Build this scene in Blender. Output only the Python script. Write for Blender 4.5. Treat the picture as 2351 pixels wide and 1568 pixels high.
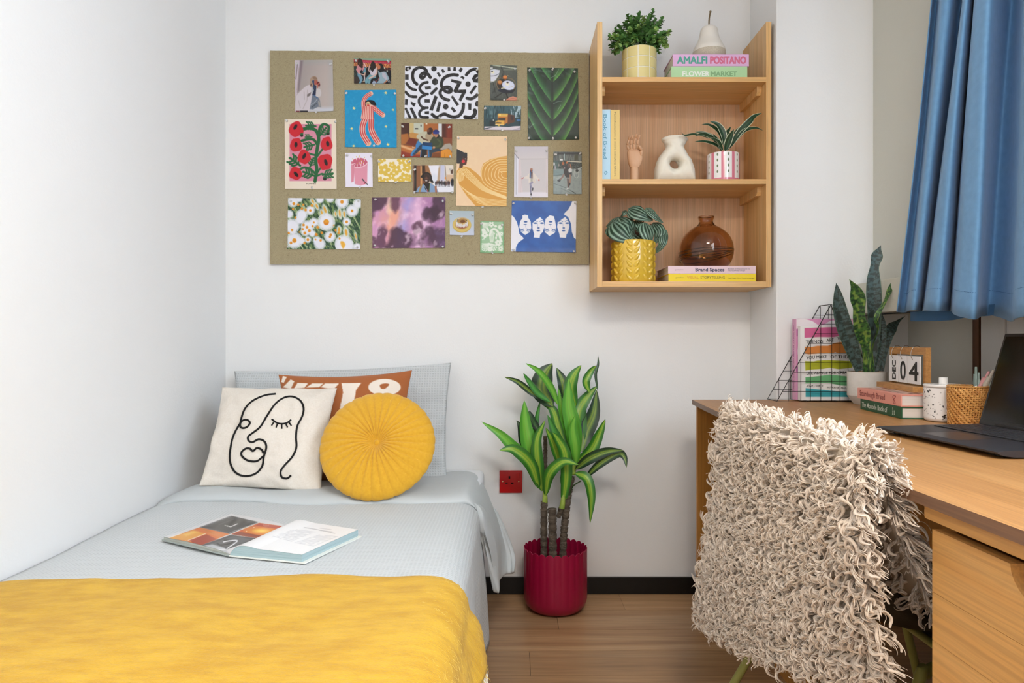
import bpy, bmesh, math, random
import numpy as np
from mathutils import Vector, Matrix, noise
random.seed(7); rng = np.random.default_rng(7)
for o in list(bpy.data.objects): bpy.data.objects.remove(o)
SC = bpy.context.scene; C = SC.collection; PI = math.pi
# ---------------- camera, world, light, exposure ----------------
F, CX, CY, CH = 1567.0, 1175.5, 784.0, 0.983      # focal length in pixels of the 2351x1568 frame, centre, camera height
cam = bpy.data.objects.new('camera', bpy.data.cameras.new('camera')); C.objects.link(cam)
cam.data.sensor_width = 36; cam.data.lens = 36 * F / 2351; cam.data.clip_start = 0.02
cam.location = (0, 0, CH); cam.rotation_euler = (PI / 2, 0, 0); SC.camera = cam
SC.view_settings.view_transform = 'Standard'; SC.view_settings.look = 'None'
SC.view_settings.gamma = 1; SC.view_settings.use_curve_mapping = False
SC.view_settings.exposure = 0.34
W = bpy.data.worlds.new('sky'); SC.world = W; W.use_nodes = True
W.node_tree.nodes['Background'].inputs[0].default_value = (0.78, 0.88, 1.0, 1)
W.node_tree.nodes['Background'].inputs[1].default_value = 1.2
def area(name, loc, target, sx, sy, power, col):
    l = bpy.data.lights.new(name, 'AREA'); l.shape = 'RECTANGLE'; l.size = sx; l.size_y = sy; l.energy = power; l.color = col
    o = bpy.data.objects.new(name, l); C.objects.link(o); o.location = loc
    o.rotation_euler = (Vector(target) - Vector(loc)).to_track_quat('-Z', 'Y').to_euler(); return o
area('window_daylight', (1.52, 0.2, 1.72), (0.0, 0.75, 1.0), 1.9, 1.1, 46, (0.74, 0.86, 1.0))
FILL_LAMP = 33   # emission of the added fill lamp's diffuser, built further down

# ---------------- helpers ----------------
def P(px, py, d): return Vector(((px - CX) / F * d, d, CH - (py - CY) / F * d))
def srgb(c):
    c = np.asarray(c, float); return np.where(c <= 0.04045, c / 12.92, ((c + 0.055) / 1.055) ** 2.4)
def rgb(h):
    if isinstance(h, str): return tuple(int(h[i:i + 2], 16) / 255 for i in (0, 2, 4))
    return tuple(h)
def lin(h): return tuple(float(x) for x in srgb(rgb(h))) + (1.0,)
MATS = {}
def nt(name):
    m = bpy.data.materials.new(name); m.use_nodes = True; MATS[name] = m
    return m, m.node_tree.nodes, m.node_tree.links, m.node_tree.nodes['Principled BSDF']
def coords(N, L, scale=(1, 1, 1), rot=(0, 0, 0)):
    tc = N.new('ShaderNodeTexCoord'); mp = N.new('ShaderNodeMapping')
    mp.inputs['Scale'].default_value = scale; mp.inputs['Rotation'].default_value = rot
    L.new(tc.outputs['Object'], mp.inputs['Vector']); return mp.outputs['Vector']
def mat(name, col, rough=0.6, col2=None, nscale=20, bump=0.0, bscale=80, metal=0, stretch=(1, 1, 1), spec=0.5, sheen=0, trans=0, ior=1.45, coat=0, emit=0, sss=0):
    if name in MATS: return MATS[name]
    m, N, L, B = nt(name)
    B.inputs['Base Color'].default_value = lin(col); B.inputs['Roughness'].default_value = rough
    B.inputs['Metallic'].default_value = metal; B.inputs['Specular IOR Level'].default_value = spec
    B.inputs['Sheen Weight'].default_value = sheen; B.inputs['Transmission Weight'].default_value = trans
    B.inputs['IOR'].default_value = ior; B.inputs['Coat Weight'].default_value = coat
    if sss: B.inputs['Subsurface Weight'].default_value = sss; B.inputs['Subsurface Radius'].default_value = (0.02, 0.02, 0.01)
    if emit:
        B.inputs['Emission Color'].default_value = lin(col); B.inputs['Emission Strength'].default_value = emit
    v = coords(N, L, stretch) if (col2 or bump) else None
    if col2:
        n = N.new('ShaderNodeTexNoise'); n.inputs['Scale'].default_value = nscale; n.inputs['Detail'].default_value = 5
        L.new(v, n.inputs['Vector']); r = N.new('ShaderNodeValToRGB'); L.new(n.outputs['Fac'], r.inputs[0])
        r.color_ramp.elements[0].position = 0.35; r.color_ramp.elements[1].position = 0.65
        r.color_ramp.elements[0].color = lin(col); r.color_ramp.elements[1].color = lin(col2)
        L.new(r.outputs[0], B.inputs['Base Color'])
    if bump:
        n = N.new('ShaderNodeTexNoise'); n.inputs['Scale'].default_value = bscale; n.inputs['Detail'].default_value = 4
        L.new(v, n.inputs['Vector']); b = N.new('ShaderNodeBump'); b.inputs['Strength'].default_value = bump; b.inputs['Distance'].default_value = 0.01
        L.new(n.outputs['Fac'], b.inputs['Height']); L.new(b.outputs[0], B.inputs['Normal'])
    return m
def wood(name, c1, c2, c3, rough=0.45, axis=0, scale=1.0, fine=1.0, attr=False):
    """long grain along `axis`"""
    if name in MATS: return MATS[name]
    m, N, L, B = nt(name); s = [9.0 * scale] * 3; s[axis] = 0.55 * scale
    v = coords(N, L, tuple(s)); n = N.new('ShaderNodeTexNoise'); n.inputs['Scale'].default_value = 2.2; n.inputs['Detail'].default_value = 6; n.inputs['Distortion'].default_value = 0.7
    L.new(v, n.inputs['Vector']); r = N.new('ShaderNodeValToRGB'); L.new(n.outputs['Fac'], r.inputs[0])
    e = r.color_ramp.elements; e[0].position = 0.28; e[1].position = 0.72; e[0].color = lin(c1); e[1].color = lin(c3); x = e.new(0.5); x.color = lin(c2)
    s2 = [260.0 * fine] * 3; s2[axis] = 5.0
    v2 = coords(N, L, tuple(s2)); n2 = N.new('ShaderNodeTexNoise'); n2.inputs['Scale'].default_value = 1; n2.inputs['Detail'].default_value = 3
    L.new(v2, n2.inputs['Vector']); mr = N.new('ShaderNodeMapRange'); mr.inputs[1].default_value = 0.35; mr.inputs[2].default_value = 0.6; mr.inputs[3].default_value = 0.84; mr.inputs[4].default_value = 1.05
    L.new(n2.outputs['Fac'], mr.inputs[0]); mx = N.new('ShaderNodeMix'); mx.data_type = 'RGBA'; mx.blend_type = 'MULTIPLY'; mx.inputs[0].default_value = 1
    L.new(r.outputs[0], mx.inputs[6]); L.new(mr.outputs[0], mx.inputs[7]); out = mx.outputs[2]
    if attr:
        oi = N.new('ShaderNodeObjectInfo'); mr2 = N.new('ShaderNodeMapRange'); mr2.inputs[3].default_value = 0.84; mr2.inputs[4].default_value = 1.12
        L.new(oi.outputs['Random'], mr2.inputs[0]); mx2 = N.new('ShaderNodeMix'); mx2.data_type = 'RGBA'; mx2.blend_type = 'MULTIPLY'; mx2.inputs[0].default_value = 1
        L.new(out, mx2.inputs[6]); L.new(mr2.outputs[0], mx2.inputs[7]); out = mx2.outputs[2]
    L.new(out, B.inputs['Base Color']); B.inputs['Roughness'].default_value = rough
    b = N.new('ShaderNodeBump'); b.inputs['Strength'].default_value = 0.12; b.inputs['Distance'].default_value = 0.002
    L.new(n2.outputs['Fac'], b.inputs['Height']); L.new(b.outputs[0], B.inputs['Normal']); return m
def vcol(name, rough=0.5, bump=0, bscale=300, spec=0.5, coat=0, trans=0, sheen=0):
    if name in MATS: return MATS[name]
    m, N, L, B = nt(name); a = N.new('ShaderNodeAttribute'); a.attribute_name = 'Col'
    L.new(a.outputs['Color'], B.inputs['Base Color']); B.inputs['Roughness'].default_value = rough; B.inputs['Specular IOR Level'].default_value = spec
    B.inputs['Coat Weight'].default_value = coat; B.inputs['Sheen Weight'].default_value = sheen
    if bump:
        v = coords(N, L); n = N.new('ShaderNodeTexNoise'); n.inputs['Scale'].default_value = bscale; L.new(v, n.inputs['Vector'])
        b = N.new('ShaderNodeBump'); b.inputs['Strength'].default_value = bump; b.inputs['Distance'].default_value = 0.003
        L.new(n.outputs['Fac'], b.inputs['Height']); L.new(b.outputs[0], B.inputs['Normal'])
    return m
ORG = {}
def org(o): return ORG.get(o.name, Vector((0, 0, 0))) if o else Vector((0, 0, 0))
def finish(o, parent):
    C.objects.link(o)
    if parent: o.parent = parent
    ORG[o.name] = org(parent).copy(); return o
def mesh_obj(name, V, Fc, m, parent=None, smooth=False, col=None, sharp=None):
    """world coordinates in, one mesh object out"""
    V = np.asarray(V, float) - np.array(org(parent)); me = bpy.data.meshes.new(name)
    Fc = np.asarray(Fc) if not isinstance(Fc, list) else Fc
    me.from_pydata(V.tolist(), [], Fc.tolist() if isinstance(Fc, np.ndarray) else Fc); me.materials.append(m)
    if col is not None:
        a = me.color_attributes.new('Col', 'FLOAT_COLOR', 'POINT'); c = np.ones((len(V), 4), np.float32); c[:, :3] = srgb(np.clip(col, 0, 1)); a.data.foreach_set('color', c.ravel())
    if smooth: me.shade_smooth()
    if sharp: me.set_sharp_from_angle(angle=math.radians(sharp))
    me.update(); return finish(bpy.data.objects.new(name, me), parent)
def obj(name, bm, m, parent=None, smooth=False, sharp=None, recalc=True):
    o_ = org(parent)
    if o_.length: bmesh.ops.translate(bm, verts=bm.verts, vec=-o_)
    if recalc: bmesh.ops.recalc_face_normals(bm, faces=bm.faces)
    me = bpy.data.meshes.new(name); bm.to_mesh(me); bm.free(); me.materials.append(m)
    if smooth or sharp: me.shade_smooth()
    if sharp: me.set_sharp_from_angle(angle=math.radians(sharp))
    return finish(bpy.data.objects.new(name, me), parent)
def tag(o, label=None, cat=None, group=None, kind=None):
    if label: o['label'] = label
    if cat: o['category'] = cat
    if group: o['group'] = group
    if kind: o['kind'] = kind
    return o
def thing(name, label, cat, loc=(0, 0, 0), group=None):
    o = bpy.data.objects.new(name, None); C.objects.link(o); o.location = loc; o.empty_display_size = 0.05
    ORG[o.name] = Vector(loc); return tag(o, label, cat, group)
def st(o, label): return tag(o, label, None, None, 'structure')
BM = bmesh.new
def box(bm, x0, x1, y0, y1, z0, z1, bev=0.0, M4=None, seg=2):
    t = bmesh.new(); bmesh.ops.create_cube(t, size=1)
    for v in t.verts: v.co = Vector((x0 + (v.co.x + .5) * (x1 - x0), y0 + (v.co.y + .5) * (y1 - y0), z0 + (v.co.z + .5) * (z1 - z0)))
    if bev: bmesh.ops.bevel(t, geom=list(t.edges), offset=bev, segments=seg, profile=0.7, affect='EDGES')
    merge(bm, t, M4); return bm
def merge(bm, t, M4=None):
    if M4 is not None: bmesh.ops.transform(t, matrix=M4, verts=t.verts)
    mp = {v: bm.verts.new(v.co) for v in t.verts}
    for f in t.faces:
        try: bm.faces.new([mp[v] for v in f.verts])
        except ValueError: pass
    t.free()
def lathe(bm, prof, c, seg=32, rfun=None, M4=None):
    """prof: list of (r, z); rfun(ang, i) multiplies the radius"""
    t = bmesh.new(); rings = []
    for i, (r, z) in enumerate(prof):
        if r < 1e-6: rings.append([t.verts.new((c[0], c[1], c[2] + z))]); continue
        ring = []
        for k in range(seg):
            a = 2 * PI * k / seg; rr = r * (rfun(a, i) if rfun else 1)
            ring.append(t.verts.new((c[0] + rr * math.cos(a), c[1] + rr * math.sin(a), c[2] + z)))
        rings.append(ring)
    for a, b in zip(rings, rings[1:]):
        for k in range(seg):
            k2 = (k + 1) % seg
            if len(a) == 1 and len(b) == 1: continue
            if len(a) == 1: t.faces.new((a[0], b[k2], b[k]))
            elif len(b) == 1: t.faces.new((a[k], a[k2], b[0]))
            else: t.faces.new((a[k], a[k2], b[k2], b[k]))
    merge(bm, t, M4); return bm
def tube(bm, pts, r, sides=8, cap=True, closed=False):
    pts = [Vector(p) for p in pts]; n = len(pts); rs = r if isinstance(r, (list, tuple)) else [r] * n; rings = []; up = None
    for i in range(n):
        if closed: tg = pts[(i + 1) % n] - pts[i - 1]
        else: tg = pts[min(i + 1, n - 1)] - pts[max(i - 1, 0)]
        if tg.length < 1e-9: tg = Vector((0, 0, 1))
        tg.normalize()
        if up is None: up = Vector((0, 0, 1)) if abs(tg.z) < 0.9 else Vector((1, 0, 0))
        s = tg.cross(up)
        if s.length < 1e-6: s = tg.cross(Vector((0.3, 1, 0.2)))
        s.normalize(); up = s.cross(tg).normalized()
        rings.append([bm.verts.new(pts[i] + (s * math.cos(2 * PI * k / sides) + up * math.sin(2 * PI * k / sides)) * rs[i]) for k in range(sides)])
    m = n if closed else n - 1
    for i in range(m):
        a, b = rings[i], rings[(i + 1) % n]
        for k in range(sides): bm.faces.new((a[k], a[(k + 1) % sides], b[(k + 1) % sides], b[k]))
    if cap and not closed: bm.faces.new(rings[0][::-1]); bm.faces.new(rings[-1])
    return bm
def prism(bm, poly, lo, hi, axis=2):
    """extrude a 2D polygon along an axis between lo and hi"""
    def mk(p, h):
        return (p[0], p[1], h) if axis == 2 else ((p[0], h, p[1]) if axis == 1 else (h, p[0], p[1]))
    a = [bm.verts.new(mk(p, lo)) for p in poly]; b = [bm.verts.new(mk(p, hi)) for p in poly]; n = len(poly)
    bm.faces.new(a[::-1]); bm.faces.new(b)
    for i in range(n): bm.faces.new((a[i], a[(i + 1) % n], b[(i + 1) % n], b[i]))
    return bm
def cr(pts, n=8, closed=False):
    """Catmull-Rom through the points"""
    p = [np.array(q, float) for q in pts]; m = len(p); out = []
    rngi = range(m) if closed else range(m - 1)
    for i in rngi:
        a = p[i - 1] if (i > 0 or closed) else 2 * p[0] - p[1]; b = p[i]; c = p[(i + 1) % m]; d = p[(i + 2) % m] if (i + 2 < m or closed) else 2 * p[-1] - p[-2]
        for k in range(n):
            t = k / n; out.append(0.5 * ((2 * b) + (-a + c) * t + (2 * a - 5 * b + 4 * c - d) * t * t + (-a + 3 * b - 3 * c + d) * t ** 3))
    if not closed: out.append(p[-1])
    return np.array(out)
def gridF(nu, nv, off=0):
    """quads of an nu x nv grid of points stored row by row (v rows of nu)"""
    i = np.arange(nu - 1)[None, :] + (np.arange(nv - 1) * nu)[:, None] + off
    return np.stack([i, i + 1, i + nu + 1, i + nu], -1).reshape(-1, 4)
def text(name, s, size, m, parent, origin, xdir, ydir, width=None, bold=0.0, ext=0.0003, align='LEFT', shear=0, squash=None):
    cu = bpy.data.curves.new('t', 'FONT'); cu.body = s; cu.size = size * 60; cu.extrude = ext * 60; cu.offset = 0 if bold > .0005 else bold * 60; cu.align_x = align; cu.shear = shear; cu.resolution_u = 8 if size > .02 else 3
    o = bpy.data.objects.new('t', cu); C.objects.link(o); bpy.context.view_layer.update()
    me = bpy.data.meshes.new_from_object(o.evaluated_get(bpy.context.evaluated_depsgraph_get())); bpy.data.objects.remove(o)
    n = len(me.vertices); V = np.empty(n * 3); me.vertices.foreach_get('co', V); V = V.reshape(-1, 3) / 60
    X = Vector(xdir).normalized(); Y = Vector(ydir).normalized(); Z = X.cross(Y)
    k = 1.0
    if width:
        w = V[:, 0].max() - V[:, 0].min(); k = width / w
        V[:, 0] *= k
    if bold > .0005:     # thicken by overlaying shifted copies, each a hair behind the last
        Fo = [list(q.vertices) for q in me.polygons]; Vs, Fs_ = [], []
        for i in range(13):
            a = 2 * PI * i / 12; sh = np.array([(bold * math.cos(a), bold * math.sin(a), -i * 1.2e-5) if i < 12 else (0, 0, 1e-5)]); Vs.append(V + sh); Fs_ += [[v + i * n for v in q] for q in Fo]
        V = np.concatenate(Vs); me = bpy.data.meshes.new(name); me.from_pydata(V.tolist(), [], Fs_)
    Q = np.outer(V[:, 0], X) + np.outer(V[:, 1], Y) + np.outer(V[:, 2], Z) + np.array(Vector(origin)) - np.array(org(parent))
    me.vertices.foreach_set('co', Q.ravel()); me.materials.clear(); me.materials.append(m); me.name = name; me.shade_flat(); me.update()
    return finish(bpy.data.objects.new(name, me), parent)
# ---- painter: gives every vertex of a dense sheet its printed colour; shapes are typed in photo pixels ----
class Paint:
    def __init__(s, V, bg, frame=(0, 0, 1)):
        V = np.asarray(V, float); s.px = CX + V[:, 0] / V[:, 1] * F; s.py = CY - (V[:, 2] - CH) / V[:, 1] * F
        s.c = np.tile(np.array(rgb(bg)), (len(V), 1)).astype(float); s.fr(*frame); s.clip = None
    def fr(s, ox, oy, sc): s.X = (s.px - ox) * sc; s.Y = (s.py - oy) * sc; s.sc = sc
    def put(s, cov, idx, col, op=1.0):
        if s.clip is not None: cov = cov * s.clip[idx]
        a = np.clip(cov, 0, 1)[:, None] * op; s.c[idx] = s.c[idx] * (1 - a) + np.array(rgb(col)) * a
    def dist(s, pts, idx, closed):
        x = s.X[idx]; y = s.Y[idx]; d = np.full(len(idx), 1e9); n = len(pts)
        for i in range(n if closed else n - 1):
            ax, ay = pts[i]; bx, by = pts[(i + 1) % n]; vx, vy = bx - ax, by - ay; L = vx * vx + vy * vy + 1e-9
            t = np.clip(((x - ax) * vx + (y - ay) * vy) / L, 0, 1); d = np.minimum(d, (x - ax - t * vx) ** 2 + (y - ay - t * vy) ** 2)
        return np.sqrt(d)
    def sel(s, pts, pad):
        p = np.asarray(pts); return np.nonzero((s.X > p[:, 0].min() - pad) & (s.X < p[:, 0].max() + pad) & (s.Y > p[:, 1].min() - pad) & (s.Y < p[:, 1].max() + pad))[0]
    def poly(s, pts, col, op=1, soft=None, smooth=False):
        if smooth: pts = cr(pts, 5, True)
        so = (soft or 0.6) * (s.sc if soft is None else 1); idx = s.sel(pts, so * 2 + 1)
        if not len(idx): return
        x = s.X[idx]; y = s.Y[idx]; ins = np.zeros(len(idx), bool); n = len(pts)
        for i in range(n):
            ax, ay = pts[i]; bx, by = pts[(i + 1) % n]
            if ay == by: continue
            c = ((ay > y) != (by > y)) & (x < (bx - ax) * (y - ay) / (by - ay) + ax); ins ^= c
        d = s.dist(pts, idx, True); sd = np.where(ins, d, -d); s.put(0.5 + sd / (2 * so), idx, col, op)
    def line(s, pts, w, col, smooth=True, op=1, soft=None, rough=0):
        if smooth and len(pts) > 2: pts = cr(pts, 6)
        so = (soft or 0.6) * (s.sc if soft is None else 1); idx = s.sel(pts, w + so * 2)
        if not len(idx): return
        d = s.dist(pts, idx, False); s.put(0.5 + (w / 2 - d) / (2 * so), idx, col, op)
    def ell(s, cx, cy, rx, ry, col, rot=0, op=1, soft=None):
        so = (soft or 0.6) * (s.sc if soft is None else 1); R = max(rx, ry) + 2 * so; idx = s.sel([(cx - R, cy - R), (cx + R, cy + R)], 0)
        if not len(idx): return
        x = s.X[idx] - cx; y = s.Y[idx] - cy; c_, s_ = math.cos(rot), math.sin(rot); u = (x * c_ + y * s_) / rx; v = (-x * s_ + y * c_) / ry
        q = np.sqrt(u * u + v * v); s.put(0.5 + (1 - q) * min(rx, ry) / (2 * so), idx, col, op)
    def rect(s, x0, y0, x1, y1, col, op=1, soft=None): s.poly([(x0, y0), (x1, y0), (x1, y1), (x0, y1)], col, op, soft)
    def grad(s, y0, y1, c0, c1, ax='Y'):
        t = np.clip(((s.Y if ax == 'Y' else s.X) - y0) / (y1 - y0), 0, 1)[:, None]; s.c[:] = np.array(rgb(c0)) * (1 - t) + np.array(rgb(c1)) * t
    def nz(s, scx, scy, seed=0, rot=0, det=3):
        c_, s_ = math.cos(rot), math.sin(rot); X = (s.X * c_ + s.Y * s_); Y = (-s.X * s_ + s.Y * c_)
        return np.array([noise.fractal((x / scx + seed * 7.3, y / scy, seed * 3.1), 1.0, 2.0, det) for x, y in zip(X, Y)])
    def mix(s, m, col): m = np.clip(m, 0, 1)[:, None]; s.c[:] = s.c * (1 - m) + np.array(rgb(col)) * m
def quadgrid(q, nu, nv, d, lift=None):
    """3D grid of a photo-pixel quad TL,TR,BR,BL standing at depth d"""
    c = [np.array(P(x, y, d)) for x, y in q]; u, v = np.meshgrid(np.linspace(0, 1, nu), np.linspace(0, 1, nv)); u = u.ravel()[:, None]; v = v.ravel()[:, None]
    V = (c[0] * (1 - u) + c[1] * u) * (1 - v) + (c[3] * (1 - u) + c[2] * u) * v
    return V, u.ravel(), v.ravel()
def hair(name, pts, rad, m, parent=None):
    """pts (n, k, 3) strand points in world space, rad (k,) or (n,k)"""
    n, k, _ = pts.shape; cv = bpy.data.hair_curves.new(name); cv.add_curves([k] * n)
    cv.attributes['position'].data.foreach_set('vector', (pts - np.array(org(parent))).astype(np.float32).ravel())
    r = cv.attributes.get('radius') or cv.attributes.new('radius', 'FLOAT', 'POINT')
    r.data.foreach_set('value', np.broadcast_to(rad, (n, k)).astype(np.float32).ravel()); cv.materials.append(m)
    return finish(bpy.data.objects.new(name, cv), parent)
# ================= THE SETTING =================
YB, XL, XR, YF, ZC = 2.665, -1.118, 1.393, -1.45, 2.5   # back wall, left wall, right wall (lower part), wall behind camera, ceiling
XU, XT, YP, XP = 1.270, 1.209, 2.400, 0.930              # right wall above the ledge, ledge front, pillar front and side
m_wall = mat('white_paint', 'EFEFEE', 0.75, bump=0.06, bscale=140)
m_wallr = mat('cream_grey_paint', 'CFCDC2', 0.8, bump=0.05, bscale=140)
m_ledge = mat('cream_gloss_paint', 'CDCABB', 0.5)
m_ceil = mat('ceiling_paint', 'F2F2F0', 0.9)
m_black = mat('black_gloss_paint', '0C0C0D', 0.4)
st(obj('wall_back', box(BM(), XL - .1, XR + .1, YB, YB + .1, -.05, ZC), m_wall), 'white painted back wall behind the noticeboard and shelf')
st(obj('wall_left', box(BM(), XL - .1, XL, YF, YB + .1, -.05, ZC), m_wall), 'white painted wall along the left side of the bed')
st(obj('wall_front', box(BM(), XL - .1, XR + .2, YF - .1, YF, -.05, ZC), m_wall), 'white painted wall behind the camera')
st(obj('ceiling', box(BM(), XL - .1, XR + .3, YF - .1, YB + .1, ZC, ZC + .1), m_ceil), 'plain white ceiling')
st(obj('pillar', box(BM(), XP, XR + .1, YP, YB, -.02, ZC, .003), m_wall), 'white boxed-in column in the far right corner beside the shelf')
WY0, WY1, WZ0, WZ1 = -.85, 1.98, 1.2, 2.3
bm = BM(); box(bm, XR, XR + .1, YF, YP, -.05, 1.078); box(bm, XU, XR + .1, YF, YP, WZ1, ZC); box(bm, XU, XR + .1, WY1, YP, 1.078, WZ1)
box(bm, XU, XR + .1, YF, WY0, 1.078, WZ1); box(bm, XU, XR + .1, WY0, WY1, 1.078, WZ0)
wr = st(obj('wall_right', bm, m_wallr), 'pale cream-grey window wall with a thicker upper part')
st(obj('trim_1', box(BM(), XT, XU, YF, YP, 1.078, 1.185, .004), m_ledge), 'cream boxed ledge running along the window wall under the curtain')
st(obj('trim_2', box(BM(), XR - .022, XR, 2.005, 2.033, .3, 1.078, .002), wood('dark_brown_wood', '4A2F1C', '5A3822', '6A452B', .4, 2)), 'narrow dark brown wooden upright on the wall behind the laptop')
bm = BM(); box(bm, XR - .03, XR, 1.0, 1.985, .3, 1.076, .003); box(bm, XR - .036, XR - .028, 1.88, 1.9, .3, 1.076, .002); box(bm, XR - .036, XR - .028, 1.79, 1.865, .3, 1.076, .003)
st(obj('trim_3', bm, mat('white_plastic_panel', 'D8D7D3', .5)), 'white panelled boxing on the wall behind the laptop')
o = obj('cable', tube(BM(), [(XT + .004, YP - .005, 1.072), (XT - .001, 2.2, 1.073), (XT - .002, 1.9, 1.070), (XT, 1.6, 1.072)], .0028, 6), mat('black_rubber', '101010', .5))
tag(o, 'thin black cable clipped under the cream ledge behind the snake plant', 'cable')
# window
m_upvc = mat('white_window_plastic', 'F1F2F2', .35)
wf = BM()
for a in ((WY0, WY1, WZ0, WZ0 + .06), (WY0, WY1, WZ1 - .06, WZ1), (WY0, WY0 + .06, WZ0, WZ1), (WY1 - .06, WY1, WZ0, WZ1), (.54, .60, WZ0, WZ1)): box(wf, XR + .02, XR + .07, *a, .004)
w = st(obj('window_1', wf, m_upvc), 'white framed window in the right wall, half behind the blue curtain')
m_glass = mat('window_glass', 'FFFFFF', 0.0, trans=1, ior=1.01, spec=0.2)
for y0, y1 in ((WY0 + .06, .54), (.6, WY1 - .06)): obj('pane', box(BM(), XR + .042, XR + .046, y0, y1, WZ0 + .06, WZ1 - .06), m_glass, w)
# floor: laminate planks laid across the room
m_fl = wood('laminate', 'A37D59', 'BA9269', 'C9A47C', .36, 0, .9, .6, attr=True)
fl = st(obj('floor', box(BM(), XL, XR, YF, YB, -.05, -.006), mat('dark_joint', '2C1D13', .8)), 'brown oak laminate floor laid in planks across the room')
rows = [2.665, 2.500, 2.328, 2.17, 2.007]; y = 2.007
while y > YF: y -= .163; rows.append(max(y, YF))
js = {0: [-.8, .415], 1: [-1.04, .16], 2: [-.35, .86], 3: [-1.15, .055, 1.26]}; pm = {}
for i, (a, b) in enumerate(zip(rows, rows[1:])):
    j = js.get(i) or [(-.9 + (i * .47) % 1.2), (-.9 + (i * .47) % 1.2) + 1.2]
    xs = [XL] + [x for x in j if XL < x < XR] + [XR]
    for x0, x1 in zip(xs, xs[1:]): obj('plank', box(BM(), x0 + .0006, x1 - .0006, b + .0006, a - .0006, -.02, 0), m_fl, fl)
# baseboards
st(obj('baseboard_back', box(BM(), XL, XP, YB - .012, YB, 0, .066, .002), m_black), 'black skirting board along the back wall')
st(obj('baseboard_left', box(BM(), XL, XL + .012, YF, YB - .012, 0, .066, .002), m_black), 'black skirting board along the left wall beside the bed')
st(obj('baseboard_right', box(BM(), XR - .012, XR, YF, YP, 0, .066, .002), m_black), 'black skirting board along the window wall under the desk')
t = thing('fill_lamp', 'round white ceiling lamp added behind the camera as room fill', 'lamp', (.35, -.25, ZC))  # unseen lamp, added to brighten the room evenly
obj('base', lathe(BM(), [(0, 0), (.32, 0), (.32, -.03), (.3, -.034), (0, -.034)], (.35, -.25, ZC), 40), mat('fill_lamp_metal', 'E8E8E8', .4), t, sharp=40)
obj('diffuser', lathe(BM(), [(.3, -.034), (.295, -.06), (.22, -.08), (.1, -.09), (0, -.092)], (.35, -.25, ZC), 40), mat('fill_lamp_diffuser', 'FFF6EA', .5, emit=FILL_LAMP), t, True)

# ================= SHELF UNIT =================
m_sh = wood('pine_upright', 'D9A563', 'E3B475', 'EBC48B', .42, 2, .8)
m_shx = wood('pine_shelf', 'D9A563', 'E3B475', 'EBC48B', .42, 0, .8)
m_ply = wood('plywood_back', 'D0A279', 'D8AD85', 'DEB690', .6, 2, 1.4, 1.3)
SY, S0, S1, ST = 2.418, .3017, .919, .0185
t = thing('shelf_unit', 'open wooden wall shelf with two inner shelves beside the noticeboard', 'shelf', ((S0 + S1) / 2, YB - .12, 1.176))
for x in (S0, S1 - ST): obj('side_panel', box(BM(), x, x + ST, SY, YB - .001, 1.176, 2.116, .0012), m_sh, t)
i0, i1 = S0 + ST, S1 - ST
obj('bottom_board', box(BM(), i0, i1, SY, YB - .004, 1.176, 1.196, .001), m_shx, t)
obj('shelf_board', box(BM(), i0, i1, SY, YB - .004, 1.5405, 1.5585, .001), m_shx, t)
obj('shelf_board', box(BM(), i0, i1, SY, YB - .004, 1.903, 1.920, .001), m_shx, t)
obj('back_panel', box(BM(), i0, i1, YB - .012, YB - .004, 1.196, 1.903), m_ply, t)
for z in (1.5405, 1.903):
    for x, sg in ((i0, 1), (i1, -1)):
        b = BM(); prism(b, [(SY + .045, z), (YB - .013, z), (YB - .013, z - .03), (SY + .055, z - .03), (SY + .045, z - .018)], min(x, x + sg * .016), max(x, x + sg * .016), 0); obj('batten', b, m_sh, t, sharp=30)

# ================= NOTICEBOARD =================
YN = 2.650
m, N, L, B = nt('cork_felt'); v = coords(N, L); n1 = N.new('ShaderNodeTexNoise'); n1.inputs['Scale'].default_value = 150; n1.inputs['Detail'].default_value = 4; n1.inputs['Distortion'].default_value = 2.5
L.new(v, n1.inputs['Vector']); r = N.new('ShaderNodeValToRGB'); L.new(n1.outputs['Fac'], r.inputs[0]); e = r.color_ramp.elements
e[0].position = .30; e[0].color = lin('8A7C60'); e[1].position = .44; e[1].color = lin('A39676'); x = e.new(.7); x.color = lin('AEA180')
L.new(r.outputs[0], B.inputs['Base Color']); B.inputs['Roughness'].default_value = .9; b = N.new('ShaderNodeBump'); b.inputs['Strength'].default_value = .5; b.inputs['Distance'].default_value = .002
L.new(n1.outputs['Fac'], b.inputs['Height']); L.new(b.outputs[0], B.inputs['Normal']); m_board = m
q = [P(620, 116, YN), P(1352, 122, YN), P(1352, 607, YN), P(620, 606, YN)]
t = thing('noticeboard', 'large sage-brown felt noticeboard covered with pinned prints', 'noticeboard', P(986, 606, YN))
b = BM(); N1 = 60
def edge(a, c, n, amp):
    out = []
    for i in range(n):
        p = a.lerp(c, i / n); out.append((p.x + random.uniform(-amp, amp) * (0 if i == 0 else 1), p.z + random.uniform(-amp, amp) * (0 if i == 0 else 1)))
    return out
prism(b, edge(q[0], q[1], N1, .0006) + edge(q[1], q[2], 40, .0002) + edge(q[2], q[3], N1, .0003) + edge(q[3], q[0], 40, .0004), YN, YB - .001, 1)
bmesh.ops.triangulate(b, faces=[f for f in b.faces if len(f.verts) > 4]); obj('board', b, m_board, t)
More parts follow.
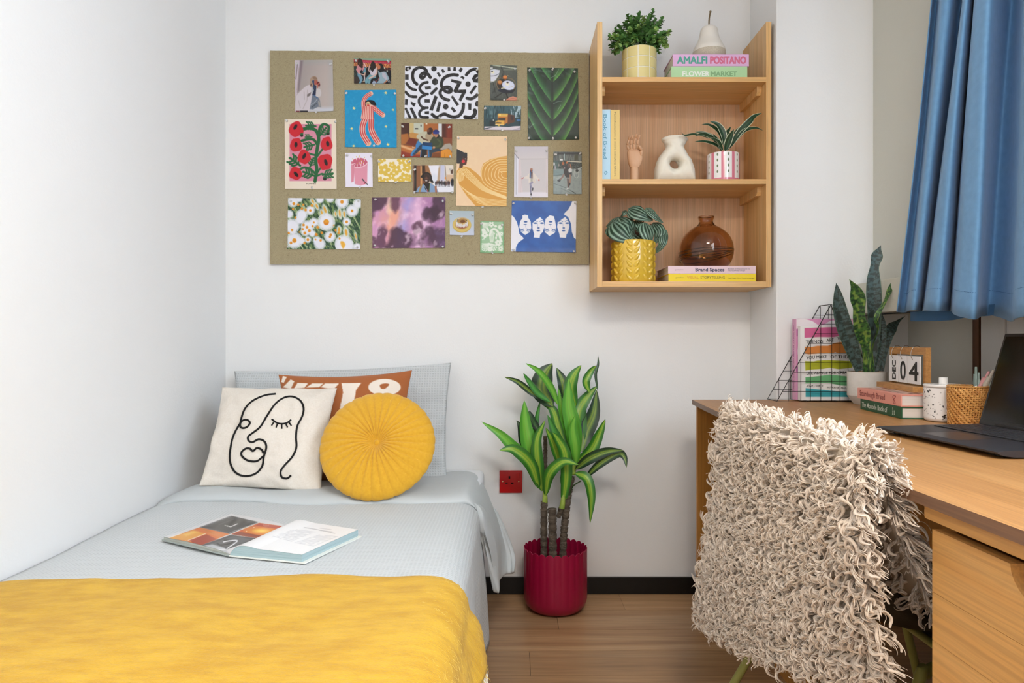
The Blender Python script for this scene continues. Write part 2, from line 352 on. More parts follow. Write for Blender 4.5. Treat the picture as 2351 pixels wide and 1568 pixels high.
# ================= DESK =================
ZD = 0.779
m_dt = wood('oak_desktop', 'AB7843', 'B5824C', 'BF8D56', .42, 1, .8, .8)
m_de = wood('oak_edge', '6E4D36', '7A583F', '866248', .45, 1, .8, .8)
m_dp = wood('pine_board', 'C88F4C', 'D39C58', 'DDAA67', .45, 1, .9, .8, attr=True)
m_dpz = wood('pine_end', 'A96F2C', 'B57B36', 'BF8640', .45, 2, .9, .8)
t = thing('desk', 'oak desk with pine drawer pedestal running along the window wall', 'desk', (.9, 1.4, 0))
front = [tuple(p) for p in cr([(.631, 2.393), (.610, 2.15), (.585, 1.80), (.558, 1.39), (.552, 1.04), (.551, .70), (.551, .25)], 6)]
b = BM(); prism(b, front + [(1.25, .25), (1.385, .25), (1.385, 2.393)], ZD - .016, ZD)
ob = obj('desktop', b, m_dt, t); ob.data.materials.append(m_de)
for p in ob.data.polygons:
    if p.normal.x < -.5: p.material_index = 1
obj('end_panel', box(BM(), .645, 1.385, 2.374, 2.392, 0, ZD - .022, .002), m_dpz, t)
obj('modesty_panel', box(BM(), 1.15, 1.168, .3, 2.374, .3, ZD - .016, .001), m_dpz, t)
b = BM(); box(b, .562, .582, .25, .932, .742, ZD - .016, .004); obj('top_rail', b, m_dp, t, sharp=40)
obj('foot_rail', box(BM(), .79, .815, 1.3, 2.07, 0, .075, .003), m_dpz, t)
b = BM(); box(b, .59, 1.14, .905, .921, .02, .742); box(b, .59, 1.14, .30, .316, .02, .742); box(b, 1.12, 1.14, .316, .905, .02, .742); box(b, .59, 1.12, .316, .905, .02, .038); obj('carcass', b, m_dpz, t)
# drawer front glued up from boards, with a finger scoop in the top one
dr = obj('drawer_front', box(BM(), .583, .592, .315, .915, .30, .728), m_dpz, t)
def board(z0, z1, poly=None):
    b = BM()
    if poly: prism(b, poly, .565, .583, 0)
    else: box(b, .565, .583, .315, .9175, z0, z1)
    return obj('board', b, m_dp, dr, sharp=30)
sc = [(.774 - .16 * (1 - math.cos(a)) / 2 * 1.0, .731 - .045 * math.sin(a)) for a in np.linspace(0, PI, 17)]
board(0, 0, [(.9175, .647), (.9175, .731)] + sc + [(.315, .731), (.315, .647)])
for z0, z1 in ((.5825, .6465), (.507, .582), (.43, .5065), (.355, .4295), (.305, .3545)): board(z0, z1)
d2 = obj('drawer_front', box(BM(), .583, .592, .315, .915, .03, .292), m_dpz, t)
for z0, z1 in ((.21, .298), (.12, .2095), (.03, .1195)):
    b = BM(); box(b, .565, .583, .315, .9175, z0, z1); obj('board', b, m_dp, d2)

# ================= CHAIR =================
m_leather = mat('black_leather', '17140F', .55, bump=.15, bscale=350); m_olive = mat('olive_lacquer', 'A3A35A', .35)
t = thing('desk_chair', 'black leather shell chair with olive green tube legs tucked under desk', 'chair', (.8, 1.38, 0))
prof = cr([(.548, .815), (.556, .76), (.568, .70), (.59, .60), (.62, .51), (.675, .462), (.76, .45), (.88, .455), (.985, .462)], 4)
V = []; nu = 17; yc = 1.385
for i, (x, z) in enumerate(prof):
    s = i / (len(prof) - 1); hw = .205 + .05 * math.sin(min(1, s * 1.6) * PI / 2); wing = .085 * (1 - abs(s - .45) * 1.1)
    for k in range(nu):
        v = -1 + 2 * k / (nu - 1); w = wing * abs(v) ** 2.6; fx = max(0, 1 - s * 1.6)
        V.append((x + w * fx * .9, yc + v * hw, z + w * (1 - fx) * 1.1))
o = mesh_obj('seat_shell', V, gridF(nu, len(prof)), m_leather, t, True); sm = o.modifiers.new('s', 'SOLIDIFY'); sm.thickness = .012; sm.offset = 0
b = BM(); i0_ = len(prof)
for i in range(2, i0_ - 2):
    p = Vector(V[i * nu + 1]); tube(b, [p + Vector((-.002, -.006, .003)), p + Vector((.003, -.006, -.001))], .0008, 4)
tag(obj('stitching', b, mat('ochre_thread', 'A08A4A', .6), t), kind='stuff')
for pts in ([(.80, 1.16, .437), (.725, 1.15, .437), (.69, 1.14, .428), (.665, 1.125, .40), (.53, 1.07, .008)],
            [(.80, 1.60, .437), (.70, 1.60, .432), (.655, 1.60, .40), (.60, 1.615, .30), (.455, 1.66, .008)],
            [(.80, 1.19, .437), (.87, 1.18, .434), (.90, 1.17, .41), (1.02, 1.12, .008)],
            [(.80, 1.58, .437), (.87, 1.59, .434), (.90, 1.60, .41), (1.02, 1.65, .008)]):
    obj('leg', tube(BM(), cr(pts, 6), .0095, 12), m_olive, t, sharp=50)
b = BM(); tube(b, [(.76, 1.16, .437), (.76, 1.60, .437)], .008, 10); tube(b, [(.85, 1.18, .437), (.85, 1.59, .437)], .008, 10); obj('seat_rail', b, m_olive, t, sharp=50)

# ---- sheepskin over the back ----
def wp(px, py, X): d = X * F / (px - CX); return Vector((X, d, CH - (py - CY) / F * d))
rowsS = [[wp(1612, 1425, .485), wp(1745, 1500, .498), wp(1890, 1550, .515), wp(2010, 1600, .545)],
         [wp(1622, 1330, .49), wp(1745, 1360, .495), wp(1880, 1400, .505), wp(1985, 1440, .52)],
         [wp(1648, 1180, .50), wp(1760, 1190, .50), wp(1885, 1210, .502), wp(1968, 1240, .505)],
         [wp(1655, 1040, .505), wp(1765, 1050, .505), wp(1885, 1075, .507), wp(1972, 1110, .508)],
         [wp(1668, 965, .512), wp(1775, 990, .512), wp(1890, 1015, .515), wp(1985, 1040, .52)]]
ys = [p.y for p in rowsS[4]]
rowsS.append([Vector((.538, y - .006, .822)) for y in ys]); rowsS.append([Vector((.556, y - .0, .745)) for y in ys])
rowsS.append([Vector((.590, y + .005, .665)) for y in ys]); rowsS.append([Vector((.645, y + .03, .57)) for y in ys])
def surf_grid(rows, nu, nv):
    R = [cr(r, 12) for r in rows]; R = [r[np.linspace(0, len(r) - 1, nu).round().astype(int)] for r in R]; G = np.array(R)
    out = np.stack([cr(G[:, k], 12) for k in range(nu)], 1); idx = np.linspace(0, out.shape[0] - 1, nv).round().astype(int); return out[idx]
G = surf_grid(rowsS, 37, 90); nv_, nu_ = G.shape[:2]
t = thing('sheepskin', 'curly beige sheepskin draped over the back of the desk chair', 'sheepskin', tuple(G[nv_ // 2, nu_ // 2]))
m_hide = mat('sheep_hide', 'BDAE9B', .9); m_wool = mat('curly_wool', 'EADBCB', .9, col2='DBC9B6', nscale=60, sheen=.3)
h = mesh_obj('hide', G.reshape(-1, 3), gridF(nu_, nv_), m_hide, t, True); s_ = h.modifiers.new('s', 'SOLIDIFY'); s_.thickness = .006
du = np.gradient(G, axis=1); dv = np.gradient(G, axis=0); Nn = np.cross(du, dv); Nn /= np.linalg.norm(Nn, axis=2, keepdims=True) + 1e-9
if Nn[20, 18, 0] > 0: Nn = -Nn
Ar = np.linalg.norm(np.cross(du, dv), axis=2)[:-1, :-1]; pr = (Ar / Ar.sum()).ravel()
NL, NS, K = 5800, 20, 9
ci = rng.choice(len(pr), NL, p=pr); vi, ui = ci // (nu_ - 1), ci % (nu_ - 1); fu, fv = rng.random(NL), rng.random(NL)
def bil(A): return (A[vi, ui] * ((1 - fu) * (1 - fv))[:, None] + A[vi, ui + 1] * (fu * (1 - fv))[:, None] + A[vi + 1, ui] * ((1 - fu) * fv)[:, None] + A[vi + 1, ui + 1] * (fu * fv)[:, None])
B0 = bil(G); Nr = bil(Nn); Nr /= np.linalg.norm(Nr, axis=1, keepdims=True)
dn = bil(-dv); dn /= np.linalg.norm(dn, axis=1, keepdims=True) + 1e-9; sd = np.cross(Nr, dn)
edgeu = np.clip(((ui + fu) / (nu_ - 1) - .5) * 2, -1, 1); ev = (vi + fv) / (nv_ - 1)
ou = du[vi, ui]; ou /= np.linalg.norm(ou, axis=1, keepdims=True)
NE = 520; rev = np.zeros(NL, bool); rev[NE:NE + 900] = True; vi[NE:NE + 900] = rng.integers(int(nv_ * .60), nv_ - 1, 900)   # edge locks, and wool on the inner side of the front flap
ui[:NE] = nu_ - 2; fu[:NE] = rng.uniform(.6, 1, NE); vi[:NE] = rng.integers(0, nv_ - 1, NE); B0 = bil(G); Nr = bil(Nn); Nr /= np.linalg.norm(Nr, axis=1, keepdims=True); Nr[rev] *= -1
dn = bil(-dv); dn /= np.linalg.norm(dn, axis=1, keepdims=True) + 1e-9; sd = np.cross(Nr, dn); edgeu = np.clip(((ui + fu) / (nu_ - 1) - .5) * 2, -1, 1); ev = (vi + fv) / (nv_ - 1); ou = du[vi, ui]; ou /= np.linalg.norm(ou, axis=1, keepdims=True)
Nr[:NE] = Nr[:NE] * rng.uniform(-.7, .8, (NE, 1)) + ou[:NE] * .8; Nr /= np.linalg.norm(Nr, axis=1, keepdims=True)
ang = rng.normal(0, .8, NL); dirn = dn * np.cos(ang)[:, None] * np.where(ev > .5, .35, 1)[:, None] + sd * np.sin(ang)[:, None] + ou * (edgeu ** 5)[:, None] * .8
dirn[:, 2] -= np.where(ev > .62, .5, 0)
side2 = np.cross(Nr, dirn); ln = rng.uniform(.024, .042, NL); ph = rng.uniform(0, 2 * PI, NL); turns = rng.uniform(.8, 1.7, NL) * rng.choice([-1, 1], NL); cr_ = rng.uniform(.0035, .0068, NL)
tt = np.linspace(0, 1, K); pts = np.empty((NL, NS, K, 3), np.float32)
so = rng.normal(0, 1, (NL, NS, 2)); so /= np.maximum(1, np.linalg.norm(so, axis=2, keepdims=True)); so = so * .0027
for k, tk in enumerate(tt):
    a = ph + turns * 2 * PI * tk; rad = cr_ * min(1, tk * 2.2)
    cen = B0 + Nr * (.003 + .016 * math.sin(min(1, tk * 1.4) * PI / 2))[..., None] if False else B0 + Nr * (.002 + .017 * math.sin(min(1, tk * 1.5) * PI / 2)) + dirn * (ln * tk ** 1.15 * .8)[:, None]
    cen = cen + Nr * (rad * np.cos(a))[:, None] + side2 * (rad * np.sin(a))[:, None]
    sp = 1.25 - .75 * tk; sp = sp * (1 if tk < 1 else .8)
    pts[:, :, k] = cen[:, None] + (Nr[:, None] * so[..., :1] + side2[:, None] * so[..., 1:]) * sp
st_ = pts.reshape(-1, K, 3); stray = rng.random(len(st_)) < .07
st_[stray] += (rng.normal(0, .0025, (stray.sum(), 1, 3)) * tt[None, :, None]).astype(np.float32) * 2
w_ = hair('wool', st_, np.array([.0011, .0012, .0012, .0011, .0010, .0009, .0008, .0006, .0003]) * .70, m_wool, t); tag(w_, kind='stuff')

# ================= BED =================
ZB = .462; XE = -.115
m_linen = mat('white_sheet', 'EEF1F5', .8, bump=.1, bscale=90)
t = thing('bed', 'single bed with white fitted sheet against the left wall', 'bed', (-.6, 1.65, 0))
obj('base', box(BM(), XL + .02, XE - .02, .72, 2.63, .07, .24, .006), wood('bed_oak', 'A87445', 'B5814F', 'C28E5C', .5, 1), t)
for x in (XL + .05, XE - .08):
    for y in (.76, 2.55): obj('leg', box(BM(), x, x + .05, y, y + .05, 0, .08, .003), mat('bed_leg', '2A211A', .5), t)
b = BM(); box(b, XL + .008, XE, .68, 2.655, .24, ZB, .035, seg=4); obj('mattress', b, m_linen, t, sharp=60)
b = BM(); box(b, XL + .006, XE + .008, 2.26, 2.66, .40, .486, .035, seg=4); obj('fitted_sheet', b, m_linen, t, sharp=60)
# waffle weave: fine relief, hollows coloured a slightly darker grey
m, N, L, B = nt('waffle_grey'); tc = N.new('ShaderNodeUVMap'); tc.uv_map = 'UVMap'; sx = N.new('ShaderNodeSeparateXYZ'); L.new(tc.outputs[0], sx.inputs[0]); sn = []
for i, off in ((0, 0), (1, 0)):
    mm = N.new('ShaderNodeMath'); mm.operation = 'MULTIPLY'; mm.inputs[1].default_value = 2 * PI / .0095; L.new(sx.outputs[i], mm.inputs[0])
    s2 = N.new('ShaderNodeMath'); s2.operation = 'SINE'; L.new(mm.outputs[0], s2.inputs[0]); sn.append(s2)
ml = N.new('ShaderNodeMath'); ml.operation = 'MAXIMUM'; L.new(sn[0].outputs[0], ml.inputs[0]); L.new(sn[1].outputs[0], ml.inputs[1])
bp = N.new('ShaderNodeBump'); bp.inputs['Strength'].default_value = .35; bp.inputs['Distance'].default_value = .0022; L.new(ml.outputs[0], bp.inputs['Height']); L.new(bp.outputs[0], B.inputs['Normal'])
mr = N.new('ShaderNodeMapRange'); mr.inputs[1].default_value = -1; mr.inputs[2].default_value = 1; L.new(ml.outputs[0], mr.inputs[0]); mx = N.new('ShaderNodeMix'); mx.data_type = 'RGBA'
mx.inputs[6].default_value = lin('BCC1C2'); mx.inputs[7].default_value = lin('CBCFD0'); L.new(mr.outputs[0], mx.inputs[0]); L.new(mx.outputs[2], B.inputs['Base Color']); B.inputs['Roughness'].default_value = .9; B.inputs['Sheen Weight'].default_value = .2
m_waffle = m
def uvgrid(o, U, Vv):
    uv = o.data.uv_layers.new(name='UVMap'); li = np.empty(len(o.data.loops), int); o.data.loops.foreach_get('vertex_index', li)
    uv.data.foreach_set('uv', np.stack([U[li], Vv[li]], -1).astype(np.float32).ravel())
def fbm(x, y, s=0): return noise.fractal((x, y, s), 1.0, 2.0, 3)
def bedtop(x, y):
    """height of the bed clothes over the mattress"""
    return ZB + .012 + .006 * fbm(x * 2.2, y * 2.2, 1) - .02 * max(0, (-.98 - x) / .14) ** 2 + .004 * math.sin(y * 5 + x * 3)
def cover(y, n_top, n_side, lift, zb, flare, wave, x0=XL + .004, r=.05):
    """one cross-section of a cover: over the top, round the edge and down the side"""
    out = []; X1 = XE + .005
    for k in range(n_top): x = x0 + (X1 - r - x0) * k / (n_top - 1); out.append((x, y, bedtop(x, y) + lift))
    zt = bedtop(X1 - r, y) + lift; z0 = zt - r
    for k in range(1, 7): a = k / 6 * PI / 2; out.append((X1 - r + (r + lift) * math.sin(a), y, z0 + r * math.cos(a)))
    for k in range(1, n_side):
        s = k / (n_side - 1); fl_ = flare * s ** .8 + wave * s * math.sin(y * 9 + 1.1) + .008 * s * math.sin(y * 23 + s * 3); out.append((X1 + lift + fl_ * min(1, s * 3), y + .006 * s * math.sin(y * 17), z0 - (z0 - zb) * s))
    return out
ysec = np.linspace(2.17, .70, 74); secs = [cover(y, 46, 24, .006, .05, .016 + .006 * (2.1 - y), .007) for y in ysec]; V = np.array(secs); nu = V.shape[1]
cv = mesh_obj('coverlet', V.reshape(-1, 3), gridF(nu, len(ysec)), m_waffle, None, True)
al = np.concatenate([np.zeros((len(V), 1)), np.cumsum(np.linalg.norm(np.diff(V, axis=1), axis=2), axis=1)], 1); uvgrid(cv, al.ravel(), V[:, :, 1].ravel())
tag(cv, 'pale grey waffle-weave coverlet spread over the bed and hanging down its side', 'bedspread'); s_ = cv.modifiers.new('s', 'SOLIDIFY'); s_.thickness = .004; s_.offset = -1
# grey duvet folded back below the pillows, one corner hanging at the right
m_duvet = mat('grey_duvet', 'C3C8C9', .7, bump=.12, bscale=25, sheen=.1)
prf = [(2.155, -.012), (2.115, -.004), (2.098, .008), (2.100, .020), (2.125, .032), (2.18, .037), (2.25, .036), (2.33, .032), (2.42, .028), (2.50, .022), (2.56, .02)]
prf = cr(prf, 4); V = []; nt_ = 52; ns_ = 22
near = cr([P(1088, 1163, 2.11), P(1103, 1195, 2.12), P(1117, 1250, 2.13), P(1128, 1310, 2.14), P(1137, 1366, 2.14)], 8)
far = cr([P(1095, 1112, 2.42), P(1125, 1150, 2.38), P(1150, 1205, 2.35), P(1167, 1270, 2.33), P(1166, 1318, 2.28)], 8)
for i, (y, h) in enumerate(prf):
    s = i / (len(prf) - 1); row = []
    for k in range(nt_):
        u = k / (nt_ - 1); x = XL + .006 + (-.15 - XL) * u ** .97
        wob = .010 * math.sin(u * 7 + .6) * (1 - s) + .012 * (1 - s) * fbm(u * 5, 0, 4)
        row.append((x, y + wob + .016 * max(0, (.12 - u) / .12) + .004 * math.sin(u * 60) * max(0, 1 - s * 3) * max(0, 1 - u * 3), bedtop(x, y) + h + .006 * fbm(x * 6, y * 8, 2) + .004 * math.sin(u * 23 + s * 5) * s - .015 * max(0, (.06 - u) / .06)))
    p0 = Vector(row[-1]); a = near[np.linspace(0, len(near) - 1, ns_).round().astype(int)]; c = far[np.linspace(0, len(far) - 1, ns_).round().astype(int)]
    sy = min(1, max(0, (y - 2.098) / .30)); sx_ = sy ** .9
    for k in range(1, ns_):
        q = k / (ns_ - 1); pn = Vector(a[k]) * (1 - sx_) + Vector(c[k]) * sx_; pn.x += .012 * math.sin(s * 11 + q * 4) * q; pn.y += .01 * math.sin(s * 9) * q
        w = min(1, q * 3.2); start = p0 + Vector((.06 * q * 3, 0, -.02 * q)); row.append(tuple(start * (1 - w) + pn * w))
    V.append(row)
V = np.array(V); o = mesh_obj('duvet', V.reshape(-1, 3), gridF(V.shape[1], len(V)), m_duvet, None, True); s_ = o.modifiers.new('s', 'SOLIDIFY'); s_.thickness = .014; s_.offset = -1; s_.use_rim = True
ss = o.modifiers.new('b', 'SUBSURF'); ss.levels = ss.render_levels = 1
tag(o, 'pale grey duvet folded back below the pillows with a corner hanging down', 'duvet')
# yellow mohair throw
m_throw = mat('yellow_wool', 'DDAE2C', .95, col2='CC9A1E', nscale=14, sheen=.1, stretch=(1, 3, 1), bump=.5, bscale=120)
m_fuzz = mat('mohair_fuzz', 'DDB034', .9, col2='E8CD70', nscale=22, sheen=.1, stretch=(.6, 2.4, 1))
t = thing('throw_blanket', 'mustard yellow mohair throw laid across the foot of the bed', 'blanket', (-.5, 1.1, ZB))
ysec = np.linspace(1.432, .69, 50); V = []
for i, y in enumerate(ysec):
    row = cover(y, 60, 14, .016 if i else .008, .365 - .02 * (1.43 - y), .036 - .03 * (1.43 - y), .004); s = i / 49
    row = [(x, yy - .02 * max(0, (x + .2) / .12) ** 1.5 * (1 - s) - .006 * math.sin(x * 6) * (1 - s) * 1.5 + .012 * fbm(x * 3, 1, 3) * (1 - s), z + .004 * fbm(x * 5, yy * 5, 7)) for x, yy, z in row]; V.append(row)
V = np.array(V); G = V; bl = mesh_obj('blanket', V.reshape(-1, 3), gridF(V.shape[1], len(V)), m_throw, t, True); s_ = bl.modifiers.new('s', 'SOLIDIFY'); s_.thickness = .006; s_.offset = -1
du = np.gradient(G, axis=1); dv = np.gradient(G, axis=0); Nn = np.cross(du, dv); Nn /= np.linalg.norm(Nn, axis=2, keepdims=True); Nn *= np.sign(Nn[20, 20, 2])
nvv, nuu = G.shape[:2]; Ar = np.linalg.norm(np.cross(du, dv), axis=2)[:-1, :-1]; pr = (Ar / Ar.sum()).ravel(); NF = 90000
ci = rng.choice(len(pr), NF, p=pr); vi, ui = ci // (nuu - 1), ci % (nuu - 1); fu, fv = rng.random(NF), rng.random(NF); vi[:2500] = 0; fv[:2500] = 0
B0 = bil(G); Nr = bil(Nn); a = rng.normal(.15, .55, NF); tu = bil(du); tu /= np.linalg.norm(tu, axis=1, keepdims=True); tv = np.cross(Nr, tu)
flip = rng.choice([-1, 1], NF)[:, None]; d1 = (tu * np.cos(a)[:, None] + tv * np.sin(a)[:, None]) * flip; ln = rng.uniform(.008, .024, NF)[:, None]; up = rng.uniform(.04, .15, NF)[:, None]
pts = np.stack([B0, B0 + d1 * ln * .33 + Nr * ln * up, B0 + d1 * ln * .66 + Nr * ln * up * 1.5 + tv * ln * rng.normal(0, .12, (NF, 1)), B0 + d1 * ln + Nr * ln * up * 1.3 + tv * ln * rng.normal(0, .25, (NF, 1))], 1)
tag(hair('fuzz', pts, np.array([.00040, .00036, .0003, .0001]), m_fuzz, t), kind='stuff')
m_tas = mat('white_tassel', 'F1EFEA', .9, bump=.4, bscale=400); e = V[:, -1]
for i, k in enumerate(range(0, 50, 3)):
    p = Vector(e[k]); b = BM(); tube(b, cr([p + Vector((-.002, 0, -.003)), p + Vector((.003, .003, -.03)), p + Vector((.004, -.004, -.09)), p + Vector((.012, .004, -.15))], 5), [.004, .0045, .004, .0042, .0045] * 3 + [.003], 8)
    obj('tassel', b, m_tas, t, True)
# ================= CUSHIONS =================
def sgnp(x, p): return math.copysign(abs(x) ** p, x)
def pillow(name, q, thick, m, parent, pin=(.05, .05), n=44, wr=.004, seed=1, power=.5, colf=None, lean=0):
    """q: TL, TR, BR, BL corners in 3D; front bulges towards the camera"""
    c = [np.array(p) for p in q]; nrm = np.cross(c[1] - c[0], c[3] - c[0]); nrm /= np.linalg.norm(nrm)
    if nrm[1] > 0: nrm = -nrm
    V = []; N2 = n * n; pu = np.linspace(-1, 1, n); pu = np.sign(pu) * (1 - (1 - np.abs(pu)) ** 1.35)
    for side in (1, -1):
        for b_ in pu:
            for a_ in pu:
                a2 = a_ * (1 - pin[0] * (1 - b_ * b_)); b2 = b_ * (1 - pin[1] * (1 - a_ * a_)); s = (a2 + 1) / 2; t_ = (b2 + 1) / 2
                p = (c[0] * (1 - s) + c[1] * s) * (1 - t_) + (c[3] * (1 - s) + c[2] * s) * t_
                h = (max(0, 1 - a_ * a_) * max(0, 1 - b_ * b_)) ** power; e = max(abs(a_), abs(b_))
                w = wr * (noise.fractal((a_ * 2.2 + seed, b_ * 2.2, seed), 1, 2, 3) * 1.2 + .5 * math.sin(12 * a_ + 3 * b_) * e ** 6 + .5 * math.sin(11 * b_ + 5 * a_ + seed) * e ** 6) * (1 if h > 0 else 0)
                V.append(p + nrm * (side * thick / 2 * h + w * side * min(1, h * 3)))
    V = np.array(V); Fc = np.concatenate([gridF(n, n), gridF(n, n, N2)[:, ::-1]]); o = mesh_obj(name, V, Fc, m, parent, True)
    bmx = bmesh.new(); bmx.from_mesh(o.data); bmesh.ops.remove_doubles(bmx, verts=bmx.verts, dist=1e-5); bmx.to_mesh(o.data); bmx.free(); o.data.shade_smooth()
    return o, V[:N2].reshape(n, n, 3), nrm, pu
# grey waffle pillow
t = thing('bed_pillow', 'wide pale grey waffle pillow standing against the wall behind the cushions', 'pillow', P(785, 1100, 2.52))
o, Vp, nr, pu = pillow('pillow_case', [P(538, 852, 2.60), P(1036, 833, 2.60), P(1026, 1103, 2.50), P(540, 1093, 2.50)], .105, m_waffle, t, (.03, .055), wr=.011, seed=3)
co = np.array([v.co for v in o.data.vertices]); uvgrid(o, co[:, 0], co[:, 2] * 1.05)
# brown cushion with cream print
Q = [P(639, 860, 2.45), P(946, 850, 2.47), P(935, 1112, 2.36), P(650, 1112, 2.36)]; n = 210
t = thing('brown_cushion', 'rust brown cushion with cream brush shapes behind the round yellow one', 'cushion', P(790, 1112, 2.37))
o, Vp, nr, pu = pillow('cushion_cover', Q, .12, vcol('printed_cotton', .85, .2, 500, sheen=.2), t, (.08, .08), n=n, wr=.004, seed=8)
co = np.array([v.co for v in o.data.vertices]) + np.array(org(t)); pt = Paint(co, 'A8602F', (430, 800, 2.5286))
cream = 'EFE4D6'
for s in ([(620, 232), (640, 200), (700, 203), (680, 228)], [(690, 227), (725, 203), (790, 203), (765, 225)], [(775, 225), (800, 203), (880, 203), (855, 232), (820, 232)], [(895, 202), (1010, 200), (980, 240), (960, 350), (885, 350), (905, 255)],
          [(545, 195), (555, 160), (578, 165), (560, 200)], [(555, 225), (600, 180), (622, 190), (600, 235)], [(880, 360), (950, 360), (930, 480), (870, 470)], [(1000, 330), (1190, 330), (1150, 420), (1020, 430)]): pt.poly(s, cream, smooth=False)
pt.ell(1145, 225, 94, 48, cream); pt.poly([(1118, 212), (1145, 203), (1172, 208), (1150, 232), (1125, 232)], 'A8602F', smooth=True)
a = o.data.color_attributes.new('Col', 'FLOAT_COLOR', 'POINT'); c4 = np.ones((len(co), 4), np.float32); c4[:, :3] = srgb(np.clip(pt.c, 0, 1)); a.data.foreach_set('color', c4.ravel())
# cream cushion with black cord face
Q = [P(510, 889, 2.35), P(774, 891, 2.36), P(737, 1131, 2.175), P(457, 1115, 2.19)]; n = 60
t = thing('face_cushion', 'square cream cushion with a black cord line-drawn face', 'cushion', P(600, 1130, 2.18))
o, Vp, nr, pu = pillow('cushion_cover', Q, .12, mat('cream_cotton', 'E9E1D6', .9, col2='E3DACD', nscale=200, bump=.15, bscale=500, sheen=.2), t, (.055, .03), n=n, wr=.009, seed=12)
Vf = Vp.reshape(-1, 3); pxs = CX + Vf[:, 0] / Vf[:, 1] * F; pys = CY - (Vf[:, 2] - CH) / Vf[:, 1] * F
def onface(x, y, lift):
    X, Y = 430 + x / 2.5286, 800 + y / 2.5286; d2 = (pxs - X) ** 2 + (pys - Y) ** 2; k = np.argsort(d2)[:6]; w = 1 / (d2[k] + .3); w /= w.sum()
    d = (Vf[k, 1] * w).sum(); return P(X, Y, d) + Vector(nr) * lift
m_cord = mat('black_cord', '121214', .8, bump=.5, bscale=600)
def cord(pts, r=.0032, nm='cord'):
    obj(nm, tube(BM(), [onface(x, y, r * .6) for x, y in cr(pts, 5)], r, 8), m_cord, t, True)
cord([(514, 264), (455, 272), (385, 302), (340, 345), (318, 395), (308, 450), (325, 463), (350, 455), (364, 432), (350, 416), (325, 418), (302, 445), (268, 510), (252, 580), (248, 650), (268, 705), (305, 735), (355, 741), (405, 722), (437, 680), (445, 630), (460, 575), (448, 540), (415, 528), (380, 545), (357, 536), (355, 512), (385, 488), (425, 455), (462, 395), (510, 325), (560, 288), (610, 280), (655, 302), (676, 345), (668, 395), (640, 450), (632, 515), (634, 575), (610, 630), (565, 680), (543, 715), (550, 748), (580, 755), (603, 738)])
cord([(443, 625), (405, 655), (355, 652), (322, 630), (315, 605), (340, 582), (365, 582), (382, 597), (405, 578), (432, 588), (443, 608)])
cord([(492, 412), (520, 432), (550, 438), (580, 432), (604, 414)], .0028)
for a_, b_ in (((505, 425), (490, 448)), ((525, 435), (516, 460)), ((549, 440), (549, 466)), ((572, 436), (582, 458)), ((590, 428), (604, 448))): cord([a_, b_], .0024, 'eyelash')
# round pleated cushion
m_mus = mat('mustard_cotton', 'DFAA2B', .9, col2='D9A225', nscale=120, bump=.15, bscale=600, sheen=.25)
ctr = P(867, 1021, 2.175); th = math.radians(31); Rr = .183; t = thing('round_cushion', 'round mustard yellow pleated cushion stitched to a centre button', 'cushion', P(867, 1136, 2.12))
ux = Vector((1, 0, 0)); uy = Vector((0, math.sin(th), math.cos(th))); uz = ux.cross(uy)   # uz faces the camera and up
NTH, NR, PL = 320, 34, 32; V = []
for side in (1, -1):
    for i in range(NR):
        r = math.sin(i / (NR - 1) * PI / 2)
        for k in range(NTH):
            a = 2 * PI * k / NTH; sw = a + .10 * (1 - r) ; g = abs(math.sin(PL * sw / 2)) ** .55
            h = .045 * math.sqrt(max(0, 1 - r ** 2.6)) * (1 - .62 * math.exp(-(r / .16) ** 2)); edge_ = 1 + .012 * (g - .7) * r
            hh = h * (1 - .10 * (1 - g) * min(1, r * 5)) - .003 * (1 - g) * min(1, r * 4); p = ctr + (ux * math.cos(a) + uy * math.sin(a)) * (Rr * r * edge_) + uz * (side * max(hh, 0 if r > .999 else .0005)); V.append(p)
Fs = []
for sd_ in (0, 1):
    of = sd_ * NR * NTH; ii = np.arange(NR - 1)[:, None] * NTH + of; kk = np.arange(NTH)[None, :]; k2 = (kk + 1) % NTH
    f = np.stack([ii + kk, ii + k2, ii + NTH + k2, ii + NTH + kk], -1).reshape(-1, 4); Fs.append(f if sd_ else f[:, ::-1])
mesh_obj('cushion_cover', np.array([list(v) for v in V]), np.concatenate(Fs), m_mus, t, True)
obj('button', lathe(BM(), [(0, .004), (.006, .0035), (.009, .001), (.009, -.003)], (0, 0, 0), 16, M4=Matrix.Translation(ctr + uz * .0185) @ Matrix((ux, uy, uz)).transposed().to_4x4()), m_mus, t, True)
m_th = mat('yellow_thread', 'F0CF6A', .7)
for j in range(PL):
    b = BM(); a0 = 2 * PI * (j) / PL - .10
    for q_ in range(2, 20):
        r = .06 + q_ / 20 * .86; r2 = r + .022; ps = []
        for rr in (r, r2):
            a = 2 * PI * j / PL - .10 * (1 - rr); h = .045 * math.sqrt(max(0, 1 - rr ** 2.6)) * (1 - .62 * math.exp(-(rr / .16) ** 2)); hh = h * .9 - .003 + .0008
            ps.append(ctr + (ux * math.cos(a) + uy * math.sin(a)) * (Rr * rr * (1 - .008 * rr)) + uz * hh)
        tube(b, ps, .0005, 3, cap=False)
    tag(obj('stitch_line', b, m_th, t), kind='stuff')

